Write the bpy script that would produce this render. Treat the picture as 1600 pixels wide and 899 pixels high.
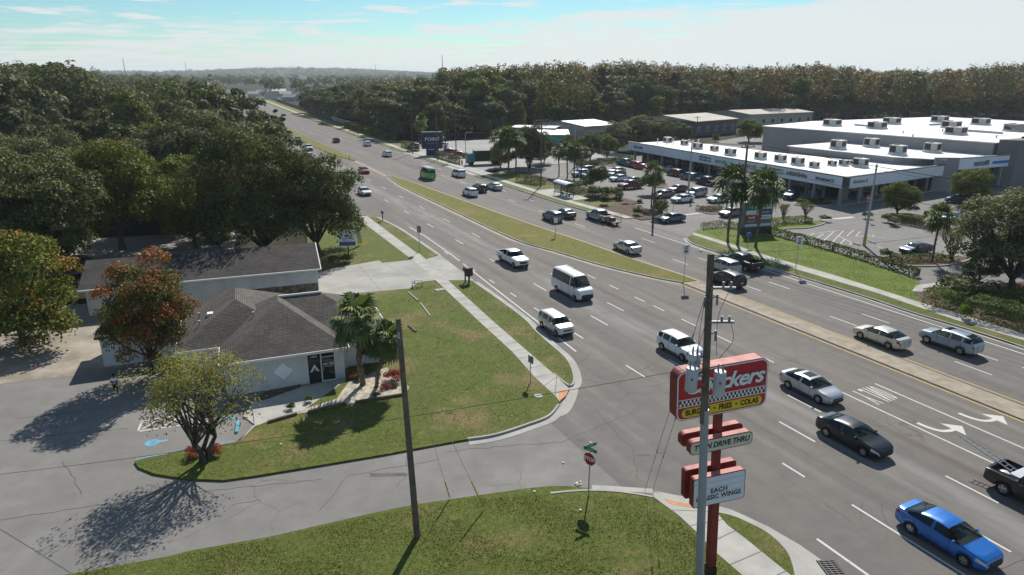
import bpy, bmesh, math, random
import numpy as np
from mathutils import Vector, Matrix
from mathutils.geometry import interpolate_bezier

sc = bpy.context.scene
for o in list(bpy.data.objects):
    bpy.data.objects.remove(o)

# ------------------------------------------------------------------ camera
CAM_H, FPX, HORIZON = 23.0, 1067.0, 112.0          # drone height (m), focal length and horizon row of the 1600x899 photo
PITCH = math.atan((449.5 - HORIZON) / FPX)
cam_d = bpy.data.cameras.new('camera'); cam = bpy.data.objects.new('camera', cam_d); sc.collection.objects.link(cam)
cam.location = (0, 0, CAM_H); cam.rotation_euler = (math.pi/2 - PITCH, 0, 0)
cam_d.sensor_width = 36; cam_d.lens = FPX/1600*36; cam_d.clip_start = .5; cam_d.clip_end = 30000
sc.camera = cam

# ------------------------------------------------------------------ sky, sun, exposure
SUN_EL, SUN_AZ = math.radians(41), math.radians(11.5)     # azimuth from the view direction (+Y) towards +X
w = bpy.data.worlds.new('World'); sc.world = w; w.use_nodes = True
nt = w.node_tree; nt.nodes.clear()
wo = nt.nodes.new('ShaderNodeOutputWorld'); bg = nt.nodes.new('ShaderNodeBackground')
sky = nt.nodes.new('ShaderNodeTexSky'); sky.sky_type = 'NISHITA'; sky.sun_disc = False
sky.sun_elevation = SUN_EL; sky.sun_rotation = SUN_AZ; sky.altitude = 0; sky.air_density = 1.0; sky.dust_density = 0.15; sky.ozone_density = 3.0
SKY_STRENGTH = 0.075
SKY_TINT = (.60, .84, .87)               # the camera's white balance for the blue of the sky
bg.inputs['Strength'].default_value = SKY_STRENGTH
# clouds: noise on a flat layer overhead, so they thin out and flatten towards the horizon
tc = nt.nodes.new('ShaderNodeTexCoord'); sx = nt.nodes.new('ShaderNodeSeparateXYZ'); nt.links.new(tc.outputs['Generated'], sx.inputs[0])
def wmath(op, a, b=None, c=None, clamp=False):
    n = nt.nodes.new('ShaderNodeMath'); n.operation = op; n.use_clamp = clamp
    for i, v in enumerate((a, b, c)):
        if v is None: continue
        if isinstance(v, (int, float)): n.inputs[i].default_value = v
        else: nt.links.new(v, n.inputs[i])
    return n.outputs[0]
zz = wmath('ADD', wmath('MAXIMUM', sx.outputs[2], 0.0), 0.035)
cx = wmath('DIVIDE', sx.outputs[0], zz); cy = wmath('DIVIDE', sx.outputs[1], zz)
cv = nt.nodes.new('ShaderNodeCombineXYZ'); nt.links.new(cx, cv.inputs[0]); nt.links.new(cy, cv.inputs[1])
cn = nt.nodes.new('ShaderNodeTexNoise'); cn.inputs['Scale'].default_value = 0.62; cn.inputs['Detail'].default_value = 9; cn.inputs['Roughness'].default_value = 0.62
nt.links.new(cv.outputs[0], cn.inputs['Vector'])
# more cloud on the right half and in a band low on the left, as the weather had it
low_r = nt.nodes.new('ShaderNodeMapRange'); low_r.inputs['From Min'].default_value = .098; low_r.inputs['From Max'].default_value = .066; nt.links.new(sx.outputs[2], low_r.inputs['Value'])
bias_r = wmath('MULTIPLY', wmath('MULTIPLY', wmath('SUBTRACT', sx.outputs[0], -0.02), 0.62), low_r.outputs[0])
bias_l = wmath('MULTIPLY', wmath('SUBTRACT', 0.068, sx.outputs[2]), 3.6)
amt = wmath('ADD', wmath('ADD', cn.outputs['Fac'], wmath('MAXIMUM', bias_r, -0.03)), wmath('MULTIPLY', bias_l, 1.0))
pf = nt.nodes.new('ShaderNodeTexNoise'); pf.inputs['Scale'].default_value = 1.15; pf.inputs['Detail'].default_value = 6; pf.inputs['Roughness'].default_value = .5
nt.links.new(cv.outputs[0], pf.inputs['Vector'])
amt = wmath('MAXIMUM', amt, wmath('SUBTRACT', wmath('MULTIPLY', pf.outputs['Fac'], 1.35), .22))
mr = nt.nodes.new('ShaderNodeMapRange'); mr.interpolation_type = 'SMOOTHSTEP'
mr.inputs['From Min'].default_value = 0.50; mr.inputs['From Max'].default_value = 0.66
nt.links.new(amt, mr.inputs['Value'])
mixc = nt.nodes.new('ShaderNodeMix'); mixc.data_type = 'RGBA'
mixc.inputs['B'].default_value = (7.4, 7.5, 7.5, 1)
hs = nt.nodes.new('ShaderNodeMix'); hs.data_type = 'RGBA'; hs.blend_type = 'MULTIPLY'; hs.inputs['Factor'].default_value = 1.0
hs.inputs['B'].default_value = (*SKY_TINT, 1)
nt.links.new(sky.outputs[0], hs.inputs['A'])
nt.links.new(wmath('MULTIPLY', mr.outputs[0], 0.85), mixc.inputs['Factor']); nt.links.new(hs.outputs['Result'], mixc.inputs['A'])
nt.links.new(mixc.outputs['Result'], bg.inputs['Color']); nt.links.new(bg.outputs[0], wo.inputs[0])
sl = bpy.data.lights.new('sun', 'SUN'); sl.energy = 4.2; sl.angle = math.radians(0.5); sl.color = (1, .945, .87)
so = bpy.data.objects.new('sun', sl); sc.collection.objects.link(so); so.location = (0, 0, 60)
SUNV = Vector((math.sin(SUN_AZ)*math.cos(SUN_EL), math.cos(SUN_AZ)*math.cos(SUN_EL), math.sin(SUN_EL)))
so.rotation_euler = SUNV.to_track_quat('Z', 'Y').to_euler()
vs = sc.view_settings; vs.view_transform = 'Standard'; vs.look = 'None'; vs.exposure = 0.55; vs.gamma = 1; vs.use_curve_mapping = False
sc.render.engine = 'CYCLES'
sc.cycles.max_bounces = 6; sc.cycles.diffuse_bounces = 3; sc.cycles.glossy_bounces = 2; sc.cycles.transmission_bounces = 3; sc.cycles.transparent_max_bounces = 6; sc.cycles.volume_bounces = 0

# ------------------------------------------------------------------ survey: where a point of the photo's ground lies in the world
_c, _s = math.cos(PITCH), math.sin(PITCH)
def g(px, py, z=0.0):
    a = (px-800)/FPX; b = (py-449.5)/FPX
    t = (CAM_H-z)/(_s + b*_c)
    return (a*t, (_c - b*_s)*t)
def hgt(p, py, hi=60.):                                   # height above ground point p of something whose top is on row py
    lo = 0.
    for _ in range(40):
        m = (lo+hi)/2; zz_ = m-CAM_H
        y = 449.5 + FPX*(-p[1]*_s - zz_*_c)/(p[1]*_c - zz_*_s)
        if y > py: lo = m
        else: hi = m
    return lo
ROAD_A = math.radians(26.4); RU = (math.cos(ROAD_A), math.sin(ROAD_A)); RV = (-RU[1], RU[0])
def W(u, v): return (u*RU[0]+v*RV[0], u*RU[1]+v*RV[1])     # road frame: u across, v along
def UV(p): return (p[0]*RU[0]+p[1]*RU[1], p[0]*RV[0]+p[1]*RV[1])

# ------------------------------------------------------------------ materials
MATS = {}
def lk(nt, s, d):
    if isinstance(s, bpy.types.NodeSocket): nt.links.new(s, d)
    elif d.type == 'RGBA' and len(s) == 3: d.default_value = (*s, 1)
    else: d.default_value = s
def nd(nt, t, props=None, **ins):
    n = nt.nodes.new('ShaderNode'+t)
    for k, v in (props or {}).items(): setattr(n, k, v)
    for k, v in ins.items(): lk(nt, v, n.inputs[k.replace('_', ' ')])
    return n
def mixrgb(nt, f, a, b, bt='MIX'):
    n = nt.nodes.new('ShaderNodeMix'); n.data_type = 'RGBA'; n.blend_type = bt
    lk(nt, f, n.inputs['Factor']); lk(nt, a, n.inputs['A']); lk(nt, b, n.inputs['B']); return n.outputs['Result']
def ramp(nt, v, a, b):
    n = nt.nodes.new('ShaderNodeMapRange'); n.interpolation_type = 'SMOOTHSTEP'
    lk(nt, v, n.inputs['Value']); n.inputs['From Min'].default_value = a; n.inputs['From Max'].default_value = b; return n.outputs[0]
def noise(nt, vec, scale, detail=5, rough=.55):
    return nd(nt, 'TexNoise', None, Vector=vec, Scale=float(scale), Detail=float(detail), Roughness=float(rough)).outputs['Fac']
def newmat(name):
    m = bpy.data.materials.new(name); m.use_nodes = True; m.node_tree.nodes.clear()
    nt = m.node_tree
    return m, nt, nd(nt, 'OutputMaterial'), nd(nt, 'TexCoord').outputs['Object']
def stretch(nt, vec, s):
    n = nt.nodes.new('ShaderNodeMapping'); nt.links.new(vec, n.inputs['Vector']); n.inputs['Scale'].default_value = s; return n.outputs[0]
def sc3(c, k): return tuple(min(1, x*k) for x in c)
def paintmat(name, col, under):
    m, nt, out, co = newmat(name)
    f = ramp(nt, noise(nt, co, 5, 6, .75), .56, .70); c = mixrgb(nt, noise(nt, co, .7, 3), sc3(col, .82), sc3(col, 1.12)); c = mixrgb(nt, f, c, mixrgb(nt, .7, c, under))
    b = nd(nt, 'BsdfPrincipled', None, Base_Color=c, Roughness=.75); b.inputs['Specular IOR Level'].default_value = .2; nt.links.new(b.outputs[0], out.inputs[0]); return m
def M(name, col, rough=.8, spec=.35, metal=0., var=.14, scale=1.5, bump=0., bscale=None, coat=0., col2=None, fine=.06):
    if name in MATS: return MATS[name]
    m, nt, out, co = newmat(name)
    n1 = noise(nt, co, scale); n2 = noise(nt, co, scale*9+3, 3)
    c = mixrgb(nt, ramp(nt, n1, .3, .7), sc3(col, 1-var), col2 or sc3(col, 1+var))
    c = mixrgb(nt, 1.0, c, mixrgb(nt, n2, (1-fine,)*3, (1+fine,)*3), 'MULTIPLY')
    b = nd(nt, 'BsdfPrincipled', None, Base_Color=c, Roughness=rough, Metallic=metal, Coat_Weight=coat, Coat_Roughness=.05)
    b.inputs['Specular IOR Level'].default_value = spec
    if bump:
        bp = nd(nt, 'Bump', None, Height=noise(nt, co, bscale or scale*8, 4), Strength=bump, Distance=.05); nt.links.new(bp.outputs[0], b.inputs['Normal'])
    nt.links.new(b.outputs[0], out.inputs[0]); MATS[name] = m; return m
def asphalt(name, base, warm, cracks=.5, along=(1, .06, 1), wear=.22, lanes=()):
    m, nt, out, co = newmat(name)
    big = noise(nt, co, .05, 4); mid = noise(nt, stretch(nt, co, (1*along[0], along[1], 1)), .55, 5); fine = noise(nt, co, 22, 3, .7); spot = noise(nt, co, .8, 6, .65)
    c = mixrgb(nt, ramp(nt, big, .35, .65), sc3(base, .92), warm)
    c = mixrgb(nt, ramp(nt, mid, .3, .72), sc3(base, 1-wear), c)
    c = mixrgb(nt, ramp(nt, mid, .55, .8), c, sc3(base, 1+wear))
    c = mixrgb(nt, 1.0, c, mixrgb(nt, fine, (.80,)*3, (1.2,)*3), 'MULTIPLY')
    c = mixrgb(nt, 1.0, c, mixrgb(nt, ramp(nt, spot, .25, .75), (.90, .90, .90), (1.08,)*3), 'MULTIPLY')
    for u0, hw_, colr, amt, vn in lanes:                              # polished or oil stained bands along the lanes
        sp = nd(nt, 'SeparateXYZ'); nt.links.new(co, sp.inputs[0]); ab = nd(nt, 'Math', {'operation': 'ABSOLUTE'}); sb = nd(nt, 'Math', {'operation': 'SUBTRACT'}); nt.links.new(sp.outputs[0], sb.inputs[0]); sb.inputs[1].default_value = u0; nt.links.new(sb.outputs[0], ab.inputs[0])
        f = nd(nt, 'MapRange', {'interpolation_type': 'SMOOTHSTEP'}, Value=ab.outputs[0]); f.inputs['From Min'].default_value = hw_; f.inputs['From Max'].default_value = hw_*.35
        f2 = nd(nt, 'Math', {'operation': 'MULTIPLY'}); nt.links.new(f.outputs[0], f2.inputs[0]); nt.links.new(ramp(nt, noise(nt, stretch(nt, co, (1, .12, 1)), vn, 4), .3, .7), f2.inputs[1])
        f3 = nd(nt, 'Math', {'operation': 'MULTIPLY'}); nt.links.new(f2.outputs[0], f3.inputs[0]); f3.inputs[1].default_value = amt
        c = mixrgb(nt, f3.outputs[0], c, colr)
    if cracks:
        wv = nd(nt, 'VectorMath', {'operation': 'ADD'}); nt.links.new(co, wv.inputs[0])
        nz = nd(nt, 'TexNoise', None, Vector=co, Scale=.6, Detail=4.); nt.links.new(nz.outputs['Color'], wv.inputs[1])
        vo = nd(nt, 'TexVoronoi', {'feature': 'DISTANCE_TO_EDGE'}, Vector=wv.outputs[0], Scale=.17)
        ln = nd(nt, 'MapRange', None, Value=vo.outputs['Distance']); ln.inputs['From Min'].default_value = .002; ln.inputs['From Max'].default_value = .009
        on = ramp(nt, noise(nt, co, .11, 2), .48, .62)
        f = nd(nt, 'Math', {'operation': 'MULTIPLY'}); nt.links.new(on, f.inputs[0]); f.inputs[1].default_value = cracks
        inv = nd(nt, 'Math', {'operation': 'SUBTRACT'}); inv.inputs[0].default_value = 1.; nt.links.new(ln.outputs[0], inv.inputs[1])
        f2 = nd(nt, 'Math', {'operation': 'MULTIPLY'}); nt.links.new(f.outputs[0], f2.inputs[0]); nt.links.new(inv.outputs[0], f2.inputs[1])
        c = mixrgb(nt, f2.outputs[0], c, sc3(base, .42))
    b = nd(nt, 'BsdfPrincipled', None, Base_Color=c, Roughness=.88); b.inputs['Specular IOR Level'].default_value = .25
    bp = nd(nt, 'Bump', None, Height=noise(nt, co, 60, 2), Strength=.25, Distance=.02); nt.links.new(bp.outputs[0], b.inputs['Normal'])
    nt.links.new(b.outputs[0], out.inputs[0]); return m
def lawnmat(name, green, lush, dry, dryness=.5, lushness=.5):
    m, nt, out, co = newmat(name)
    a = noise(nt, co, .16, 5, .6); b_ = noise(nt, co, .55, 5, .65); f = noise(nt, co, 5, 4, .7); ff = noise(nt, co, 26, 2, .7)
    c = mixrgb(nt, ramp(nt, b_, .66-.3*lushness, .78-.2*lushness), green, lush)
    c = mixrgb(nt, ramp(nt, a, .72-.4*dryness, .86-.3*dryness), c, dry)
    c = mixrgb(nt, ramp(nt, noise(nt, co, 1.1, 5, .7), .56, .70), c, mixrgb(nt, .65, c, sc3(dry, 1.1)))
    c = mixrgb(nt, ramp(nt, noise(nt, co, .8, 4, .6), .60, .72), c, sc3(green, .62))
    c = mixrgb(nt, ramp(nt, f, .55, .75), c, mixrgb(nt, .4, c, sc3(dry, 1.25)))
    c = mixrgb(nt, 1.0, c, mixrgb(nt, ramp(nt, ff, .25, .75), (.55,)*3, (1.45,)*3), 'MULTIPLY')
    c = mixrgb(nt, 1.0, c, mixrgb(nt, ramp(nt, f, .25, .75), (.72,)*3, (1.25,)*3), 'MULTIPLY')
    b = nd(nt, 'BsdfPrincipled', None, Base_Color=c, Roughness=.9); b.inputs['Specular IOR Level'].default_value = .2
    bp = nd(nt, 'Bump', None, Height=noise(nt, co, 14, 5, .75), Strength=.9, Distance=.09); nt.links.new(bp.outputs[0], b.inputs['Normal'])
    nt.links.new(b.outputs[0], out.inputs[0]); return m
def leafmat(name, ca, cb, accent=None, acc=(.62, .8), trans=.22):
    """leaf colour runs ca > cb with each leaf's own 'tint'; accent (autumn colour) takes the leaves whose 'turn' is high"""
    m, nt, out, co = newmat(name)
    t = nd(nt, 'Attribute', {'attribute_name': 'tint'}); rnd = nd(nt, 'ObjectInfo').outputs['Random']
    c = mixrgb(nt, t.outputs['Fac'], ca, cb)
    if accent:
        u = nd(nt, 'Attribute', {'attribute_name': 'turn'})
        c = mixrgb(nt, ramp(nt, u.outputs['Fac'], *acc), c, accent)
    c = mixrgb(nt, 1.0, c, mixrgb(nt, rnd, (.78, .80, .74), (1.22, 1.18, 1.2)), 'MULTIPLY')
    b = nd(nt, 'BsdfPrincipled', None, Base_Color=c, Roughness=.65); b.inputs['Specular IOR Level'].default_value = .15
    tr = nd(nt, 'BsdfTranslucent', None, Color=mixrgb(nt, 1.0, c, (1.25, 1.3, .75), 'MULTIPLY'))
    mx = nd(nt, 'MixShader'); mx.inputs[0].default_value = trans
    nt.links.new(b.outputs[0], mx.inputs[1]); nt.links.new(tr.outputs[0], mx.inputs[2]); nt.links.new(mx.outputs[0], out.inputs[0]); return m
def paint(name, col, metal=.0, rough=.32):
    return M('car_paint_'+name, col, rough, .5, metal, var=.03, scale=.8, coat=.8 if name not in ('black', 'grey', 'navy', 'brown') else .3, fine=.02)
def glassmat(name, col=(.012, .016, .018), rough=.06):
    if name in MATS: return MATS[name]
    m, nt, out, co = newmat(name)
    c = mixrgb(nt, noise(nt, co, 1.4, 2), sc3(col, .6), sc3(col, 1.6))
    b = nd(nt, 'BsdfPrincipled', None, Base_Color=c, Roughness=rough); b.inputs['Specular IOR Level'].default_value = .6
    nt.links.new(b.outputs[0], out.inputs[0]); MATS[name] = m; return m

# ------------------------------------------------------------------ scene helpers
def tag(o, label=None, cat=None, group=None, kind=None):
    if label: o['label'] = label
    if cat: o['category'] = cat
    if group: o['group'] = group
    if kind: o['kind'] = kind
    return o
def link(o, parent=None):
    sc.collection.objects.link(o)
    if parent: o.parent = parent
    return o
def thing(name, label, cat, loc=(0, 0, 0), rz=0., group=None):
    o = bpy.data.objects.new(name, None); o.empty_display_size = .3; link(o)
    o.location = loc if len(loc) == 3 else (*loc, 0); o.rotation_euler = (0, 0, rz)
    return tag(o, label, cat, group)
def mesh_of(verts, faces, smooth=None):
    me = bpy.data.meshes.new('mesh'); me.from_pydata([tuple(v) for v in verts], [], faces); me.update()
    if smooth is not None:
        me.shade_smooth()
        if smooth < 180: me.set_sharp_from_angle(angle=math.radians(smooth))
    return me
def obj(name, me, m, parent=None):
    o = bpy.data.objects.new(name, me); link(o, parent)
    if m is not None:
        if me.materials: pass
        else: me.materials.append(m)
    me.name = name
    return o
class MB:
    def __init__(s): s.v = []; s.f = []
    def add(s, v, f):
        k = len(s.v); s.v += [tuple(p) for p in v]; s.f += [tuple(i+k for i in q) for q in f]; return s
    def box(s, c, d, rz=0., taper=1.):
        x, y, z = d[0]/2, d[1]/2, d[2]/2; ca, sa = math.cos(rz), math.sin(rz); vs_ = []
        for dz in (-z, z):
            t = 1 if dz < 0 else taper
            for dx, dy in ((-x, -y), (x, -y), (x, y), (-x, y)):
                vs_.append((c[0]+(dx*ca-dy*sa)*t, c[1]+(dx*sa+dy*ca)*t, c[2]+dz))
        return s.add(vs_, [(3, 2, 1, 0), (4, 5, 6, 7), (0, 1, 5, 4), (1, 2, 6, 5), (2, 3, 7, 6), (3, 0, 4, 7)])
    def tube(s, p, r, n=8, cap=True):
        """tube through the points p with the radii r"""
        p = [Vector(q) for q in p]; r = [r]*len(p) if isinstance(r, (int, float)) else r; rings = []
        k = len(s.v)
        for i, q in enumerate(p):
            d = (p[min(i+1, len(p)-1)] - p[max(i-1, 0)]).normalized()
            a = d.orthogonal().normalized() if i == 0 else (a_ - d*a_.dot(d)).normalized()
            a_ = a; b = d.cross(a)
            for j in range(n):
                t = 2*math.pi*j/n; s.v.append(tuple(q + (a*math.cos(t)+b*math.sin(t))*r[i]))
        for i in range(len(p)-1):
            for j in range(n):
                s.f.append((k+i*n+j, k+i*n+(j+1) % n, k+(i+1)*n+(j+1) % n, k+(i+1)*n+j))
        if cap:
            s.f.append(tuple(k+j for j in reversed(range(n)))); s.f.append(tuple(k+(len(p)-1)*n+j for j in range(n)))
        return s
    def lathe(s, prof, c=(0, 0, 0), n=16):
        k = len(s.v)
        for r, z in prof:
            for j in range(n):
                t = 2*math.pi*j/n; s.v.append((c[0]+r*math.cos(t), c[1]+r*math.sin(t), c[2]+z))
        for i in range(len(prof)-1):
            for j in range(n): s.f.append((k+i*n+j, k+i*n+(j+1) % n, k+(i+1)*n+(j+1) % n, k+(i+1)*n+j))
        s.f.append(tuple(k+j for j in reversed(range(n)))); s.f.append(tuple(k+(len(prof)-1)*n+j for j in range(n)))
        return s
    def prism(s, pts, z0, z1):
        n = len(pts); ar = sum(pts[i][0]*pts[(i+1) % n][1]-pts[(i+1) % n][0]*pts[i][1] for i in range(n))
        if ar < 0: pts = list(reversed(pts))
        return s.add([(*p[:2], z0) for p in pts]+[(*p[:2], z1) for p in pts],
                     [tuple(range(n, 2*n)), tuple(reversed(range(n)))]+[(i, (i+1) % n, n+(i+1) % n, n+i) for i in range(n)])
    def upright(s, outline, y0, y1):
        """outline in (x, z), thickness from y0 to y1"""
        n = len(outline); k = len(s.v)
        ar = sum(outline[i][0]*outline[(i+1) % n][1]-outline[(i+1) % n][0]*outline[i][1] for i in range(n))
        if ar < 0: outline = list(reversed(outline))
        return s.add([(x, y0, z) for x, z in outline]+[(x, y1, z) for x, z in outline],
                     [tuple(range(n)), tuple(reversed(range(n, 2*n)))]+[((i+1) % n, i, n+i, n+(i+1) % n) for i in range(n)])
    def mesh(s, smooth=None): return mesh_of(s.v, s.f, smooth)
    def build(s, name, m, parent=None, smooth=None): return obj(name, s.mesh(smooth), m, parent)
def rrect(cx_, cz_, w_, h_, r, n=5):
    out = []
    for sx_, sz_, a0 in ((1, 1, 0), (-1, 1, 90), (-1, -1, 180), (1, -1, 270)):
        for i in range(n+1):
            a = math.radians(a0+90*i/n); out.append((cx_+sx_*(w_/2-r)+r*math.cos(a), cz_+sz_*(h_/2-r)+r*math.sin(a)))
    return out
def smooth_line(pts, n=6, closed=False):
    P_ = [np.array(p, float) for p in pts]; out = []; N_ = len(P_)
    rng = range(N_ if closed else N_-1)
    for i in rng:
        p0, p1, p2, p3 = (P_[(i-1) % N_], P_[i], P_[(i+1) % N_], P_[(i+2) % N_]) if closed else (P_[max(i-1, 0)], P_[i], P_[i+1], P_[min(i+2, N_-1)])
        for k in range(n):
            t = k/n; out.append(tuple(.5*((2*p1)+(-p0+p2)*t+(2*p0-5*p1+4*p2-p3)*t*t+(-p0+3*p1-3*p2+p3)*t**3)))
    if not closed: out.append(tuple(P_[-1]))
    return out
def text_mesh(body, size, bold=0., shear=0., space=1., depth=.004):
    """flat lettering in the x-z plane facing -y, centred on the origin"""
    cu = bpy.data.curves.new('lettering', 'FONT'); cu.body = body; cu.size = size; cu.offset = bold; cu.shear = shear; cu.space_character = space
    cu.extrude = depth; cu.align_x = 'CENTER'; cu.align_y = 'CENTER'; cu.resolution_u = 3
    o = bpy.data.objects.new('lettering', cu); sc.collection.objects.link(o)
    dg = bpy.context.evaluated_depsgraph_get(); me = bpy.data.meshes.new_from_object(o.evaluated_get(dg))
    bpy.data.objects.remove(o); bpy.data.curves.remove(cu)
    me.transform(Matrix.Rotation(math.pi/2, 4, 'X')); return me
def lettering(body, size, loc, m, parent, name='lettering', fit=0., **k):
    me = text_mesh(body, size, **k)
    if fit: xs_ = [v.co.x for v in me.vertices]; me.transform(Matrix.Diagonal((fit/(max(xs_)-min(xs_)), 1, 1, 1)))
    me.update(); me.transform(Matrix.Translation(loc)); me.materials.clear(); return obj(name, me, m, parent)
def dup(root, loc, rz, label=None, group=None, scale=None, cat=None):
    r = root.copy(); sc.collection.objects.link(r); r.location = loc if len(loc) == 3 else (*loc, 0); r.rotation_euler = (0, 0, rz)
    if scale is not None: r.scale = (scale,)*3 if isinstance(scale, (int, float)) else scale
    tag(r, label, cat, group)
    for ch in list(root.children):
        c = ch.copy(); sc.collection.objects.link(c); c.parent = r
        for q in list(ch.children):
            d = q.copy(); sc.collection.objects.link(d); d.parent = c
    return r
# ================================================================== THE SETTING: ground, roads, kerbs, lawns
ASPH = asphalt('asphalt_road', (.168, .156, .142), (.182, .163, .143), cracks=.5, lanes=[(37.1, 1.9, (.24, .232, .218), .75, .8), (33.3, .8, (.112, .105, .096), .75, .8), (40.85, .7, (.11, .085, .068), .8, .5), (44.6, .6, (.12, .104, .09), .75, .5), (48.2, .6, (.12, .104, .09), .75, .5), (58, .6, (.112, .105, .096), .75, .7), (61.4, .6, (.112, .105, .096), .75, .7), (54.5, .6, (.112, .105, .096), .75, .7)])
ASPH_OLD = asphalt('asphalt_old', (.205, .197, .184), (.225, .211, .192), cracks=.45, along=(.4, .4, 1), wear=.14)
ASPH_LOT = asphalt('asphalt_lot', (.19, .183, .172), (.205, .196, .182), cracks=.5, along=(.3, .3, 1), wear=.12)
CONC = M('concrete', (.36, .35, .32), .9, .2, var=.12, scale=.5, bump=.15, fine=.1)
CONC_W = M('concrete_walk', (.38, .37, .335), .9, .2, var=.13, scale=.7, bump=.12, fine=.1)
WHITE = paintmat('road_paint_white', (.55, .54, .50), (.15, .14, .13))
YELLOW = paintmat('road_paint_yellow', (.52, .33, .09), (.15, .14, .13))
BLUEP = M('road_paint_blue', (.12, .36, .50), .7, .2, var=.2, scale=3, fine=.15)
LAWN = lawnmat('lawn_dry', (.098, .122, .022), (.080, .132, .016), (.20, .155, .066), .55, .5)
LAWN_G = lawnmat('lawn_green', (.115, .155, .020), (.10, .165, .016), (.165, .155, .045), .15, .7)
MEDIAN = lawnmat('lawn_median', (.142, .142, .024), (.105, .145, .018), (.21, .155, .055), .55, .35)
MULCH = M('mulch', (.115, .085, .062), .95, .1, var=.35, scale=3, bump=.6, bscale=20, fine=.35)
DIRT = M('bare_dirt', (.30, .265, .215), .95, .1, var=.3, scale=.35, bump=.3, bscale=9, fine=.14)
FLOOR = M('wood_floor', (.034, .034, .018), .95, .1, var=.4, scale=.08, bump=.4, bscale=2, fine=.3)
RAMPP = M('ramp_orange', (.50, .25, .13), .9, .2, var=.15, scale=3, fine=.15)
def struct(o): o['kind'] = 'structure'; return o
def sheet(name, pts, z, m, thick=0.):
    b = MB()
    if thick: b.prism(pts, z-thick, z)
    else:
        n = len(pts); ar = sum(pts[i][0]*pts[(i+1) % n][1]-pts[(i+1) % n][0]*pts[i][1] for i in range(n))
        if ar < 0: pts = list(reversed(pts))
        b.add([(*p[:2], z) for p in pts], [tuple(range(n))])
    return struct(b.build(name, m))
def G(pts, z=.12): return [g(x, y, z) for x, y in pts]
def offset(pts, d):
    out = []; n = len(pts)
    for i, p in enumerate(pts):
        a, b = pts[max(i-1, 0)], pts[min(i+1, n-1)]; dx, dy = b[0]-a[0], b[1]-a[1]; l = math.hypot(dx, dy) or 1
        out.append((p[0]-dy/l*d, p[1]+dx/l*d))
    return out
def strip(b, pts, d0, d1, z, z0=None):
    """band between the two offsets d0 and d1 (left positive) of the line"""
    A, B = offset(pts, d0), offset(pts, d1)
    for i in range(len(pts)-1):
        q = [A[i], A[i+1], B[i+1], B[i]]
        if z0 is None: b.add([(*p, z) for p in (q if d1 > d0 else q[::-1])], [(0, 1, 2, 3)])
        else: b.prism(q, z0, z)
def kerb(pts, side, n=5, gutter=.0, joint=True):
    """kerb along the edge of a lawn; side = +1: the road is on the left of the line"""
    L = smooth_line(pts, n)
    b = MB(); strip(b, L, -.13*side, .02*side, .15, -.1); struct(b.build('kerb', CONC))
    if gutter:
        b = MB(); strip(b, L, .02*side, (gutter)*side, .012); struct(b.build('gutter', CONC))
def uvline(us): return [W(u, v) for u, v in us]

ring = [(6000*math.cos(t), 2000+6000*math.sin(t)) for t in np.linspace(0, 2*math.pi, 48, endpoint=False)]
sheet('ground', ring, -.15, FLOOR)
# road sheet in its own frame, so its grain runs along the lanes
road = [(21, -35), (66.2, -35), (66.2, 90), (64, 120), (62.9, 235), (66.9, 408), (72.8, 571), (80, 760), (92, 1000), (56, 1000), (46, 760), (39, 571), (33, 408), (28.5, 235), (28, 116), (21, 116)]
r = sheet('main_road', road, 0., ASPH); r.rotation_euler = (0, 0, ROAD_A)
lot = [(-70, -30), (26, -30), (27.5, 60), (-3, 60), (-3, 62.5), (-70, 66)]
r = sheet('side_street', [W(*p) for p in lot], -.004, ASPH_OLD)
sheet('parking_lot', [W(*p) for p in [(62, 18), (240, 10), (240, 215), (118, 160), (72, 152), (66, 142), (62, 118)]], -.004, ASPH_LOT)
sheet('dealer_lot', [W(*p) for p in [(64, 152), (120, 160), (118, 226), (80, 226), (76, 232), (64, 236)]], -.008, M('asphalt_pale', (.30, .295, .28), .9, .2, var=.1, scale=.1, fine=.1))
sheet('rear_lot', [W(*p) for p in [(-60, 93), (-12, 93), (6, 96), (8, 110), (-20, 114), (-60, 112)]], -.008, M('asphalt_pale'  , (0, 0, 0)))
sheet('dirt_yard', [W(*p) for p in smooth_line([(-60, 64), (-30, 60), (-14.1, 60.6), (-7.6, 59.6), (-5, 62), (-6, 74), (-14, 78), (-40, 80), (-70, 84)], 4, True)], .004, DIRT)
sheet('side_alley', [W(*p) for p in [(-70, 76), (-5, 73.5), (-5, 79), (-70, 90)]], .010, ASPH_OLD)
# --- office corner
SWL = [(554, 338), (644, 406), (680, 438), (746, 500), (800, 549.5), (836, 590), (870, 621)]
SWR = [(574, 338), (652, 396), (699, 437), (768, 500), (814, 540), (860, 580), (870, 589)]
CORN = [(874, 632), (858, 650), (825, 663), (775, 679), (731, 686)]
lawn1 = G([(548, 459), (640, 451), (654, 441), (679, 439)] + SWL[3:] + CORN + [(675, 696), (600, 710), (480, 730), (400, 743), (350, 750), (290, 748), (240, 740), (216, 730), (210, 721), (225, 716), (262, 709), (315, 701), (367, 691), (380, 685), (395, 665), (470, 644), (540, 595), (560, 480)])
sheet('lawn', lawn1, .12, LAWN, .3)
sheet('lawn', G([(480, 425), (526, 418), (554, 414), (592, 407), (598, 411), (645, 406)] + [(600, 372), (554, 338), (520, 330), (480, 350)]), .12, LAWN, .3)
VER1 = [(574, 339), (652, 396), (664, 406), (684, 398), (640, 368), (620, 355), (600, 345), (588, 339)]
sheet('verge', G(VER1), .12, LAWN, .3)
ER = [(740, 440), (780, 468), (820, 498), (840, 519), (866, 542), (884, 558), (894, 574), (898, 590), (896, 600), (889, 603), (880, 597), (870, 589)]
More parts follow.
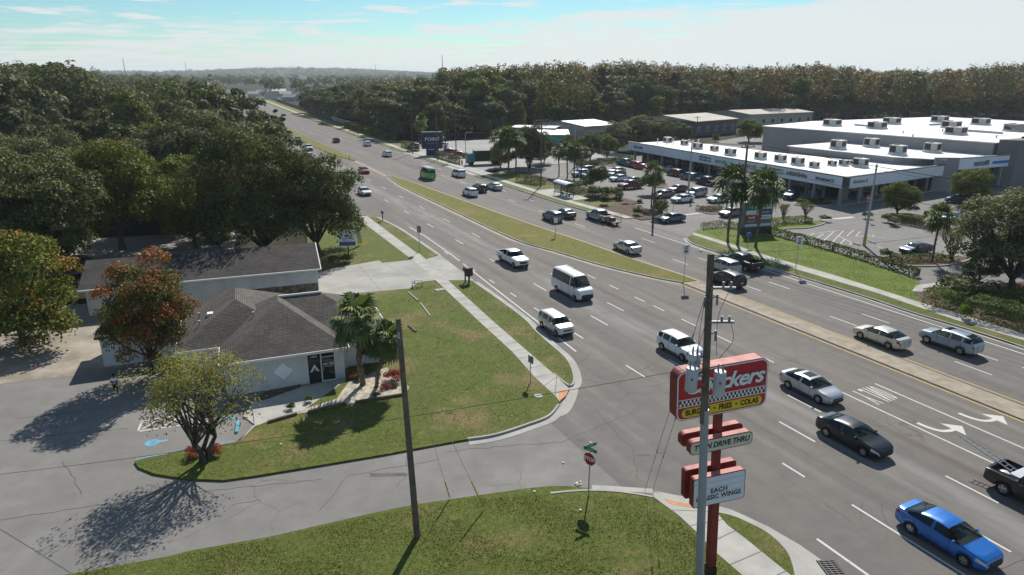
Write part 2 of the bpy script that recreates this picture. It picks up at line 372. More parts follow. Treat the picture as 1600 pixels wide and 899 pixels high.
sheet('verge', G([(700, 437.5)] + ER + SWR[5:2:-1]), .12, LAWN, .3)
CDRIVE = M('concrete_drive', (.33, .325, .295), .9, .2, var=.14, scale=.3, fine=.1)
sheet('driveway', G([(440, 440), (526, 418), (554, 414), (592, 407), (598, 411), (646, 406), (664, 420), (690, 438), (678, 438.5), (654, 441), (640, 451), (548, 459), (500, 470), (440, 472)]), .126, CDRIVE, .2)
ap = MB(); A_, B_ = [g(x, y, .13) for x, y in ((652, 396), (672, 414), (700, 438))], [g(x, y, .01) for x, y in ((687, 398), (712, 417), (741, 438.5))]
ap.add([(*p, .131) for p in A_]+[(*p, .008) for p in B_], [(0, 3, 4, 1), (1, 4, 5, 2)]); struct(ap.build('driveway_apron', CDRIVE))
djb = MB()
for (x0, y0), (x1, y1) in (((598, 411), (654, 441)), ((560, 414), (596, 455)), ((470, 452), (690, 421))):
    p, q = g(x0, y0, .13), g(x1, y1, .13); strip(djb, [p, q], -.02, .02, .1285)
struct(djb.build('driveway_joints', M('joint_dark', (.14, .135, .12), .95, .1)))
sheet('sidewalk', G(SWL + [(874, 628), (890, 608)] + SWR[::-1], .13), .135, CONC_W, .2)
sheet('kerb_ramp', G([(871, 612), (890, 607), (884, 619), (874, 627)], .14), .142, RAMPP)
kerb(G([(620, 355), (652, 376), (684, 398)]), -1, gutter=.5) if False else None
kerb(G([(588, 339), (600, 345), (620, 355), (640, 368), (684, 398)]), 1, gutter=.5)
kerb(G(ER[:10]), 1, gutter=.55)
kerb(G([(864, 584), (870, 589), (880, 597), (889, 603)]), -1, 3)
kerb(G(CORN), 1, gutter=.6)
b = MB(); strip(b, smooth_line([g(x, y) for x, y in [(897, 604), (893, 622), (883, 641), (872, 648)]], 4), -.5, .35, .010); struct(b.build('gutter', CONC))
# joints of the sidewalks: thin dark grooves
JOINT = M('joint_dark', (.14, .135, .12), .95, .1)
jb = MB()
def joints(left, right, every, z=.139):
    A = smooth_line(left, 8); B_ = smooth_line(right, 8); acc = 0
    for i in range(1, len(A)):
        acc += math.dist(A[i], A[i-1])
        if acc >= every:
            acc = 0; p = A[i]; q = min(B_, key=lambda t: math.dist(t, p)); dx, dy = q[0]-p[0], q[1]-p[1]; l = math.hypot(dx, dy)
            if l < .3: continue
            nx, ny = -dy/l*.025, dx/l*.025
            jb.add([(p[0]+nx, p[1]+ny, z), (p[0]-nx, p[1]-ny, z), (q[0]-nx, q[1]-ny, z), (q[0]+nx, q[1]+ny, z)], [(0, 1, 2, 3)])
joints(G(SWL), G(SWR), 1.5)
# --- foreground corner
FW = [(860, 770), (890, 767), (920, 765.5), (960, 767), (1000, 772), (1020, 776)]
SW2L = [(1020, 776), (1060.7, 805.5), (1089, 832), (1117, 862), (1160, 899), (1235, 970)]
SW2R = [(1119, 800), (1137, 821), (1161.6, 839), (1190, 862), (1236, 899), (1320, 970)]
sheet('lawn', G([(60, 905), (160, 888), (260, 870), (300, 860), (420, 839), (520, 816), (600, 798), (650, 788), (740, 775), (825, 763), (860, 759.5), (890, 759.5), (912, 762), (925, 764.5)] + FW[3:] + SW2L[1:] + [(1200, 1060), (0, 1060)]), .12, LAWN, .3)
sheet('sidewalk', G(SW2L + SW2R[::-1] + [(1119, 790), (1089, 781), (1020, 769)], .13), .135, CONC_W, .2)
sheet('kerb_ramp', G([(1038, 780), (1089, 790), (1100, 797), (1046, 787)], .14), .142, RAMPP)
V2 = [(1120, 799), (1140, 803), (1161.6, 811), (1199, 830), (1223, 850), (1238, 871), (1246, 899), (1250, 925)]
sheet('verge', G(V2 + [(1248, 912)] + SW2R[4::-1]), .145, LAWN, .3)
kerb(G(V2), 1, gutter=.0); joints(G(SW2L), G(SW2R), 1.5)
sheet('gutter', [g(x, y) for x, y in [(1020, 767), (1089, 780), (1119, 790), (1144, 797), (1200, 823), (1250, 852), (1290, 880), (1330, 910), (1420, 980), (1280, 980), (1246, 905), (1238, 872), (1223, 852), (1199, 832), (1161, 813), (1119, 802)]], .012, CONC)
kerb(G(FW), 1, gutter=0)
b = MB(); strip(b, smooth_line([g(x, y) for x, y in [(925, 762), (960, 764), (1020, 768)]], 4), -.2, .25, .010); struct(b.build('gutter', CONC))
struct(jb.build('pavement_joints', JOINT))
# --- medians
ML = [(43.96, 152.2), (43.1, 143), (42.75, 133.0), (42.7, 110), (42.7, 85.3), (44.5, 76.9), (46.3, 68.1), (48.6, 61.5), (50.4, 58.0)]
MR = [(45.4, 151.6), (46.6, 140), (47.3, 126.5), (48.9, 101.0), (49.8, 88.7), (50.7, 79.1), (51.4, 68.4), (52.3, 60.4), (52.4, 57.8)]
sheet('median', [W(u, v) for u, v in ML+MR[::-1]], .12, MEDIAN, .3)
kerb(uvline(ML), -1, gutter=.45); kerb(uvline(MR), 1, gutter=.35)
sep = [(50.45, 58), (52.35, 58), (52.45, 50), (52.5, 40), (52.7, 0), (52.7, -35), (50.6, -35), (50.5, 0), (50.4, 40)]
sheet('traffic_separator', [W(*p) for p in sep], .07, M('concrete_old', (.31, .265, .20), .9, .2, var=.2, scale=.9, fine=.14), .2)
b = MB()
strip(b, uvline([(50.62, 57), (50.6, 40), (50.75, 0), (50.8, -35)]), -.06, .06, .085, .04); strip(b, uvline([(52.2, 57), (52.3, 40), (52.5, 0), (52.5, -35)]), -.06, .06, .085, .04); struct(b.build('separator_rib', CONC))
F1 = [(45.6, 196), (45.4, 187), (44.3, 186), (42.6, 200), (41.8, 230), (46, 408), (52, 571), (58, 740), (61.5, 735), (55, 571), (49, 408), (45.5, 230)]
sheet('median', [W(*p) for p in F1], .12, MEDIAN, .3)
b = MB(); strip(b, uvline([(43.9, 153), (44.2, 168), (44.3, 184)]), -.25, .35, .1, -.1); struct(b.build('traffic_separator', CONC))
# --- right verge, pavement and lawns
RKn = [(1072, 371), (1076, 377), (1088, 383), (1108, 390), (1130, 396.5), (1196, 416), (1251, 432.5), (1350, 463), (1425, 488), (1505, 512), (1600, 542.6), (1720, 584)]
SWo = [(1083, 367), (1120, 379), (1187.6, 402), (1245, 421), (1375, 459.5), (1450, 485), (1490, 499), (1530, 511), (1600, 532), (1720, 570)]
SWi = [(1084, 363.5), (1123, 375), (1209, 405-2), (1300, 429), (1400, 460.6), (1440, 473.5), (1500, 491), (1540, 503), (1600, 522), (1720, 558)]
sheet('verge', G(RKn + SWo[::-1]), .12, LAWN, .3); kerb(G(RKn), -1, gutter=.4)
sheet('sidewalk', G(SWo + SWi[::-1], .13), .135, CONC_W, .2)
sheet('lawn', G(SWi[:6] + [(1428, 458), (1440, 446), (1432, 436), (1340, 403), (1262, 380), (1202, 366), (1192, 361), (1150, 356), (1118, 356), (1100, 357), (1088, 360)]), .12, LAWN_G, .3)
sheet('planting_bed', G(SWi[5:] + [(1740, 470), (1600, 440), (1540, 445), (1470, 440), (1440, 446), (1428, 458)], .11), .118, MULCH, .3)
sheet('sidewalk', G([(1425, 455), (1432, 446), (1475, 440), (1490, 444), (1440, 456)], .12), .127, CONC_W, .2)
# far side, before the shop entrance
def band(name, u0, u1, v0, v1, z, m, th=.3):
    vs_ = np.linspace(v0, v1, 8); k = lambda v: max(0, (110-v))*.06 if v < 110 else 0
    return sheet(name, [W(u0+k(v), v) for v in vs_]+[W(u1+k(v), v) for v in vs_[::-1]], z, m, th)
for v0, v1 in ((96, 146), (166, 184), (200, 212)):
    band('verge', 62.7, 64.2, v0, v1, .12, LAWN); kerb([W(62.65+max(0, 110-v)*.06, v) for v in np.linspace(v0, v1, 5)], -1, gutter=.35)
band('lawn', 65.8, 71.5, 101, 146, .12, LAWN); band('lawn', 65.8, 67.5, 166, 184, .12, LAWN); band('lawn', 65.8, 67.5, 200, 212, .12, LAWN)
band('sidewalk', 64.2, 65.8, 90, 218, .13, CONC_W, .2); band('planting_bed', 65.8, 73, 88, 101, .115, MULCH)
band('planting_bed', 71.5, 76, 100, 146, .115, MULCH); band('bus_pad', 65.8, 70, 108, 121, .135, CONC_W)
band('driveway', 62.5, 68, 146.5, 165, .012, CONC, .1); band('driveway', 62.5, 70, 185, 199, .012, CONC, .1)
fr = [(62.9, 214), (63.1, 235), (67, 408), (73, 571), (80, 740)]
b = MB(); strip(b, uvline(fr), -3.4, -1.6, .1); struct(b.build('sidewalk', CONC_W)); b = MB(); strip(b, uvline(fr), -1.6, 0, .09); strip(b, uvline(fr), -8, -3.4, .08); struct(b.build('verge', MEDIAN))
# parking islands with kerbs round them
for pts, m in (([(1088, 327), (1110, 324), (1128, 325), (1131, 332), (1108, 334)], MULCH), ([(1196, 362), (1205, 352), (1240, 349), (1278, 345), (1288, 349), (1262, 356), (1225, 358), (1206, 368)], LAWN_G),
               ([(1240, 319), (1262, 312), (1292, 313), (1300, 320), (1262, 322)], MULCH), ([(1378, 338), (1400, 333), (1440, 336), (1478, 348), (1490, 366), (1440, 356), (1400, 346)], MULCH),
               ([(1374, 404), (1390, 400), (1440, 399), (1492, 400), (1515, 405), (1480, 414), (1430, 416), (1394, 412)], MULCH), ([(1484, 327), (1500, 322), (1540, 325), (1530, 336), (1500, 333)], MULCH),
               ([(944, 257), (975, 253), (983, 256), (960, 260)], MULCH), ([(1080, 283), (1100, 280), (1112, 284), (1096, 287)], MULCH), ([(1010, 290), (1026, 286), (1045, 288), (1034, 293)], MULCH)):
    L = smooth_line([g(x, y, .1) for x, y in pts], 4, True)
    sheet('parking_island', L, .11, m, .25)
    b = MB(); strip(b, L+L[:1], -.1, .1, .15, -.1); struct(b.build('kerb', CONC))

# ------------------------------------------------------------------ painted markings, built in the road frame 4 mm up
wm, ym = MB(), MB()
def mark(b, u, v0, v1, wd=.14, u2=None, z=.006):
    u2 = u if u2 is None else u2
    b.add([(u-wd/2, v0, z), (u+wd/2, v0, z), (u2+wd/2, v1, z), (u2-wd/2, v1, z)], [(0, 1, 2, 3)])
for u, v0, v1 in ((35.2, 2.5, 152), (38.93, 5, 152)):
    v = {35.2: 26.6, 38.93: 29.3}[u] - 24
    k = 0
    while v < 190:
        if u < 36 or v < 190: mark(wm, u, v, v+3)
        v += 11.95
for v in (15, 20.8-6): pass
mark(wm, 31.45, 4, 20.8); mark(wm, 31.3, 23.9, 25.6)
for v in (39.4, 48.6, 56.5, 62, 67.5, 73, 76.5, 82): mark(wm, 31.3, v, v+(2.6 if v < 50 else 1.5))
for v in (37, 41.8, 46.5, 51.3, 54.5, 59.3, 63.9, 69): mark(wm, 42.6, v, v+(1.8 if v > 50 else 2.2))
mark(wm, 42.95, -10, 31); mark(wm, 46.5, -10, 30.6)
for a, bb in (((32.0, 93), (31.6, 82)), ((31.6, 82), (29.9, 57.5)), ((29.9, 57.5), (29.15, 46.3)), ((31.9, 100), (32.0, 93))):
    mark(wm, a[0], a[1], bb[1], .16, bb[0])
mark(wm, 27.25, -5, 19.6, .16, 27.3)
for v in (29.0, 38.9, 50.9, 62.9, 75, 87, 99, 111, 123, 135, 147, 159, 171): mark(wm, 59.65, v, v+3)
for v in (27.5, 39.8, 51.8, 63.8, 75.8, 87.8, 99.8, 111.8, 123.8, 135.8, 147.8): mark(wm, 56.25, v, v+3, u2=56.25)
mark(wm, 59.5, 5, 27.3, u2=60); mark(wm, 56.3, 5, 24)
mark(wm, 62.95, -30, 40, .16, 63.1); mark(wm, 63.1, 40, 84, .16, 62.9)
# yellow lines beside the medians
def ypoly(b, pts, wd=.14):
    for (u0, v0), (u1, v1) in zip(pts, pts[1:]): mark(b, u0, v0, v1, wd, u1)
ypoly(ym, [(u-.62, v) for u, v in ML[1:-1]] + [(49.9, 57), (50.05, 40), (50.2, 20), (50.2, -30)])
ypoly(ym, [(u+.5, v) for u, v in MR[1:]] + [(52.9, 57), (52.85, 48), (52.8, 40), (53.1, 32), (53.2, 24), (53.2, -30)])
ypoly(ym, [(43.3, 153), (43.6, 168), (43.7, 184)]); ypoly(ym, [(45.1, 153), (45.2, 184), (46, 200)])
# left-turn arrows and the word ONLY in the two turn bays
def turn_arrow(u, v):
    pts = smooth_line([(0, 1.65), (.06, .95), (.34, .30), (.85, .02), (1.34, -.02)], 6); A, B_ = offset(pts, .15), offset(pts, -.15)
    for i in range(len(pts)-1): wm.add([(u+p[0], v+p[1], .0065) for p in (A[i], B_[i], B_[i+1], A[i+1])], [(0, 1, 2, 3)])
    wm.add([(u+x, v+y, .0072) for x, y in ((1.34, .92), (1.30, -.88), (2.32, .0))], [(0, 1, 2)])
turn_arrow(43.55, 23.5); turn_arrow(47.5, 23.1)
def bar(u0, v0, u1, v1, wd=.11, z=.006): mark(wm, u0, v0, v1, wd, u1, z)
vt, vb, k_ = 28.1, 30.5, .11                # tops (nearer the stop line) and feet of the letters O N L Y
for s_ in range(10):
    t0, t1 = s_*math.pi/5, (s_+1)*math.pi/5
    wm.add([(45.72+r_*math.sin(t), 29.3+q_*math.cos(t), .0065) for t, r_, q_ in ((t0, .20, 1.2), (t1, .20, 1.2), (t1, .09, .92), (t0, .09, .92))], [(3, 2, 1, 0)])
bar(45.35, vt, 45.35, vb); bar(44.98, vt, 44.98, vb); bar(44.98, vt, 45.35, vb, .10, .0066)
bar(44.68, vt, 44.62, vb); bar(44.48, vb-.36, 44.48, vb, .24, .0066)
bar(43.62, vt, 43.86, 29.4, .10, .0066); bar(44.08, vt, 43.86, 29.4, .10, .0069); bar(43.86, 29.35, 43.86, vb)
for b_, nm, m in ((wm, 'lane_markings', WHITE), (ym, 'yellow_markings', YELLOW)):
    o_ = struct(b_.build(nm, m)); o_.rotation_euler = (0, 0, ROAD_A)
# car park lines: stalls, hatching, stop bars
pb = MB()
def gline(x0, y0, x1, y1, wd=.12, b_=None, z=.004):
    p, q = g(x0, y0), g(x1, y1); dx, dy = q[0]-p[0], q[1]-p[1]; l = math.hypot(dx, dy); nx, ny = -dy/l*wd/2, dx/l*wd/2
    (b_ or pb).add([(p[0]+nx, p[1]+ny, z), (p[0]-nx, p[1]-ny, z), (q[0]-nx, q[1]-ny, z), (q[0]+nx, q[1]+ny, z)], [(0, 1, 2, 3)])
S = 4.706
for a in ((960, 325, 1000, 303), (1000, 350, 1070, 308), (1050, 375, 1143, 292), (1110, 392, 1215, 285), (1180, 395, 1222, 350), (1255, 395, 1275, 375), (1240, 325, 1290, 280), (1305, 325, 1337, 292), (1180, 325, 1300, 385), (1000, 358, 960, 330), (1420, 328, 1440, 315), (1410, 326, 1520, 340), (1465, 400, 1525, 430), (1300, 330, 1410, 322), (1030, 300, 1180, 285)):
    gline(1060+a[0]/S, 300+a[1]/S, 1060+a[2]/S, 300+a[3]/S)
gline(1285, 344, 1333, 339, .5); gline(1068, 336, 1105, 332, .5); gline(1300, 343, 1335, 340.5, .3)
for k in range(9):
    v = 108+k*2.9
    p = W(84.5, v); q = W(90, v); pb.add([(*W(84.5, v), .004), (*W(90, v), .004), (*W(90, v+.12), .004), (*W(84.5, v+.12), .004)], [(0, 1, 2, 3)])
    pb.add([(*W(102, v-6), .004), (*W(107, v-6), .004), (*W(107, v-5.88), .004), (*W(102, v-5.88), .004)], [(0, 1, 2, 3)])
gline(216, 673, 222, 658, .15); gline(222, 658, 300, 646, .12); gline(218, 674, 330, 658, .16); gline(222, 671, 247, 657, .13); gline(250, 669, 278, 653, .13); gline(285, 664, 312, 650, .13)
gline(1040, 890, 1046, 893, .1)
struct(pb.build('parking_lines', WHITE))
bb_ = MB(); gline(212, 718, 320, 698, .12, bb_); gline(262, 709, 366, 689, .10, bb_); gline(232, 693, 262, 688, .2, bb_, .005); gline(338, 656, 372, 652, .3, bb_)
for k in range(10):
    t0, t1 = k*math.pi/5, (k+1)*math.pi/5; c0 = g(238, 692)
    bb_.add([(c0[0]+r_*math.cos(t), c0[1]+r_*math.sin(t), .0045) for r_, t in ((.45, t0), (.45, t1), (.22, t1), (.22, t0))], [(3, 2, 1, 0)])
struct(bb_.build('disabled_bay_marking', BLUEP))

# sealed cracks and seams in the asphalt
cr = MB(); crr = random.Random(21)
def crack(pts, wd=.035, z=.003):
    L = []
    for (x0, y0), (x1, y1) in zip(pts, pts[1:]):
        n = max(2, int(math.hypot(x1-x0, y1-y0)/.5)); L += [(x0+(x1-x0)*k/n+crr.uniform(-.1, .1), y0+(y1-y0)*k/n+crr.uniform(-.1, .1)) for k in range(n)]
    strip(cr, L, -wd/2, wd/2, z)
for v in (13, 36.5, 52.5, 70, 90, 131): crack([W(30, v+1.5), W(40, v+.4), W(50, v)], .04)
for v in (33, 46, 68, 97): crack([W(53, v), W(58, v+.6), W(64, v-.5)], .04)
for u in (33.3, 40.8): crack([W(u, 8), W(u+.2, 30), W(u-.1, 60)], .025)
for a_ in ([(0, 812), (300, 770), (520, 748)], [(20, 655), (150, 640), (200, 632)], [(360, 790), (420, 778)], [(500, 800), (540, 745), (700, 715)], [(930, 640), (985, 700), (1000, 760)], [(700, 705), (880, 690), (1000, 640)], [(0, 690), (120, 676), (215, 668)], [(100, 720), (130, 780)]): crack([g(x, y) for x, y in a_], .03)
struct(cr.build('pavement_cracks', M('crack_sealant', (.07, .066, .062), .85, .2)))
PATCH = M('asphalt_patch', (.115, .11, .104), .9, .2, var=.12, scale=1, fine=.15); pt = MB()
for x, y, w_, h_ in ((608, 742, 2.2, .4), (905, 688, .5, .35), (1005, 712, .9, .25), (1035, 708, .6, .2)):
    p = g(x, y); pt.add([(p[0]-w_/2, p[1]-h_/2, .0025), (p[0]+w_/2, p[1]-h_*.3, .0025), (p[0]+w_*.45, p[1]+h_/2, .0025), (p[0]-w_*.55, p[1]+h_*.4, .0025)], [(0, 1, 2, 3)])
struct(pt.build('pavement_patches', PATCH))
# ================================================================== BUILDINGS
def shingles(name, a, b):
    m, nt, out, co = newmat(name)
    sp = nd(nt, 'SeparateXYZ'); nt.links.new(co, sp.inputs[0])
    ad = nd(nt, 'Math', {'operation': 'ADD'}); nt.links.new(sp.outputs[0], ad.inputs[0]); nt.links.new(sp.outputs[1], ad.inputs[1])
    cb = nd(nt, 'CombineXYZ'); nt.links.new(ad.outputs[0], cb.inputs[0]); nt.links.new(sp.outputs[2], cb.inputs[1])
    br = nd(nt, 'TexBrick', None, Vector=cb.outputs[0], Scale=1.0); br.inputs['Brick Width'].default_value = .34; br.inputs['Row Height'].default_value = .075; br.inputs['Mortar Size'].default_value = .012; br.inputs['Bias'].default_value = -.1
    lk(nt, a, br.inputs['Color1']); lk(nt, b, br.inputs['Color2']); lk(nt, sc3(a, .5), br.inputs['Mortar'])
    c = mixrgb(nt, 1.0, br.outputs['Color'], mixrgb(nt, ramp(nt, noise(nt, co, .5, 5), .3, .7), (.82,)*3, (1.18,)*3), 'MULTIPLY')
    c = mixrgb(nt, 1.0, c, mixrgb(nt, noise(nt, co, 12, 3), (.8,)*3, (1.2,)*3), 'MULTIPLY')
    p = nd(nt, 'BsdfPrincipled', None, Base_Color=c, Roughness=.9); p.inputs['Specular IOR Level'].default_value = .25
    bp = nd(nt, 'Bump', None, Height=br.outputs['Fac'], Strength=.5, Distance=.03); bp.invert = True; nt.links.new(bp.outputs[0], p.inputs['Normal'])
    nt.links.new(p.outputs[0], out.inputs[0]); return m
ROOF = shingles('roof_shingles', (.100, .088, .078), (.150, .133, .115))
ROOF_D = shingles('roof_shingles_dark', (.055, .05, .047), (.085, .078, .07))
STUCCO = M('white_stucco', (.60, .60, .575), .9, .2, var=.09, scale=.7, bump=.1, fine=.04)
TRIM = M('white_trim', (.74, .73, .70), .6, .3, var=.05)
DARKG = glassmat('window_glass', (.02, .024, .028))
STONE = M('stone_veneer', (.16, .13, .10), .9, .2, var=.45, scale=2.2, bump=.5, fine=.3)
GREYW = M('grey_wall', (.30, .29, .29), .85, .2, var=.06, scale=.3)
MEMBR = M('roof_membrane', (.72, .72, .70), .7, .3, var=.13, scale=.16, fine=.1)
FASC = M('fascia_white', (.70, .74, .78), .7, .3, var=.05, scale=.3)
CAPD = M('dark_cap', (.07, .068, .068), .6, .3)
METAL = M('galvanised', (.42, .43, .43), .5, .5, .5, var=.12, scale=2)
SEAM = M('roof_seam_grey', (.50, .50, .48), .8, .2, var=.2)
DKMET = M('dark_metal', (.035, .035, .036), .5, .4, .2, var=.2)
UNIT = M('unit_grey', (.46, .45, .42), .6, .4, .1, var=.14, scale=1.2)

def hip(b, x0, x1, y0, y1, z, r0, r1, zr, fas=.16):
    """hipped roof over a rectangle; the ridge runs from r0 to r1 (x, y)"""
    k = [(x0, y0, z), (x1, y0, z), (x1, y1, z), (x0, y1, z)]; lo = [(p[0], p[1], z-fas) for p in k]
    A, B_ = (*r0, zr), (*r1, zr)
    if abs(r1[1]-r0[1]) < abs(r1[0]-r0[0]): fs = [(0, 1, 5, 4), (2, 3, 4, 5), (3, 0, 4), (1, 2, 5)]
    else: fs = [(0, 1, 4), (1, 2, 5, 4), (2, 3, 5), (3, 0, 4, 5)]
    b.add(k+[A, B_], fs)
    return lo
def eaves(b, x0, x1, y0, y1, z, t=.1, h=.17):
    for c, d in ((((x0+x1)/2, y0, z), (x1-x0+t, t, h)), (((x0+x1)/2, y1, z), (x1-x0+t, t, h)), ((x0, (y0+y1)/2, z), (t, y1-y0-t, h)), ((x1, (y0+y1)/2, z), (t, y1-y0-t, h))): b.box(c, d)
def office():
    t = thing('office_building', 'low white stucco office with a brown hipped shingle roof and a glass door', 'building', g(540, 591), math.radians(21.5))
    b = MB(); b.box((-4.25, 6, 1.32), (8.5, 12, 2.64)); b.box((-.05, 6.4, 1.30), (7.5, 9, 2.6)); b.box((-7.45, 9.2, 1.30), (8.3, 11, 2.6)); b.box((-15.0, 11.4, 1.25), (6, 4.1, 2.5)); b.build('wall', STUCCO, t)
    b = MB(); hip(b, -12, -2.9, 3.3, 15, 2.72, (-7.45, 7.5), (-7.45, 10.8), 5.15); hip(b, -8.95, 4.1, 1.5, 11.3, 2.70, (-4.0, 6.4), (-.8, 6.4), 5.27); hip(b, -8.9, .4, -.4, 10, 2.74, (-4.25, 4.9), (-4.25, 6.6), 5.38)
    b.prism([(-18.3, 9.0), (-11, 9.0), (-11, 13.8), (-18.3, 13.8)], 2.52, 2.70)
    rf = b.build('roof', ROOF, t)
    b = MB(); b.box((-9.35, 7.6, 4.05), (.75, .55, .25), 0); b.build('skylight', TRIM, rf)
    for x, y, z in ((-10.4, 8.4, 3.6), (-10.3, 6.4, 3.6), (-6.2, 5.2, 4.2), (1.2, 4.3, 4.1)):
        b = MB(); b.lathe([(.06, 0), (.06, .35), (.1, .35), (.1, .42)], (x, y, z)); b.build('roof_vent', METAL, rf)
    b = MB(); b.box((-2.4, 6.4, 5.30), (3.4, .12, .16)); b.build('ridge_flashing', TRIM, rf)
    b = MB(); eaves(b, -8.9, .4, -.4, 3.2, 2.66); eaves(b, -12, -8.96, 3.3, 14, 2.63); eaves(b, .46, 4.1, 1.5, 11.3, 2.62)
    b.box((-4.25, 1.4, 2.53), (9.2, 3.5, .04)); b.box((2.3, 6, 2.53), (3.5, 9.4, .04)); b.box((-10.4, 8, 2.53), (3.0, 9.3, .04)); b.build('fascia', TRIM, t)
    dr = MB(); dr.box((-2.75, -.03, 1.2), (.04, .06, 2.4)); dr.box((-.72, -.03, 1.2), (.06, .06, 2.4)); dr.box((-1.75, -.03, 1.2), (.07, .06, 2.4)); dr.box((-1.73, -.03, 2.40), (2.1, .06, .06)); dr.box((-1.22, -.035, 2.06), (1., .06, .05)); dr.box((-1.22, -.035, .06), (1., .06, .12))
    fr = dr.build('door_frame', TRIM, t)
    b = MB(); b.box((-2.26, -.012, 1.2), (.94, .03, 2.36)); b.build('window_pane', DARKG, fr)
    b = MB(); b.box((-1.22, -.014, 1.2), (.94, .03, 2.36)); d = b.build('door', DARKG, t)
    b = MB(); b.tube([(-1.60, -.08, .9), (-1.60, -.08, 1.25)], .02); b.build('handle', METAL, d)
    b = MB(); b.upright([(-2.62, .95), (-2.45, .95), (-2.26, 1.28), (-2.07, .95), (-1.90, .95), (-2.26, 1.55)], -.035, -.03); b.build('logo_roof', TRIM, fr)
    b = MB(); b.upright([(-2.36, .95), (-2.16, .95), (-2.16, 1.1), (-2.26, 1.22), (-2.36, 1.1)], -.035, -.03); b.build('logo_house', M('logo_blue', (.08, .10, .30), .6), fr)
    b = MB(); b.box((-1.45, -.035, 1.45), (.34, .01, .16)); b.box((-1.0, -.035, 1.45), (.34, .01, .16)); b.box((-1.22, -.035, 1.25), (.7, .01, .05)); b.build('door_notice', M('notice_grey', (.4, .42, .45), .6), d)
    lettering('11019', .2, (-2.26, -.036, 2.18), TRIM, fr, 'house_number', bold=.006)
    b = MB(); b.upright([(-4.55, 2.05), (-3.85, 1.35), (-4.55, .65), (-5.25, 1.35)], -.05, 0); b.build('diamond_panel', M('panel_pale', (.86, .87, .88), .6, .3, var=.04), t)
    b = MB(); b.box((-.35, -.03, 1.55), (.08, .05, .1)); b.build('door_bell', METAL, t)
    for q in ([(.44, 1.1, 2.6), (.12, 1.8, 2.4), (.08, 2.0, .1)], [(-8.6, -.1, 2.6), (-8.56, -.06, .1)], [(-12.0, 3.5, 2.6), (-11.7, 3.6, .1)]): b = MB(); b.tube(q, .05, 6); b.build('downpipe', TRIM, t)
    b = MB(); b.box((2.2, 1.85, 1.45), (1.5, .06, 1.1)); wf = b.build('window', TRIM, t); b = MB(); b.box((2.2, 1.81, 1.45), (1.34, .03, .95)); b.build('pane', DARKG, wf)
office()
# walkway and gravel bed in front of the office
sheet('walkway', [g(x, y, .06) for x, y in [(398, 664), (380, 650), (400, 622), (470, 604), (540, 592), (545, 600), (526, 620), (528, 632), (470, 646)]], .07, CONC_W, .1)
GRAVEL = M('pale_gravel', (.40, .36, .29), .95, .1, var=.3, scale=3, bump=.6, bscale=18, fine=.3)
sheet('planting_bed', [g(x, y, .12) for x, y in [(375, 690), (396, 665), (470, 642), (526, 624), (546, 596), (604, 575), (640, 606), (632, 618), (556, 630), (526, 634), (466, 648), (420, 659), (397, 668)]], .16, GRAVEL, .2)
sheet('planting_bed', [g(x, y, .12) for x, y in [(400, 622), (415, 612), (470, 600), (470, 604), (402, 628)]], .1, MULCH, .1)
TIMB = M('landscape_timber', (.13, .10, .075), .9, .2, var=.3, scale=4, fine=.2)
for x0, y0, x1, y1 in ((419, 661, 464, 648), (481, 646, 540, 632), (556, 630, 629, 618)):
    p, q = g(x0, y0, .12), g(x1, y1, .12); l = math.dist(p, q)
    b = MB(); b.box((0, 0, .08), (l, .16, .16)); o_ = b.build('landscape_timber', TIMB)
    o_.location = ((p[0]+q[0])/2, (p[1]+q[1])/2, .14); o_.rotation_euler = (0, 0, math.atan2(q[1]-p[1], q[0]-p[0]))
    tag(o_, 'weathered timber edging the gravel bed, ' + {419: 'nearest the blue wheel stop', 481: 'the middle length below the walkway', 556: 'the length in front of the palms'}[x0], 'timber', 'timbers round the gravel bed')

def long_building():
    t = thing('long_building', 'long low white building with dark gabled shingle roof behind the office', 'building', g(499, 457), math.radians(20))
    b = MB(); b.box((-11, 4.6, 1.35), (22, 9.2, 2.7)); b.build('wall', STUCCO, t)
    b = MB(); L, R_, y0, y1, z = -22.5, .35, -.55, 9.8, 2.78
    b.add([(L, y0, z), (R_, y0, z), (R_, 4.9, 4.45), (L, 4.9, 4.45), (R_, y1, z), (L, y1, z)], [(0, 1, 2, 3), (3, 2, 4, 5)]); b.add([(R_-.36, y0+.5, z), (R_-.36, y1-.5, z), (R_-.36, 4.9, 4.40)], [(0, 1, 2)]); b.add([(L+.5, y0+.5, z), (L+.5, y1-.5, z), (L+.5, 4.9, 4.40)], [(0, 2, 1)]); b.build('roof', ROOF_D, t)
    b = MB(); b.box((-11.1, y0-.02, z-.06), (23, .1, .16)); b.box((R_, 2.2, 3.5), (.08, .1, .1)); b.tube([(R_, y0, z-.02), (R_, 4.9, 4.42), (R_, y1, z-.02)], .07, 4); b.tube([(-.05, -.15, 2.6), (-.05, -.1, .1)], .05, 6); b.build('fascia', TRIM, t)
    b = MB(); b.box((-5, -.05, .55), (9.8, .1, 1.1)); b.build('stone_skirt', STONE, t)
    b = MB(); b.box((-16.5, 5.2, 4.46), (1., .4, .2)); b.build('roof_vent', TRIM, t)
long_building()

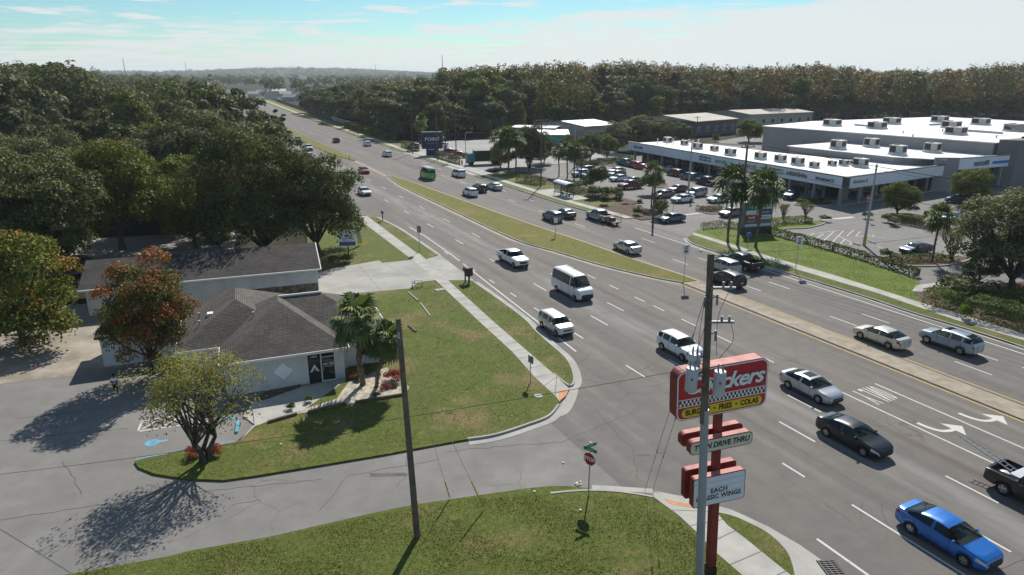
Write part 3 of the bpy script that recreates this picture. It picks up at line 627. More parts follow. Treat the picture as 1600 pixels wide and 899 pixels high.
# ------------------------------------------------------------------ shopping centre
rnd = random.Random(5)
def glyphs(w_, h_, n, seed, y=0., lean=0.):
    """a row of letter-like strokes, for shop names too small in the photograph to read"""
    r = random.Random(seed); b = MB(); step = w_/n
    for i in range(n):
        x = -w_/2+step*(i+.5); hh = h_*r.choice((1, .75, .75, .9)); z0 = -h_/2
        sw = step*.2
        b.box((x-step*.28, y, z0+hh/2), (sw, .04, hh))
        if r.random() < .75: b.box((x+step*.25, y, z0+hh/2), (sw, .04, hh*r.choice((1, .6))))
        for zf in r.sample((.08, .5, .92), 2): b.box((x, y, z0+hh*zf), (step*.36, .04, h_*.16))
    return b
RED = M('sign_red', (.42, .035, .035), .5, .4, var=.08); BLACK = M('sign_black', (.02, .02, .022), .5, .4, var=.1); GREEN = M('sign_green', (.03, .30, .06), .5, .4, var=.1)
ORANGE = M('sign_orange', (.45, .10, .02), .5, .4, var=.1); NAVY = M('sign_navy', (.02, .03, .09), .5, .4, var=.15); BLUES = M('sign_blue', (.03, .16, .48), .5, .4, var=.1); SGREY = M('sign_grey', (.20, .22, .25), .5, .4, var=.1); MAROON = M('sign_maroon', (.12, .03, .05), .5, .4, var=.1)
def place(t, me_b, name, m, p, ang):
    o_ = me_b.build(name, m, t); o_.location = p; o_.rotation_euler = (0, 0, ang); return o_
def shops():
    t = thing('shopping_strip', 'long single storey shopping strip with white roof and pale fascia over shopfronts', 'building', (0, 0, 0), ROAD_A)
    C_, L_, R_ = (106.2, 81.6), (109.8, 151.5), (139.0, 84.6)
    b = MB(); b.prism([(110.6, 85.2), (113.3, 150), (126.5, 150), (127.5, 120), (131, 100), (136, 88)], 0, 4.7); b.build('wall', GREYW, t)
    b = MB(); b.prism([(106.5, 82), (110, 151.2), (126.8, 151.0), (127.8, 120), (131.3, 100), (137.5, 85)], 4.72, 4.86); b.build('roof', MEMBR, t)
    def side(b, P0, P1, z0, z1, th): strip(b, [P0, P1], -th/2, th/2, z1, z0)
    b = MB(); side(b, L_, C_, 3.2, 5.2, .35); side(b, C_, R_, 3.2, 5.2, .35); f = b.build('fascia', FASC, t)
    b = MB(); side(b, L_, C_, 5.21, 5.36, .5); side(b, C_, R_, 5.21, 5.36, .5); b.prism([(105.9, 81.2), (106.7, 81.2), (106.7, 82.1), (105.9, 82.1)], 3.3, 5.3); side(b, (139.2, 84.4), (139.0, 86.4), 0, 5.3, .5); b.build('fascia_cap', CAPD, f)
    b = MB(); b.prism([(106.4, 82), (109.9, 151), (113.2, 151), (110.5, 85.2), (138, 88), (138.5, 84.7)], 3.22, 3.3); b.build('canopy_soffit', M('soffit', (.12, .12, .125), .9), t)
    b = MB(); b.prism([(106.6, 82.2), (110.2, 150.6), (113.2, 150.6), (110.6, 85.2), (138, 88), (138.2, 84.9)], 0, .14); b.build('walkway', CONC, t)
    for i in range(12):
        k = i/11; b = MB(); b.box((107+3.3*k, 83+66*k, 1.66), (.45, .45, 3.1)); b.build('column', GREYW, t)
    for i in range(4):
        b = MB(); b.box((112+7.6*i, 83.0+.8*i, 1.66), (.45, .45, 3.1)); b.build('column', GREYW, t)
    for i in range(15):
        k = (i+.5)/15; u, v = 110.6+2.7*k, 85.2+64.8*k
        b = MB(); b.box((u-.04, v, 1.5), (.08, 3.7, 2.6)); wf = b.build('shopfront', CAPD, t); b = MB(); b.box((u-.10, v, 1.6), (.06, 3.4, 2.3)); b.build('pane', DARKG, wf)
        if i % 3 == 1:
            b = MB(); b.box((u-.145, v+.5, .6), (.03, 2.2, .7)); b.build('window_poster', SGREY if i % 2 else BLUES, wf)
    for i in range(5):
        b = MB(); b.box((114+4.6*i, 85.45+.55*i, 1.5), (3.7, .08, 2.6)); wf = b.build('shopfront', CAPD, t); b = MB(); b.box((114+4.6*i, 85.38+.55*i, 1.6), (3.4, .06, 2.3)); b.build('pane', DARKG, wf)
    b = MB(); b.box((110.25, 92.0, 2.7), (.04, 1.3, .45)); b.build('open_sign', M('neon_red', (.7, .05, .03), .4), t)
    la = math.atan2(L_[1]-C_[1], L_[0]-C_[0]) + math.pi
    for k, w_, h_, n, m, two in ((.93, 4.2, .65, 9, MAROON, 0), (.545, 4.4, .42, 8, NAVY, 1), (.468, 4.2, .8, 6, GREEN, 0), (.36, 2.1, 1.0, 3, RED, 0), (.33, 2.1, 1.0, 3, RED, 0), (.232, 3.6, .42, 8, SGREY, 1), (.16, 5.2, .75, 8, BLACK, 0), (.168, 2.6, .3, 3, ORANGE, 0), (.065, 4.2, .62, 8, BLACK, 0)):
        p = (C_[0]+(L_[0]-C_[0])*k-.22, C_[1]+(L_[1]-C_[1])*k)
        if two:
            for dz in (.3, -.3): place(t, glyphs(w_, h_, n, int(k*1000)), 'shop_sign', m, (*p, 4.28+dz), la)
        else: place(t, glyphs(w_, h_, n, int(k*1000)), 'shop_sign', m, (*p, 4.28 if m is not ORANGE else 4.6), la)
    ra = math.atan2(R_[1]-C_[1], R_[0]-C_[0]); place(t, glyphs(4.4, .62, 8, 65), 'shop_sign', BLACK, (110.3, 81.8, 4.28), ra)
    # second block
    t2 = thing('department_store', 'second shop block with white roof and blue lettered fascia beside the strip', 'building', (0, 0, 0), ROAD_A)
    b = MB(); b.prism([(133, 92), (131, 117), (150, 118), (154, 86), (160, 86), (160, 85.0), (140, 87)], 0, 6.2); b.build('wall', GREYW, t2)
    b = MB(); b.prism([(137.5, 84.2), (132.6, 92), (130.5, 117.5), (149, 118.5), (155, 84), (160, 83.5)], 6.22, 6.36); b.build('roof', MEMBR, t2)
    b = MB(); side(b, (140.5, 83.2), (162, 81.6), 4.3, 6.5, .35); f = b.build('fascia', FASC, t2)
    b = MB(); side(b, (140.5, 83.2), (162, 81.6), 6.51, 6.66, .5); side(b, (136.4, 85.5), (140.4, 83.3), 0, 6.7, .6); b.build('fascia_cap', GREYW, f)
    b = MB(); b.prism([(140.5, 83.3), (162, 81.8), (162, 86), (140.5, 87)], 4.2, 4.28); b.build('canopy_soffit', MATS['soffit'], t2)
    for i in range(4):
        b = MB(); b.box((142+6*i, 83.4-.45*i, 2.1), (.5, .5, 4.2)); b.build('column', GREYW, t2)
    ra2 = math.atan2(-1.6, 21.5)
    place(t2, glyphs(4.6, 1.0, 7, 77), 'shop_sign', NAVY, (147, 82.5, 5.35), ra2); b = MB(); b.box((0, 0, 0), (6.4, .1, .55)); place(t2, b, 'sign_band', BLUES, (153.5, 82.0, 5.3), ra2)
    # tall store at the back
    t3 = thing('big_box_store', 'tall grey windowless store with wide white roof behind the shops', 'building', (0, 0, 0), ROAD_A)
    b = MB(); b.prism([(145, 139), (153.5, 84.5), (230, 80), (226, 142), (172, 146)], 0, 8.8); b.build('wall', GREYW, t3)
    b = MB(); b.prism([(144.7, 139.4), (153.2, 84.1), (230.4, 79.6), (226.4, 142.4), (172, 146.4)], 8.82, 9.0); b.build('roof', MEMBR, t3)
    b = MB(); b.prism([(153.9, 83.8), (156, 81), (166, 80.4), (166, 84)], 0, 9.6); b.build('entrance_tower', M('taupe_wall', (.20, .185, .18), .85, .2, var=.06), t3)
    b = MB(); b.prism([(162, 81), (174, 80.4), (174, 83), (162, 84)], 9.0, 9.9); b.add([(162, 81.2, 9.91), (176, 80, 9.91), (176, 88, 12), (162, 88, 12)], [(0, 1, 2, 3)]); b.build('entrance_roof', ROOF_D, t3)
    for k in range(9):
        b = MB(); b.prism([(152+1.5*k*.0, 88+6*k), (224, 84.5+6*k), (224, 84.8+6*k), (152, 88.3+6*k)], 9.0, 9.03); b.build('roof_seam', SEAM, t3)
    for x, y, l_, q in ((176, 100, 9, 0), (190, 120, 7, 1), (168, 125, 8, 0), (205, 104, 8, 1)):
        b = MB(); b.box((x, y, 9.25), (l_ if q else .5, .5 if q else l_, .45)); b.build('roof_duct', METAL, t3)
    for k in range(14):
        b = MB(); b.lathe([(.15, 0), (.15, .5), (.22, .5), (.22, .6)], (150+6*k+2*math.sin(k*7), 92+10*math.sin(k*2.3)+8, 9.0), 8); b.build('roof_vent', METAL, t3)
    for k in range(6):
        b = MB(); b.lathe([(.12, 0), (.12, 1.3), (.2, 1.3), (.2, 1.4)], (115+1.6*k+.5*(k % 2), 146-1.2*k, 4.86), 8); b.build('roof_vent', TRIM, t)
shops()
# rooftop plant, each a thing standing on its roof
def rooftop_unit():
    t = thing('rooftop_unit', '', 'air conditioner')
    b = MB(); b.box((0, 0, .15), (1.9, 2.3, .3)); b.build('curb', TRIM, t)
    b = MB(); b.box((0, 0, .95), (1.7, 2.1, 1.3)); cas = b.build('casing', UNIT, t)
    b = MB(); b.box((-.86, .35, .95), (.03, 1.1, 1.0)); b.box((.2, -1.06, .95), (1.0, .03, .9)); b.build('grille', DKMET, cas)
    b = MB(); b.lathe([(.45, 1.61), (.45, 1.7), (.38, 1.7)], (.1, .4, 0), 12); b.build('fan_guard', DKMET, cas)
    return t
proto_unit = rooftop_unit(); used = [0]
def unit(u, v, z, s, label, grp):
    p = (*W(u, v), z)
    if not used[0]:
        used[0] = 1; proto_unit.location = p; proto_unit.rotation_euler = (0, 0, ROAD_A); proto_unit.scale = s if isinstance(s, tuple) else (s,)*3; tag(proto_unit, label, None, grp); return proto_unit

    return dup(proto_unit, p, ROAD_A, label, grp, s)
for px, py, s in ((1043, 222, 1.1), (1069, 226, .9), (1090, 232, 1.15), (1116, 235, .95), (1141, 242, 1.2), (1188, 248, 1.2), (1219, 252, 1.15), (1246, 257, 1.2), (1272, 261, .9), (1300, 258, .8), (1318, 258, .9), (1344, 260, 1.35), (1326, 256, .7)):
    u, v = UV(g(px, py, 5.0)); unit(u, v, 4.86, s*.8, 'pale boxy air handler on the white roof of the shopping strip', 'air handlers along the shopping strip roof')
for px, py in ((1309, 232), (1361, 229), (1402, 241), (1456, 237)):
    u, v = UV(g(px, py, 6.5)); unit(u, v, 6.36, 1.25, 'beige air handler on the roof of the second shop block', 'air handlers on the second shop block')
for px, py in ((1300, 196), (1370, 200), (1393, 193), (1468, 190), (1486, 199), (1532, 194), (1493, 209), (1584, 204)):
    u, v = UV(g(px, py, 9.2)); unit(u, v, 9.0, (1.9, 1.6, 1.1), 'large dark louvred air handler on the roof of the tall grey store', 'air handlers on the tall store')

# ------------------------------------------------------------------ buildings further off
def shed(name, label, pxl, pxr, depth, h, wall, roof, rise=1., front=None, cat='building'):
    p, q = g(*pxl), g(*pxr); l = math.dist(p, q); t = thing(name, label, cat, p, math.atan2(q[1]-p[1], q[0]-p[0]))
    b = MB(); b.box((l/2, depth/2, h/2), (l, depth, h)); b.build('wall', wall, t)
    b = MB(); b.add([(-.4, -.5, h+.02), (l+.4, -.5, h+.02), (l+.4, depth/2, h+rise), (-.4, depth/2, h+rise), (l+.4, depth+.5, h+.02), (-.4, depth+.5, h+.02), (-.4, -.5, h-.2), (l+.4, -.5, h-.2)], [(0, 1, 2, 3), (3, 2, 4, 5), (6, 7, 1, 0)])
    b.add([(0, 0, h), (0, depth, h), (0, depth/2, h+rise-.05)], [(0, 2, 1)]); b.add([(l, 0, h), (l, depth, h), (l, depth/2, h+rise-.05)], [(0, 1, 2)]); b.build('roof', roof, t)
    n = max(2, int(l/5))
    for i in range(n):
        b = MB(); b.box((l*(i+.5)/n, -.03, h*.45), (1.6, .06, h*.35)); wf = b.build('window', front or TRIM, t); b = MB(); b.box((l*(i+.5)/n, -.07, h*.45), (1.4, .04, h*.3)); b.build('pane', DARKG, wf)
    return t
TEAL = M('teal_wall', (.05, .26, .22), .7, .3, var=.1); TIN = M('tin_roof', (.30, .32, .34), .5, .4, .2, var=.15, scale=.4); TANR = M('tan_roof', (.42, .38, .32), .8, .2, var=.12, scale=.2); BEIGE = M('beige_wall', (.42, .38, .32), .8, .2, var=.1); DARKW = M('dark_wall', (.10, .10, .11), .8, .2, var=.1)
shed('garage_building', 'teal fronted garage under a grey tin roof beyond the palms', (842, 232), (888, 232), 16, 4.2, TEAL, TIN, 1.)
shed('garage_building', 'dark garage with flat white canopy roof behind the bus shelter palms', (800, 226), (866, 228), 9, 5.6, DARKW, MEMBR, .3)
shed('warehouse', 'white warehouse with low grey roof among the trees beyond the car park', (913, 222), (962, 218), 24, 5.2, BEIGE, TIN, 1.2)
shed('warehouse', 'wide tan roofed warehouse between trees left of the tall grey store', (1085, 214), (1150, 208), 30, 5.5, DARKW, TANR, 1.6)
shed('warehouse', 'long low beige warehouse behind the tall grey store', (1170, 200), (1268, 195), 25, 5.6, BEIGE, TANR, 1.2)
hr = random.Random(3)
for i, (px, py, wd) in enumerate(((398, 152, 10), (412, 149, 12), (426, 155, 11), (436, 147, 14), (446, 152, 10), (455, 158, 11), (330, 139, 16), (318, 135, 16), (306, 137, 14), (496, 147, 14), (520, 139, 18), (470, 143, 14))):
    p = g(px, py); ang = hr.uniform(-.3, .5); rc = [TANR, TIN, ROOF, MEMBR][i % 4]
    t = thing('house', ['distant house with tan gabled roof beyond the end of the road', 'distant house with grey tin roof beyond the end of the road', 'distant house with brown shingle roof beyond the end of the road', 'distant house with bright white roof above the left trees'][i % 4], 'house', p, ang, 'distant houses')
    b = MB(); b.box((0, 0, 1.5), (wd, 8, 3)); b.build('wall', BEIGE if i % 2 else STUCCO, t)
    b = MB(); b.add([(-wd/2-.5, -4.6, 3), (wd/2+.5, -4.6, 3), (wd/2+.5, 0, 5.4), (-wd/2-.5, 0, 5.4), (wd/2+.5, 4.6, 3), (-wd/2-.5, 4.6, 3)], [(0, 1, 2, 3), (3, 2, 4, 5), (0, 3, 5), (1, 4, 2)]); b.build('roof', rc, t)
# fences along the far right of the road
def fence(label, pts, h, m, posts=None, every=2.6, rails=False):
    t = thing('fence', label, 'fence', (*pts[0], 0)); o0 = pts[0]
    b = MB(); loc = [(p[0]-o0[0], p[1]-o0[1]) for p in pts]; strip(b, loc, -.05, .05, h, .05); b.build('panel', m, t)
    k = 0; pm = MB()
    for (a, c) in zip(loc, loc[1:]):
        l = math.dist(a, c); n = max(1, int(l/every))
        for i in range(n):
            k += 1
            if k > 90: break
            f = i/n; b = MB(); b.box((a[0]+(c[0]-a[0])*f, a[1]+(c[1]-a[1])*f, h/2+.05), (.16, .16, h+.1)); b.build('post', posts or m, t)
    return t
WOODF = M('fence_wood', (.17, .145, .12), .9, .2, var=.25, scale=.8); WALLW = M('block_wall', (.50, .49, .47), .85, .2, var=.1, scale=.3)
fence('weathered brown wood fence along the far right of the road', [W(71.4, 236), W(72.5, 262), W(73.3, 300)], 1.9, WOODF, every=3)
fence('pale block wall along the far road between two brown fences', [W(73.4, 301), W(75, 352)], 2.0, WALLW, every=5)
fence('brown fence on the far road past the pale block wall', [W(75.1, 353), W(77, 420), W(84, 600)], 1.9, WOODF, every=6)
CHAIN = M('chain_link', (.22, .24, .24), .6, .4, .3, var=.1)
def chainlink(label, pts, h=1.8):
    t = thing('chain_link_fence', label, 'fence', (*pts[0], 0)); o0 = pts[0]; loc = [(p[0]-o0[0], p[1]-o0[1]) for p in pts]
    b = MB(); n_ = 0
    for a, c in zip(loc, loc[1:]):
        l = math.dist(a, c); n = int(l/.45)
        for i in range(n):
            for s_ in (0, 1):
                f0, f1 = i/n, min(1, (i+4)/n); z0, z1 = (.05, h) if s_ else (h, .05)
                b.tube([(a[0]+(c[0]-a[0])*f0, a[1]+(c[1]-a[1])*f0, z0), (a[0]+(c[0]-a[0])*f1, a[1]+(c[1]-a[1])*f1, z1)], .008, 3, False)
    b.build('mesh_wire', CHAIN, t); b = MB(); b.tube([(*p, h) for p in loc], .03, 5); b.build('top_rail', CHAIN, t)
    for a, c in zip(loc, loc[1:]):
        n = max(1, int(math.dist(a, c)/3.2))
        for i in range(n+1):
            b = MB(); f = i/n; b.tube([(a[0]+(c[0]-a[0])*f, a[1]+(c[1]-a[1])*f, 0), (a[0]+(c[0]-a[0])*f, a[1]+(c[1]-a[1])*f, h+.05)], .035, 6); b.build('post', CHAIN, t)
chainlink('grey chain link fence along the roadside edge of the pale truck lot', [W(68.4, 167), W(68.4, 184)])
chainlink('grey chain link fence across the back of the pale truck lot', [W(76, 231), W(96, 229), W(117, 227)], 2.2)
# ================================================================== VEHICLES
TYRE = M('tyre_rubber', (.018, .018, .018), .85, .2, var=.2); RIM = M('alloy_rim', (.42, .43, .44), .35, .5, .8, var=.1, scale=6)
CGLASS = glassmat('car_glass', (.012, .018, .018), .04); WGLASS = glassmat('windscreen_glass', (.028, .042, .038), .03); CHEAD = M('headlight_lens', (.55, .57, .58), .12, .6, .2, var=.1); CTAIL = M('taillight_lens', (.28, .012, .012), .18, .6, var=.1)
BLACKP = M('black_plastic', (.022, .022, .023), .6, .35, var=.15); PLATE = M('license_plate', (.62, .64, .62), .5, .4, var=.08); INTER = M('car_floor', (.012, .012, .012), .9, .1)
P = {k: paint(k, c, mt) for k, c, mt in (('white', (.74, .745, .75), 0), ('silver', (.42, .43, .44), .5), ('grey', (.165, .17, .18), .45), ('black', (.012, .013, .016), .2), ('blue', (.005, .13, .46), .25), ('red', (.32, .012, .02), .15),
     ('maroon', (.10, .012, .018), .25), ('navy', (.018, .035, .075), .3), ('paleblue', (.30, .36, .42), .45), ('cream', (.56, .53, .44), .35), ('green', (.08, .42, .07), 0), ('teal', (.02, .20, .24), .2), ('bluegrey', (.09, .13, .17), .45), ('soul', (.56, .55, .52), .25), ('brown', (.10, .08, .075), .4), ('darkgreen', (.02, .045, .035), .2))}
def pl(keys, x):
    """monotone-ish smooth interpolation through the keys (x, value)"""
    n = len(keys); x = min(max(x, keys[0][0]), keys[-1][0]); i = max(0, min(n-2, sum(1 for k in keys if k[0] <= x)-1))
    s = [(keys[j+1][1]-keys[j][1])/(keys[j+1][0]-keys[j][0]) for j in range(n-1)]
    def m(j):
        if j == 0: return s[0]
        if j == n-1: return s[-1]
        return 0. if s[j-1]*s[j] <= 0 else 2*s[j-1]*s[j]/(s[j-1]+s[j])
    (x0, y0), (x1, y1) = keys[i], keys[i+1]; h = x1-x0; t = (x-x0)/h
    return y0*(1+2*t)*(1-t)**2+m(i)*h*t*(1-t)**2+y1*t*t*(3-2*t)+m(i+1)*h*t*t*(t-1)
# side silhouette (centre line), shoulder line and plan half-width: x in metres from the middle, front is +x
SPEC = {
 'sedan': dict(L=4.75, W=1.84, wr=.335, wb=2.75, off=.03, floor=.20, top=[(-2.38, .58), (-2.35, .94), (-2.24, 1.09), (-1.88, 1.13), (-1.12, 1.385), (-.6, 1.465), (-.05, 1.48), (.36, 1.43), (1.24, 1.03), (1.36, 1.00), (2.05, .88), (2.3, .76), (2.38, .52)],
   belt=[(-2.38, .54), (-2.34, .84), (-2.15, 1.0), (-1.5, 1.02), (0, .97), (1.1, .93), (1.95, .83), (2.28, .71), (2.38, .50)], cab=(-1.88, 1.24, -1.05, .36), bp=[-.32], tum=.42),
 'suv': dict(L=4.5, W=1.87, wr=.365, wb=2.68, off=.05, floor=.27, top=[(-2.25, .6), (-2.22, 1.05), (-2.12, 1.25), (-1.86, 1.57), (-1.5, 1.66), (-.6, 1.705), (.1, 1.69), (.48, 1.63), (1.12, 1.20), (1.25, 1.16), (1.9, 1.07), (2.14, .94), (2.25, .58)],
   belt=[(-2.25, .59), (-2.21, 1.02), (-2.05, 1.17), (-1, 1.13), (0, 1.10), (1.1, 1.07), (1.85, .99), (2.14, .85), (2.25, .55)], cab=(-2.14, 1.14, -1.8, .46), bp=[-.35, -1.3], tum=.36),
 'box': dict(L=4.2, W=1.80, wr=.33, wb=2.6, off=.02, floor=.22, top=[(-2.1, .55), (-2.08, 1.0), (-2.04, 1.2), (-1.93, 1.55), (-1.7, 1.60), (-.6, 1.63), (.3, 1.61), (.68, 1.55), (1.18, 1.12), (1.3, 1.08), (1.85, .98), (2.03, .84), (2.1, .5)],
   belt=[(-2.1, .54), (-2.07, .98), (-1.9, 1.12), (-1, 1.06), (0, 1.02), (1.1, .99), (1.75, .92), (2.02, .78), (2.1, .48)], cab=(-2.06, 1.2, -1.9, .64), bp=[-.2, -1.3], tum=.28),
 'minivan': dict(L=5.0, W=1.98, wr=.34, wb=3.0, off=.1, floor=.22, top=[(-2.5, .55), (-2.47, 1.05), (-2.4, 1.3), (-2.2, 1.68), (-1.9, 1.75), (-.6, 1.78), (.4, 1.75), (.85, 1.66), (1.6, 1.12), (1.75, 1.06), (2.2, .92), (2.42, .76), (2.5, .5)],
   belt=[(-2.5, .54), (-2.46, 1.0), (-2.2, 1.12), (-1, 1.05), (0, 1.02), (1.4, .98), (2.1, .84), (2.4, .7), (2.5, .48)], cab=(-2.42, 1.66, -2.16, .8), bp=[.05, -1.2], tum=.3),
 'van': dict(L=5.95, W=2.06, wr=.36, wb=3.75, off=.1, floor=.3, top=[(-2.98, .6), (-2.97, 1.4), (-2.95, 2.3), (-2.85, 2.56), (-2.6, 2.62), (0, 2.64), (1.05, 2.62), (1.35, 2.53), (1.52, 2.36), (2.08, 1.58), (2.2, 1.49), (2.72, 1.30), (2.92, 1.02), (2.98, .58)],
   belt=[(-2.98, .59), (-2.97, 1.3), (-2.7, 1.45), (0, 1.45), (1.7, 1.42), (2.2, 1.30), (2.7, 1.12), (2.92, .92), (2.98, .56)], cab=(-2.96, 2.14, -2.85, 1.40), bp=[.88], tum=.14),
 'pickup': dict(L=5.75, W=2.0, wr=.40, wb=3.68, off=.1, floor=.35, top=[(-2.87, .62), (-2.85, 1.0), (-2.83, 1.27), (-1.2, 1.28), (-1.12, 1.32), (-.98, 1.72), (-.8, 1.84), (-.2, 1.90), (.4, 1.88), (.75, 1.80), (1.28, 1.32), (1.4, 1.26), (2.3, 1.20), (2.65, 1.12), (2.82, .95), (2.87, .6)],
   belt=[(-2.87, .6), (-2.85, .98), (-2.82, 1.22), (-1.2, 1.22), (0, 1.20), (1.3, 1.17), (2.3, 1.1), (2.65, 1.02), (2.82, .86), (2.87, .58)], cab=(-1.14, 1.34, -.95, .72), bp=[-.05], tum=.3, bed=(-2.75, -1.2)),
}
SEATM = M('car_seat', (.05, .048, .045), .9, .2, var=.2); DASHM = M('car_dash', (.10, .105, .10), .8, .2, var=.2)
def clearglass(name, f):
    m, nt, out, co = newmat(name); b = nd(nt, 'BsdfPrincipled', None, Base_Color=(.014, .020, .019), Roughness=.03); b.inputs['Specular IOR Level'].default_value = .7
    t = nd(nt, 'BsdfTransparent', None, Color=(.62, .72, .68)); mx = nd(nt, 'MixShader'); mx.inputs[0].default_value = f; nt.links.new(b.outputs[0], mx.inputs[1]); nt.links.new(t.outputs[0], mx.inputs[2]); nt.links.new(mx.outputs[0], out.inputs[0]); return m
WCLEAR, SCLEAR = clearglass('windscreen_clear', .62), clearglass('side_glass_tinted', .34)
CACHE = {}
def car_parts(kind):
    if kind in CACHE: return CACHE[kind]
    s = SPEC[kind]; L, W_, wr = s['L'], s['W'], s['wr']; xw = [s['off']+s['wb']/2, s['off']-s['wb']/2]; Ra = wr+.075
    xs = set(np.round(np.linspace(-L/2, L/2, 30), 4))
    for k in s['top']: xs.add(round(k[0], 4))
    for x in xw:
        for f in (-1, -.92, -.74, -.45, 0, .45, .74, .92, 1): xs.add(round(x+Ra*f, 4))
    for x in s['bp']: xs.update((round(x-.06, 4), round(x+.06, 4)))
    c0, c1, t0, t1 = s['cab']; xs.update((c0, c1, t0, t1)); xs = sorted(xs)
    xs = [x for i, x in enumerate(xs) if i == 0 or x-xs[i-1] > .012 or x in (c0, c1)]
    hw = [(-L/2, .74), (-L/2+.06, .84), (-L/2+.3, .94), (-L/2+.9, 1), (L/2-1.1, 1), (L/2-.45, .955), (L/2-.14, .85), (L/2, .68)] if kind not in ('van', 'pickup', 'box') else [(-L/2, .93), (-L/2+.06, .97), (-L/2+.4, 1), (L/2-1.0, 1), (L/2-.4, .95), (L/2-.1, .83), (L/2, .72)]
    fz = s['floor']; rows = []
    for x in xs:
        wd = W_/2*pl(hw, x); top = pl(s['top'], x); bl = min(pl(s['belt'], x), top-.004); d = top-bl
        e = min(1, (L/2-abs(x))/.5); zb = fz + (1-e)*.10
        az = zb
        for q in xw:
            dx = abs(x-q)
            if dx < Ra: az = max(az, wr + math.sqrt(max(0, Ra*Ra-dx*dx)))
        sill = max(zb+.07, az); mid = max(sill+.04, bl*.66+sill*.34); mid = min(mid, bl-.02); sill = min(sill, mid-.01)
        cab = min(1., max(0., (d-.10)/.25)); kt = s['tum']
        rows.append([(0, zb), (wd*.70, zb), (wd*.965, sill), (wd, mid), (wd*.985, bl), (wd*(.945-.01*cab), bl+.025*min(1, d/.1)), (wd*.945-kt*d*.92-.02*cab, bl+d*.86), (wd*.945-kt*d-.085*cab-.03, bl+d*.965), (wd*.52, top-.004), (0, top)])
    nj = 10; V = []
    for x, r_ in zip(xs, rows): V += [(x, y, z) for y, z in r_]+[(x, -y, z) for y, z in r_[1:-1]]
    np_ = 2*nj-2
    def vid(i, j, sd): return i*np_ + (j if sd > 0 or j in (0, nj-1) else nj-1+j)
    F = {k: [] for k in ('body', 'windscreen', 'rear_window', 'lw', 'rw', 'hl', 'hr', 'tl', 'tr', 'grille', 'bumper', 'sunroof')}
    bed = s.get('bed'); n = len(xs)
    for i in range(n-1):
        xm = (xs[i]+xs[i+1])/2
        for sd in (1, -1):
            for j in range(nj-1):
                q = (vid(i, j, sd), vid(i+1, j, sd), vid(i+1, j+1, sd), vid(i, j+1, sd)); q = q if sd < 0 else q[::-1]
                q = tuple(dict.fromkeys(q)); key = 'body'
                pil = any(abs(xm-b_) < .07 for b_ in s['bp'])
                d0, d1 = rows[i][9][1]-rows[i][4][1], rows[i+1][9][1]-rows[i+1][4][1]
                if j == 5 and not pil and min(d0, d1) > .16 and c0+.12 < xm < c1-.12: key = 'lw' if sd > 0 else 'rw'
                if kind == 'van' and j == 5 and .84 < xm < .92: key = 'body'
                if j >= 6 and t1 < xm < c1-.02: key = 'windscreen'
                if j >= 6 and c0+.03 < xm < t0+.02 and kind != 'van': key = 'rear_window'
                if bed and bed[0] < xm < bed[1] and j >= 7: continue
                if xm > L/2-.42 and j == 3: key = 'hl' if sd > 0 else 'hr'
                if xm < -L/2+(.26 if kind in ('sedan',) else .13) and j == 3: key = 'tl' if sd > 0 else 'tr'
                F[key].append(q)
    for i, key in ((0, 'body'), (n-1, 'grille')):
        for sd in (1, -1):
            for j in range(nj-1):
                q = (vid(i, j, sd), vid(i, j+1, sd)) + ((vid(i, j+1, -sd), vid(i, j, -sd)) if False else (i*np_+nj-1, i*np_)) if False else None
        ring = [vid(i, j, 1) for j in range(nj)]+[vid(i, j, -1) for j in range(nj-2, 0, -1)]
        F[key].append(tuple(ring) if i else tuple(ring[::-1]))
    def sub(fs, sm=38):
        ids = sorted({v for f in fs for v in f}); mp = {v: k for k, v in enumerate(ids)}
        return mesh_of([V[v] for v in ids], [tuple(mp[v] for v in f) for f in fs], sm) if fs else None
    out = {k: sub(f) for k, f in F.items()}
    ww = .225 if kind not in ('pickup', 'van') else .26
    yw = W_/2-ww/2-.015
    b = MB(); b.lathe([(wr*.62, -ww/2), (wr*.86, -ww/2), (wr, -ww/2+.035), (wr, ww/2-.035), (wr*.9, ww/2), (wr*.62, ww/2), (wr*.60, ww/2-.05)], n=20)
    ty = b.mesh(50); ty.transform(Matrix.Rotation(-math.pi/2, 4, 'X'))
    b = MB(); z = ww/2-.035; b.lathe([(wr*.61, z-.05), (wr*.61, z+.02), (wr*.55, z+.02), (wr*.53, z-.04)], n=20)
    b.lathe([(wr*.15, z-.04), (wr*.15, z+.01), (wr*.10, z+.016)], n=10)
    for k in range(5):
        a = 2*math.pi*k/5
        for da in (-.17, .17):
            ca, sa = math.cos(a+da*.35), math.sin(a+da*.35); c2, s2 = math.cos(a+da), math.sin(a+da); t_ = .035
            b.add([(ca*wr*.12-sa*t_, sa*wr*.12+ca*t_, z+.012), (ca*wr*.12+sa*t_, sa*wr*.12-ca*t_, z+.012), (c2*wr*.57+s2*t_, s2*wr*.57-c2*t_, z+.01), (c2*wr*.57-s2*t_, s2*wr*.57+c2*t_, z+.01)], [(0, 1, 2, 3)])
    rm = b.mesh(40); rm.transform(Matrix.Rotation(-math.pi/2, 4, 'X'))
    out['tyre'], out['rim'] = ty, rm; out['wheels'] = [(x, yw*sd, wr, 0 if sd > 0 else math.pi) for x in xw for sd in (1, -1)]
    b = MB(); m = MB(); fx = xs[-1]; zg = rows[-1]
    b.box((0, 0, fz+.10), (L-.7, W_*.62, .12)); b.box((xw[0], 0, wr+.05), (Ra*1.7, W_*.80, wr*1.1)); b.box((xw[1], 0, wr+.05), (Ra*1.7, W_*.80, wr*1.1)); out['under'] = b.mesh()
    b = MB(); b.box((0, 0, 0), (.10, .16, .13), taper=.85); b.box((.0, -.1, -.03), (.05, .1, .04)); out['mirror'] = b.mesh(40)
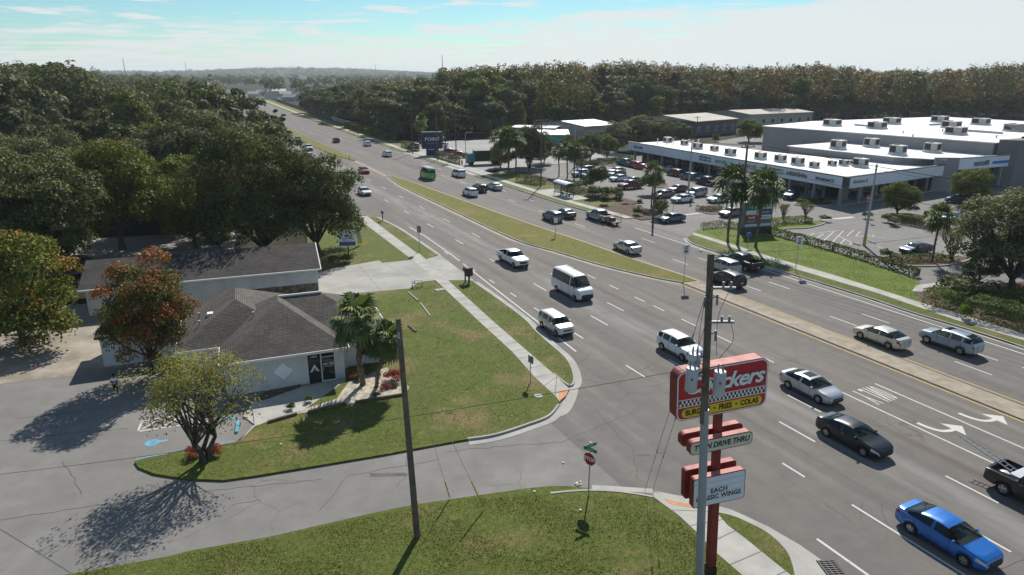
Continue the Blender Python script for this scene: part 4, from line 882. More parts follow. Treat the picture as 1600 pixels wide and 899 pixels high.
    xm = c1-.42; wdm = W_/2
    out['mirrors'] = [(xm, (wdm+.06)*sd, pl(s['belt'], xm)+.10, 0) for sd in (1, -1)]
    b = MB(); b.box((0, 0, 0), (.02, .31, .155)); out['plate'] = b.mesh()
    b = MB(); b.box((0, 0, 0), (.16, .03, .028)); out['handle'] = b.mesh()
    out['handles'] = [(x, (wdm*.992)*sd, pl(s['belt'], x)-.09) for sd in (1, -1) for x in ((s['bp'][0]+.16, s['bp'][0]-.86) if kind not in ('van',) else (1.1,))]
    b = MB(); b.box((0, 0, 0), (.09, W_*.60, .10)); out['lip'] = b.mesh()
    if bed:
        b = MB(); x0, x1 = bed; y = W_/2*.72; zt, zf = 1.27, .78
        vs_ = [(x0, -y, zt), (x1, -y, zt), (x1, y, zt), (x0, y, zt), (x0, -y, zf), (x1, -y, zf), (x1, y, zf), (x0, y, zf)]
        b.add(vs_, [(4, 5, 6, 7), (0, 4, 7, 3), (1, 2, 6, 5), (0, 1, 5, 4), (3, 7, 6, 2)]); out['bed'] = b.mesh()
    CACHE[kind] = out; return out
def vehicle(kind, label, cat, loc, ang, col, group=None, detail=2, L=None, H=None, Wd=None, name=None, roof=None):
    q = car_parts(kind); s = SPEC[kind]
    t = thing(name or {'sedan': 'sedan', 'suv': 'suv', 'box': 'hatchback', 'minivan': 'minivan', 'van': 'van', 'pickup': 'pickup_truck'}[kind], label, cat, loc, ang, group)
    t.scale = ((L or s['L'])/s['L'], (Wd or s['W'])/s['W'], (H or max(z for x, z in s['top']))/max(z for x, z in s['top']))
    def put(nm, key, m, par=None, loc_=None, rz=0.):
        if q.get(key) is None: return None
        me = q[key]
        o_ = bpy.data.objects.new(nm, me); link(o_, par or t)
        if not me.materials: me.materials.append(m)
        o_.material_slots[0].link = 'OBJECT'; o_.material_slots[0].material = m
        if loc_: o_.location = loc_[:3]; o_.rotation_euler = (0, 0, rz)
        return o_
    CG, WG = (SCLEAR, WCLEAR) if detail > 1 else (CGLASS, WGLASS)
    if detail > 1:
        if 'seats' not in q:
            zb = pl(s['belt'], 0); c0, c1, t0, t1 = s['cab']; xf = t1-.30; bb = MB(); dd = MB()
            for x in ([xf, xf-.95] if kind not in ('van',) else [xf-.1, xf-1.1, xf-2.0]):
                if x < c0+.35: continue
                for y in (-.40, .40): bb.box((x-.12, y, zb-.08), (.14, .46, .62), 0, .88); bb.box((x-.17, y, zb+.30), (.10, .24, .17), 0, .8); bb.box((x+.12, y, zb-.42), (.5, .46, .14))
            dd.box((c1-.42, 0, zb-.10), (.75, s['W']*.74, .14)); dd.lathe([(.17, 0), (.19, .02), (.17, .04)], (c1-.95, .38, zb-.06), 12)
            q['seats'] = bb.mesh(); q['dash'] = dd.mesh()
        put('seats', 'seats', SEATM); put('dashboard', 'dash', DASHM)
    body = put('body', 'body', P[col]); put('windscreen', 'windscreen', WG); put('rear_window', 'rear_window', CG if kind != 'van' else P[col]); put('side_window', 'lw', CG); put('side_window', 'rw', CG)
    put('headlight', 'hl', CHEAD); put('headlight', 'hr', CHEAD); put('taillight', 'tl', CTAIL); put('taillight', 'tr', CTAIL); put('grille', 'grille', BLACKP); put('underbody', 'under', INTER)
    if 'bed' in q: put('truck_bed', 'bed', BLACKP)
    for w_ in q['wheels']:
        o_ = put('wheel', 'tyre', TYRE, None, w_, w_[3])
        if detail > 0: put('rim', 'rim', RIM, o_)
    if detail > 0:
        for m_ in q['mirrors']: put('wing_mirror', 'mirror', P[col] if detail > 1 else BLACKP, None, m_, 0 if m_[1] > 0 else math.pi)
        put('license_plate', 'plate', PLATE, None, (-s['L']/2-.012, 0, .78 if kind != 'pickup' else .68))
    gz = {'sedan': (.60, .10), 'suv': (.72, .16), 'box': (.70, .12), 'minivan': (.66, .12), 'van': (.72, .34), 'pickup': (.82, .28)}[kind]
    if detail > 0:
        if 'gr' not in q: bb = MB(); bb.box((0, 0, 0), (.10, s['W']*(.52 if kind != 'van' else .66), gz[1])); q['gr'] = bb.mesh()
        put('front_grille', 'gr', BLACKP, None, (s['L']/2-.045, 0, gz[0]))
    if detail > 1:
        if 'seam' not in q:
            bb = MB(); zt = pl(s['belt'], 0)-.02
            for x in ((s['bp'][0], s['bp'][0]+.95, s['bp'][0]-.92) if kind != 'van' else (.9, 1.9, -.6)):
                for sd in (1, -1): bb.box((x, sd*s['W']*.4985, (zt+.38)/2), (.014, .012, zt-.40))
            for sd in (1, -1): bb.box((s['off'], sd*s['W']*.492, s['floor']+.14), (s['wb']-1.0, .02, .07))
            q['seam'] = bb.mesh()
        put('door_seam', 'seam', BLACKP)
        for h_ in q['handles']: put('door_handle', 'handle', P[col] if col not in ('black',) else RIM, None, h_)
        put('air_intake', 'lip', BLACKP, None, (s['L']/2-.035, 0, s['floor']+.17))
    return t
D_AWAY = math.pi/2 + ROAD_A            # heading of the far carriageway (driving away); the near one comes towards the camera
D_HERE = D_AWAY + math.pi
def mid(rear, front, kind, side):
    """centre of a car from the pixels of its two wheels on the near side: side = lateral sign of that side in the car's frame"""
    a, b_ = g(*rear), g(*front); return ((a[0]+b_[0])/2, (a[1]+b_[1])/2), math.atan2(b_[1]-a[1], b_[0]-a[0])
def lane_car(kind, label, cat, px, py, away, col, u=None, **k):
    p = g(px, py); uv = list(UV(p))
    if u: uv[0] = u
    return vehicle(kind, label, cat, W(*uv), (D_AWAY if away else D_HERE)+k.pop('turn', 0), col, **k)
def wheel_car(kind, label, cat, rear, front, col, right=True, **k):
    """near side wheels seen: the car's right flank when it drives towards us on the near carriageway"""
    c_, a = mid(rear, front, kind, 1); hd = D_HERE if math.cos(a-D_HERE) > 0 else D_AWAY
    s = SPEC[kind]; sd = 1 if right else -1; off = (k.get('Wd') or s['W'])/2-.12
    n = (-math.sin(hd)*sd, math.cos(hd)*sd); ox = s['off']
    return vehicle(kind, label, cat, (c_[0]+n[0]*off-math.cos(hd)*ox, c_[1]+n[1]*off-math.sin(hd)*ox), hd+k.pop('turn', 0), col, **k)
NEAR = 'vehicles driving towards the camera'; FAR = 'vehicles driving away on the far carriageway'
wheel_car('sedan', 'bright blue sedan nearest the camera at the lower right', 'car', (1425, 836), (1501, 881), 'blue', group=NEAR)
wheel_car('sedan', 'black sedan beside the turn arrows in the lane next to the turn bay', 'car', (1290, 680), (1349, 716), 'black', group=NEAR)
c4 = wheel_car('sedan', 'metallic grey sedan with dark sunroof just right of the red burger sign', 'car', (1231, 607), (1278, 631), 'silver', group=NEAR)
b = MB(); b.box((-.25, 0, 1.470), (.75, .9, .02)); b.build('sunroof', CGLASS, c4)
wheel_car('suv', 'white suv passing just above the red burger sign', 'suv', (1035, 548), (1065, 564), 'white', group=NEAR)
wheel_car('box', 'pale grey boxy hatchback in the kerb lane', 'car', (848, 512), (868, 526), 'soul', group=NEAR)
v1 = wheel_car('van', 'tall white passenger van with dark side windows in the middle lanes', 'van', (870, 456), (898, 471), 'white', group=NEAR)
wheel_car('pickup', 'white pickup truck with open bed behind the passenger van', 'pickup', (783, 410), (802, 418), 'white', group=NEAR)
lane_car('sedan', 'white sedan between the big oak and the grass median', 'car', 587, 303, False, 'white', 33.3, group=NEAR, detail=1)
lane_car('sedan', 'red sedan beside the tip of the grass median', 'car', 562, 271, False, 'red', 41, group=NEAR, detail=1)
lane_car('pickup', 'white pickup truck beside the far median tip, above the oak', 'pickup', 505, 234, False, 'white', 38.5, group=NEAR, detail=1)
lane_car('sedan', 'white sedan half hidden by the oak crown, behind the red sedan', 'car', 525, 245, False, 'white', 35, group=NEAR, detail=1)
lane_car('suv', 'dark red suv far off beside the far grass median', 'suv', 479, 221, False, 'maroon', 40.5, group=NEAR, detail=1)
for px, py, col, kd, du in ((410, 188, 'white', 'sedan', 38.5), (392, 184, 'bluegrey', 'sedan', 35), (387, 178, 'white', 'sedan', 38.8), (378, 171, 'silver', 'suv', 37.5), (376, 174, 'grey', 'sedan', 34.5), (403, 181, 'white', 'suv', 42)):
    p = UV(g(px, py)); vehicle(kd, {'white': 'white car in the distant queue beyond the oak', 'bluegrey': 'blue grey sedan in the distant queue beyond the oak', 'silver': 'silver suv at the head of the distant queue', 'grey': 'grey sedan in the distant queue beside the silver suv'}[col], 'car', W(*p), D_HERE-.02, col, group='cars in the distant queue', detail=0)
wheel_car('sedan', 'cream sedan beside the concrete separator on the far carriageway', 'car', (1387, 546), (1344, 529), 'cream', right=False, group=FAR)
c8 = wheel_car('suv', 'pale blue grey suv with black roof behind the cream sedan', 'suv', (1497, 555), (1449, 536), 'paleblue', right=False, group=FAR, L=4.9)
b = MB(); b.add([(x, y, z) for x, z in ((.35, 1.70), (-1.75, 1.665)) for y in (-.5, .5)], [(0, 1, 3, 2)]); b.build('black_roof', CGLASS, c8)
lane_car('suv', 'black suv half hidden by the utility pole top', 'suv', 1130, 446, True, 'black', 54.6, group=FAR)
lane_car('suv', 'silver suv between the black suv and the black pickup', 'suv', 1126, 425, True, 'silver', 58, group=FAR)
lane_car('pickup', 'black pickup truck in the kerb lane beside the bright lawn', 'pickup', 1163, 417, True, 'black', 61.2, group=FAR)
wheel_car('sedan', 'silver sedan beside the grass median', 'car', (981, 397), (962, 391), 'silver', right=False, group=FAR)
lane_car('pickup', 'silver pickup towing a small trailer', 'pickup', 924, 346, True, 'silver', 61, group=FAR, detail=1)
lane_car('suv', 'dark grey suv behind the small median sign', 'suv', 852, 346, True, 'grey', 54.2, group=FAR, detail=1)
lane_car('sedan', 'dark brown sedan beside the dark grey suv', 'car', 875, 340, True, 'brown', 57.5, group=FAR, detail=1)
lane_car('suv', 'white suv in the lane next to the median, ahead of the brown sedan', 'suv', 738, 306, True, 'white', 51.3, group=FAR, detail=1)
lane_car('suv', 'black suv between the white suv and the pale sedan', 'suv', 755, 299, True, 'black', 55, group=FAR, detail=1)
lane_car('sedan', 'pale silver sedan by the kerb, next to the black suv', 'car', 775, 296, True, 'silver', 58.8, group=FAR, detail=1)
gv = lane_car('van', 'lime green delivery van with white roof', 'van', 672, 279, True, 'green', 51.5, group=FAR, detail=1)
b = MB(); b.box((-.4, 0, 2.66), (4.6, 1.5, .05)); b.build('white_roof', P['white'], gv); b = MB(); b.box((-2.99, 0, 1.9), (.03, 1.5, .6)); b.build('rear_window_glass', CGLASS, gv); b = MB(); b.box((-.6, 1.02, 1.55), (1.2, .02, .7)); b.build('orange_decal', ORANGE, gv)
lane_car('minivan', 'white minivan by the kerb behind the green van', 'minivan', 717, 276, True, 'white', 59, group=FAR, detail=1)
lane_car('suv', 'white suv ahead of the green van', 'suv', 599, 245, True, 'white', 55.5, group=FAR, detail=1)
lane_car('suv', 'dark blue suv furthest ahead on the far carriageway', 'suv', 547, 222, True, 'navy', 51.5, group=FAR, detail=1)
lane_car('suv', 'white suv near the dark blue suv, by the kerb', 'suv', 580, 228, True, 'white', 58, group=FAR, detail=1)
# passenger van: rows of side glass already; the black pickup with the ladder
bp_ = vehicle('pickup', 'black pickup truck with a ladder sticking out of its bed, cut by the right edge', 'pickup', W(40.85, 15.9), D_HERE, 'black', NEAR, Wd=2.05)
lad = thing('ladder', 'grey aluminium ladder lying over the tailgate of the black pickup', 'ladder', W(40.85, 15.9), D_HERE)
ALU = M('aluminium', (.50, .51, .52), .4, .5, .6, var=.1)
for y in (-.02, .42):
    b = MB(); b.tube([(-.95, y, .95), (-5.0, y, 1.80)], .035, 6); b.build('rail', ALU, lad)
for k in range(13):
    f = (k+.5)/13; b = MB(); b.tube([(-.95-4.05*f, -.02, .95+.85*f), (-.95-4.05*f, .42, .95+.85*f)], .02, 6); b.build('rung', ALU, lad)
tb = thing('tool_box', 'silver tool box across the bed of the black pickup', 'tool box', (*W(40.85, 15.9), 1.02), D_HERE)
b = MB(); b.box((-1.42, 0, .12), (.5, 1.5, .42)); b.build('chest', ALU, tb); b = MB(); b.box((-1.42, 0, .35), (.54, 1.54, .04)); b.build('lid', ALU, tb)
bn = thing('bundle', 'white plastic bundle in the bed of the black pickup', 'bundle', (*W(40.85, 15.9), .82), D_HERE); b = MB(); b.lathe([(.05, 0), (.32, .05), (.36, .22), (.2, .36), (.03, .4)], (-2.1, -.42, 0), 10); b.build('wrap', P['white'], bn, 60)
# trailer behind the silver pickup
p_ = UV(g(955, 352)); tr = thing('trailer', 'small black open trailer towed by the silver pickup', 'trailer', W(61, p_[1]), D_AWAY)
b = MB(); b.box((0, 0, .62), (2.6, 1.5, .12)); b.build('deck', BLACKP, tr); b = MB(); b.tube([(1.3, 0, .6), (2.9, 0, .5)], .05, 6); b.build('drawbar', DKMET, tr)
b = MB(); b.tube([(-1.3, -.7, .6), (-1.3, -.7, 1.9), (-1.3, .7, 1.9), (-1.3, .7, .6)], .03, 6); [b.tube([(-1.3, -.7+.2*k, .6), (-1.3, -.7+.2*k, 1.9)], .012, 4) for k in range(8)]; b.build('gate', DKMET, tr)
for sd in (1, -1):
    b = MB(); b.tube([(1.2, .7*sd, .95), (-1.25, .7*sd, .95)], .025, 6); b.build('side_rail', DKMET, tr)
    o_ = obj('wheel', car_parts('suv')['tyre'], TYRE, tr); o_.location = (-.1, .8*sd, .33); o_.scale = (.85,)*3
b = MB(); b.box((.2, 0, .95), (1.0, .7, .5)); b.build('mower_deck', M('mower_red', (.2, .03, .03), .5), tr)
# entrance and car park
PK = 'cars parked in front of the shops'
def parked(kind, label, cat, px, py, col, hd, **k):
    return vehicle(kind, label, cat, g(px, py), ROAD_A + math.radians(hd), col, group=k.pop('group', PK), detail=k.pop('detail', 1), **k)
parked('sedan', 'blue grey sedan leaving the shopping centre onto the road', 'car', 1049, 347, 'bluegrey', 180, group=None, detail=2)
parked('sedan', 'grey sedan crossing the entrance behind the tenant sign', 'car', 1142, 338, 'grey', 186, group=None)
parked('sedan', 'dark grey sedan parked left of the car park lamp post', 'car', 1036, 309, 'grey', 184)
parked('sedan', 'dark maroon sedan parked behind the dark grey one', 'car', 1058, 300, 'maroon', 188)
parked('sedan', 'white sedan at the foot of the car park lamp post', 'car', 1066, 316, 'white', 181)
parked('minivan', 'silver blue minivan behind the white sedan at the lamp post', 'minivan', 1088, 307, 'paleblue', 186, L=4.6)
parked('sedan', 'white sedan parked behind the twin palms', 'car', 1122, 316, 'white', 182)
parked('pickup', 'dark red pickup truck in the car park aisle beside the dark shrub tower', 'pickup', 985, 295, 'maroon', 182)
for px, py, kd, col, lb in ((907, 276, 'suv', 'white', 'white suv in the left row seen between palm trunks'), (915, 270, 'suv', 'navy', 'navy suv at the back of the left row'), (921, 279, 'suv', 'bluegrey', 'blue grey suv beside the white one in the left row'), (963, 271, 'sedan', 'silver', 'silver sedan at the back of the middle row'), (963, 276, 'sedan', 'grey', 'grey sedan second from the back of the middle row'), (967, 283, 'sedan', 'white', 'white sedan in the middle row behind the dark red pickup'), (988, 287, 'sedan', 'black', 'black sedan behind the dark red pickup')):
    parked(kd, lb, 'car', px, py, col, 184)
for px, py, kd, col, lb, hd in ((977, 259, 'pickup', 'teal', 'dark teal pickup near the far shop corner', 95), (991, 262, 'suv', 'red', 'red suv parked next to the dark teal pickup', 100), (1003, 265, 'sedan', 'red', 'red sedan beside the red suv near the far shops', 100), (1046, 268, 'sedan', 'silver', 'silver sedan parked at the shopfront behind the dark palm', 95), (1054, 275, 'suv', 'maroon', 'maroon suv parked beside the lamp post near the shops', 95), (1076, 281, 'suv', 'bluegrey', 'dark grey suv parked near the shop walkway', 95), (1104, 289, 'pickup', 'black', 'black pickup parked behind the palms near the shops', 92)):
    parked(kd, lb, 'car', px, py, col, hd)
parked('suv', 'dark plum suv in front of the shopfronts right of the tenant sign', 'suv', 1236, 311, 'navy', 200)
parked('sedan', 'dark blue sedan parked by the kerbed island at the right', 'car', 1430, 396, 'navy', 176)
parked('suv', 'silver blue car half hidden behind the right hand palm', 'car', 1487, 347, 'paleblue', 190)
parked('minivan', 'dark minivan in the shade at the store entrance', 'minivan', 1500, 318, 'navy', 120)
# the truck lot
LOT2 = 'vehicles on the pale truck lot'
parked('pickup', 'red tow pickup on the truck lot behind the fence', 'pickup', 716, 247, 'red', 170, group=LOT2); parked('pickup', 'dark red flatbed pickup behind the red one', 'pickup', 700, 242, 'maroon', 175, group=LOT2)
for px, py, col, lb in ((646, 232, 'white', 'white van beside the dark blue board sign'), (656, 229, 'red', 'red car left of the dark blue board sign'), (690, 231, 'white', 'white suv right of the dark blue board sign'), (808, 245, 'white', 'white suv left among cars near the teal garage'), (823, 247, 'silver', 'silver suv near the teal garage'), (836, 249, 'white', 'white suv right among cars near the teal garage')):
    parked('suv', lb, 'car', px, py, col, 150, group=LOT2, detail=0)
bt = thing('box_truck', 'dark green box truck with pale windscreen parked beside the palms', 'truck', g(757, 257), ROAD_A+math.radians(172))
b = MB(); b.box((-1.0, 0, 2.25), (7.6, 2.5, 2.7)); b.build('cargo_box', P['darkgreen'], bt); b = MB(); b.box((-1.0, 0, 3.63), (7.62, 2.52, .05)); b.build('box_roof', P['silver'], bt)
b = MB(); b.prism([(2.9, -1.1), (4.7, -1.0), (4.7, 1.0), (2.9, 1.1)], .6, 2.9); b.build('cab', P['teal'], bt); b = MB(); b.box((4.72, 0, 2.2), (.05, 1.8, .9)); b.build('windscreen', M('pale_windscreen', (.25, .3, .33), .1, .6), bt); b = MB(); b.box((4.75, 0, .75), (.12, 2.1, .4)); b.build('bumper', BLACKP, bt)
for x in (3.7, -2.6, -3.6):
    for sd in (1, -1): o_ = obj('wheel', car_parts('suv')['tyre'], TYRE, bt); o_.location = (x, 1.0*sd, .48); o_.scale = (1.35, 1.2, 1.35)
# parked under the trees at the left
parked('sedan', 'black car parked under the left trees beside the yard', 'car', 86, 478, 'black', 60, group=None); parked('suv', 'blue car parked behind the long building under the trees', 'suv', 122, 420, 'navy', 70, group=None)
# ================================================================== TREES AND PLANTS
BARK = M('bark', (.085, .07, .055), .95, .15, var=.35, scale=3, bump=.5, fine=.25)
BARK_P = M('palm_bark', (.17, .125, .085), .95, .15, var=.4, scale=5, bump=.6, fine=.3)
LEAF = {
 'oak': leafmat('leaf_oak', (.050, .066, .020), (.150, .172, .060)), 'mid': leafmat('leaf_mid', (.075, .105, .014), (.190, .215, .040)), 'bright': leafmat('leaf_bright', (.065, .095, .012), (.14, .17, .035)),
 'grey': leafmat('leaf_grey', (.072, .088, .038), (.178, .198, .098)), 'olive': leafmat('leaf_olive', (.150, .155, .045), (.290, .285, .100), (.36, .26, .05), (.82, .96), .35), 'rust': leafmat('leaf_rust', (.085, .105, .020), (.165, .165, .040), (.42, .135, .045), (.50, .68)),
 'gold': leafmat('leaf_gold', (.080, .105, .014), (.180, .195, .032), (.36, .17, .03), (.72, .92)), 'cypress': leafmat('leaf_cypress', (.070, .075, .022), (.125, .118, .036), (.165, .105, .036), (.45, .8), .2), 'pine': leafmat('leaf_pine', (0.042, 0.064, 0.028), (0.091, 0.119, 0.050)),
 'hedge': leafmat('leaf_hedge', (0.044, 0.068, 0.015), (0.105, 0.149, 0.033)), 'lime': leafmat('leaf_lime', (.10, .15, .012), (.20, .26, .03)), 'red': leafmat('leaf_red', (.25, .035, .03), (.45, .09, .06)), 'palm': leafmat('leaf_palm', (0.053, 0.083, 0.021), (0.143, 0.188, 0.060)), 'dry': leafmat('leaf_dry', (.16, .12, .06), (.28, .22, .12)),
 'twig': leafmat('leaf_twig', (.12, .115, .075), (.22, .20, .13), (.16, .17, .06), (.5, .6)),
}
def fast_mesh(V, quads, attrs=None, nper=4):
    me = bpy.data.meshes.new('mesh'); n = len(V); k = len(quads)
    me.vertices.add(n); me.vertices.foreach_set('co', np.asarray(V, np.float32).ravel())
    me.loops.add(k*nper); me.loops.foreach_set('vertex_index', np.asarray(quads, np.int32).ravel())
    me.polygons.add(k); me.polygons.foreach_set('loop_start', np.arange(0, k*nper, nper, dtype=np.int32)); 
    me.update(calc_edges=True)
    for nm, a in (attrs or {}).items():
        at = me.attributes.new(nm, 'FLOAT', 'POINT'); at.data.foreach_set('value', np.asarray(a, np.float32))
    return me
def leaves(rs, pos, nrm, size, tint, turn, aspect=.62):
    n = len(pos); r = rs.normal(size=(n, 3)); a = np.cross(nrm, r); a /= np.linalg.norm(a, axis=1, keepdims=True)+1e-9; b = np.cross(nrm, a); b /= np.linalg.norm(b, axis=1, keepdims=True)+1e-9
    s = size*rs.uniform(.6, 1.35, (n, 1)); bend = nrm*s*.18
    V = np.stack([pos-a*s*.5-bend, pos-b*s*.5*aspect, pos+a*s*.5-bend, pos+b*s*.5*aspect], 1).reshape(-1, 3)
    return fast_mesh(V, np.arange(4*n).reshape(-1, 4), {'tint': np.repeat(tint, 4), 'turn': np.repeat(turn, 4)})
def crown(seed, R, zc, Hh, nb, nl, size, br=.34, flat=.8, turn_top=.5, hollow=.55, zmin=-.55, drop=0.):
    """leaf clumps spread through an ellipsoid of radius R, half height Hh, centred at height zc"""
    rs = np.random.RandomState(seed); d = rs.normal(size=(nb, 3)); d[:, 2] = np.where(d[:, 2] < zmin, -d[:, 2]*.6, d[:, 2]); low_ = (rs.uniform(0, 1, nb) < .30) & (zmin < -.7); d /= np.linalg.norm(d, axis=1, keepdims=True)
    d[:, 2] = np.where(low_, rs.uniform(-.92, -.35, nb), d[:, 2]); lowf = np.where(d[:, 2] < 0, np.minimum(1.9, .93/np.maximum(.3, np.hypot(d[:, 0], d[:, 1]))), 1.); d[:, 0] *= lowf; d[:, 1] *= lowf
    rad = rs.uniform(hollow, .86, (nb, 1)); c = d*rad*np.array([R, R, Hh])*rs.uniform(.84, 1.08, (nb, 1)); bR = R*br*rs.uniform(.6, 1.25, nb)
    w_ = bR**2; k = rs.choice(nb, nl, p=w_/w_.sum()); e = rs.normal(size=(nl, 3)); e[:, 2] = np.where(e[:, 2] < -.3, -e[:, 2], e[:, 2]); e /= np.linalg.norm(e, axis=1, keepdims=True)
    rr = bR[k][:, None]*(1-.55*rs.power(1.3, (nl, 1))*rs.uniform(0, 1, (nl, 1)))*rs.uniform(.82, 1.12, (nl, 1))
    pos = c[k]+e*rr*np.array([1, 1, flat]); pos[:, 2] += zc
    if drop: pos[:, 2] -= drop*np.maximum(0, np.linalg.norm(pos[:, :2], axis=1)/R-.4)*R
    nrm = e*1.15+np.array([0, 0, .25])+rs.normal(size=(nl, 3))*.6; nrm /= np.linalg.norm(nrm, axis=1, keepdims=True)
    tb = rs.uniform(0, 1, nb); tint = np.clip(tb[k]*.55+rs.uniform(0, .45, nl), 0, 1)
    hgt_ = (pos[:, 2]-zc)/Hh
    turn = np.clip(rs.uniform(0, 1, nb)[k]*.6+rs.uniform(0, .4, nl)+hgt_*.25*turn_top, 0, 1)
    return leaves(rs, pos, nrm, size, tint, turn), c+np.array([0, 0, zc])
def wood(seed, h0, R, tips, r0=.3, lean=0., nlimb=8, stems=1, n=7):
    r = random.Random(seed); b = MB()
    for s_ in range(stems):
        a = 2*math.pi*s_/stems+r.random(); off = .0 if stems == 1 else r0*.9; top = (r.uniform(-.25, .25)+off*3*math.cos(a), r.uniform(-.25, .25)+off*3*math.sin(a), h0); rr = r0/(1 if stems == 1 else 1.5)
        b.tube([(off*math.cos(a), off*math.sin(a), -.1), (off*math.cos(a)*1.3+r.uniform(-.1, .1), off*math.sin(a)*1.3, h0*.5), top], [rr*1.35, rr, rr*.75], n)
        for q in r.sample(list(range(len(tips))), min(nlimb//stems, len(tips))):
            t = tips[q]; m = [(top[i]+t[i])/2+r.uniform(-.08, .08)*R for i in range(3)]
            b.tube([top, m, t], [rr*.6, rr*.36, rr*.08], 5, False)
            for _ in range(2):
                e = (t[0]+r.uniform(-.2, .2)*R, t[1]+r.uniform(-.2, .2)*R, t[2]+r.uniform(-.05, .2)*R); b.tube([m, e], [rr*.26, rr*.04], 4, False)
    return b.mesh(60)
PROTO = {}
def tree_proto(key, seed, R, H, trunk, nb, nl, size, leaf, name='tree', br=.34, stems=1, r0=.3, nlimb=8, flat=.8, hollow=.55, zmin=-.55, cmin=None, drop=0.):
    zc = trunk+(H-trunk)/2; Hh = (H-trunk)/2
    cm, tips = crown(seed, R, zc, Hh, nb, nl, size, br, flat, hollow=hollow, zmin=zmin, drop=drop)
    PROTO[key] = (cm, wood(seed, max(trunk*1.1, 1.4), R, [tuple(t) for t in tips], r0, nlimb=nlimb, stems=stems), leaf, name, H)
def tree(key, label, loc, h=None, group=None, rz=0., wide=1., name=None, cat='tree', leaf=None):
    cm, wm_, lf, nm, H = PROTO[key]; s = (h or H)/H
    t = thing(name or nm, label, cat, loc, rz, group); t.scale = (s*wide, s*wide, s)
    o_ = obj('trunk', wm_, BARK, t); o_ = obj('crown', cm, LEAF[lf], t)
    if leaf: o_.material_slots[0].link = 'OBJECT'; o_.material_slots[0].material = LEAF[leaf]
    return t
def near_h(px, py, top): return hgt(g(px, py), top)
# individual trees near the camera
tree_proto('myrtle', 11, 3.6, 7.2, 1.35, 60, 6200, .15, 'olive', 'crape_myrtle', br=.30, stems=4, r0=.22, nlimb=26, flat=.9, hollow=.35, zmin=-.6)
tree('myrtle', 'leafy olive crape myrtle with many bare stems on the grass island by the disabled bay', g(322, 722), near_h(322, 722, 547))
tree_proto('raintree', 12, 4.1, 10.6, .9, 60, 18000, .25, 'rust', 'rain_tree', br=.33, r0=.22, nlimb=14, hollow=.45, zmin=-.9)
tree('raintree', 'tree with rust red and green leaves beside the office', g(240, 584), near_h(240, 584, 384), rz=.6, wide=.86)
tree_proto('goldtree', 13, 4.2, 8.6, -.5, 50, 15000, .25, 'gold', 'rain_tree', r0=.22, nlimb=12, hollow=.5, zmin=-.8)
tree('goldtree', 'tree with yellow green leaves tinged orange at the left edge', g(38, 540), near_h(38, 540, 352), rz=2.2)
tree_proto('bigoak', 14, 9.6, 17, 1.2, 95, 36000, .36, 'oak', 'oak_tree', br=.27, r0=.55, nlimb=16, zmin=-.95)
tree('bigoak', 'largest dark oak behind the long white building', g(412, 402), near_h(412, 402, 192), rz=.4, wide=.92)
tree_proto('oak2', 15, 7.4, 14, 1.0, 70, 24000, .36, 'oak', 'oak_tree', br=.29, r0=.4, nlimb=12, zmin=-.95)
tree('oak2', 'dark oak at the roadside end of the long building, lower than its neighbour', g(497, 395), near_h(497, 395, 236), rz=1.9, wide=1.0)
tree_proto('round', 16, 7.6, 15, 2.4, 66, 22000, .36, 'mid', 'broadleaf_tree', br=.3, r0=.38, nlimb=14, zmin=-.75)
tree('round', 'round mid green tree with forked trunk behind the long building', g(192, 390), near_h(192, 390, 212), rz=3.0, wide=1.0)
tree_proto('small', 17, 3.9, 9, .7, 40, 9500, .30, 'rust', 'rain_tree', r0=.2, nlimb=10, zmin=-.9)
tree('small', 'smaller tree tinged orange between the round green tree and the big oak', g(306, 388), near_h(306, 388, 272), rz=1.1, leaf='gold')
tree('oak2', 'dark green tree over the yard at the left, behind the golden one', g(92, 425), near_h(92, 425, 238), rz=4.0, wide=1.05)
tree('round', 'dark leafy tree cut by the left edge above the golden one', g(5, 420), near_h(5, 420, 215), rz=5.1, wide=1.0, leaf='oak')
tree('small', 'low dark tree in the shade between yard and long building', g(105, 440), near_h(105, 440, 330), rz=2.5, leaf='oak')
tree('small', 'orange topped tree rising behind the round green one', g(225, 330), near_h(225, 330, 207), rz=.2, leaf='rust', wide=.9)
tree('small', 'rust topped small tree left of the big oak, behind the round green one', g(186, 322), near_h(186, 322, 216), rz=1.4, leaf='rust', wide=.8)
tree('small', 'yellow green tree squeezed between round tree and big oak', g(282, 360), near_h(282, 360, 232), rz=4.4, leaf='mid', wide=.9)
tree('small', 'low leafy tree in the gap above the long building ridge', g(345, 392), near_h(345, 392, 330), rz=3.3, leaf='mid', wide=.9)
for i, (px, py, tp, lf, lb) in enumerate(((255, 360, 250, 'mid', 'green tree in the shade behind the orange tinged tree'), (350, 372, 250, 'rust', 'rust tinged tree filling the gap left of the largest oak'), (150, 352, 240, 'grey', 'grey green tree behind the round green one, left side'), (60, 372, 205, 'grey', 'grey green oak behind the yard trees'), (128, 345, 200, 'grey', 'grey green oak further behind the yard trees'), (262, 330, 190, 'grey', 'grey green oak behind the rust topped trees'), (330, 330, 165, 'grey', 'grey green oak standing behind the largest oak, left'), (392, 335, 215, 'mid', 'mid green tree standing behind the largest oak, right'), (-20, 372, 235, 'oak', 'dark oak on the left edge over the yard'))):
    tree('oak2', lb, g(px, py), near_h(px, py, tp), rz=i*1.9, leaf=lf)
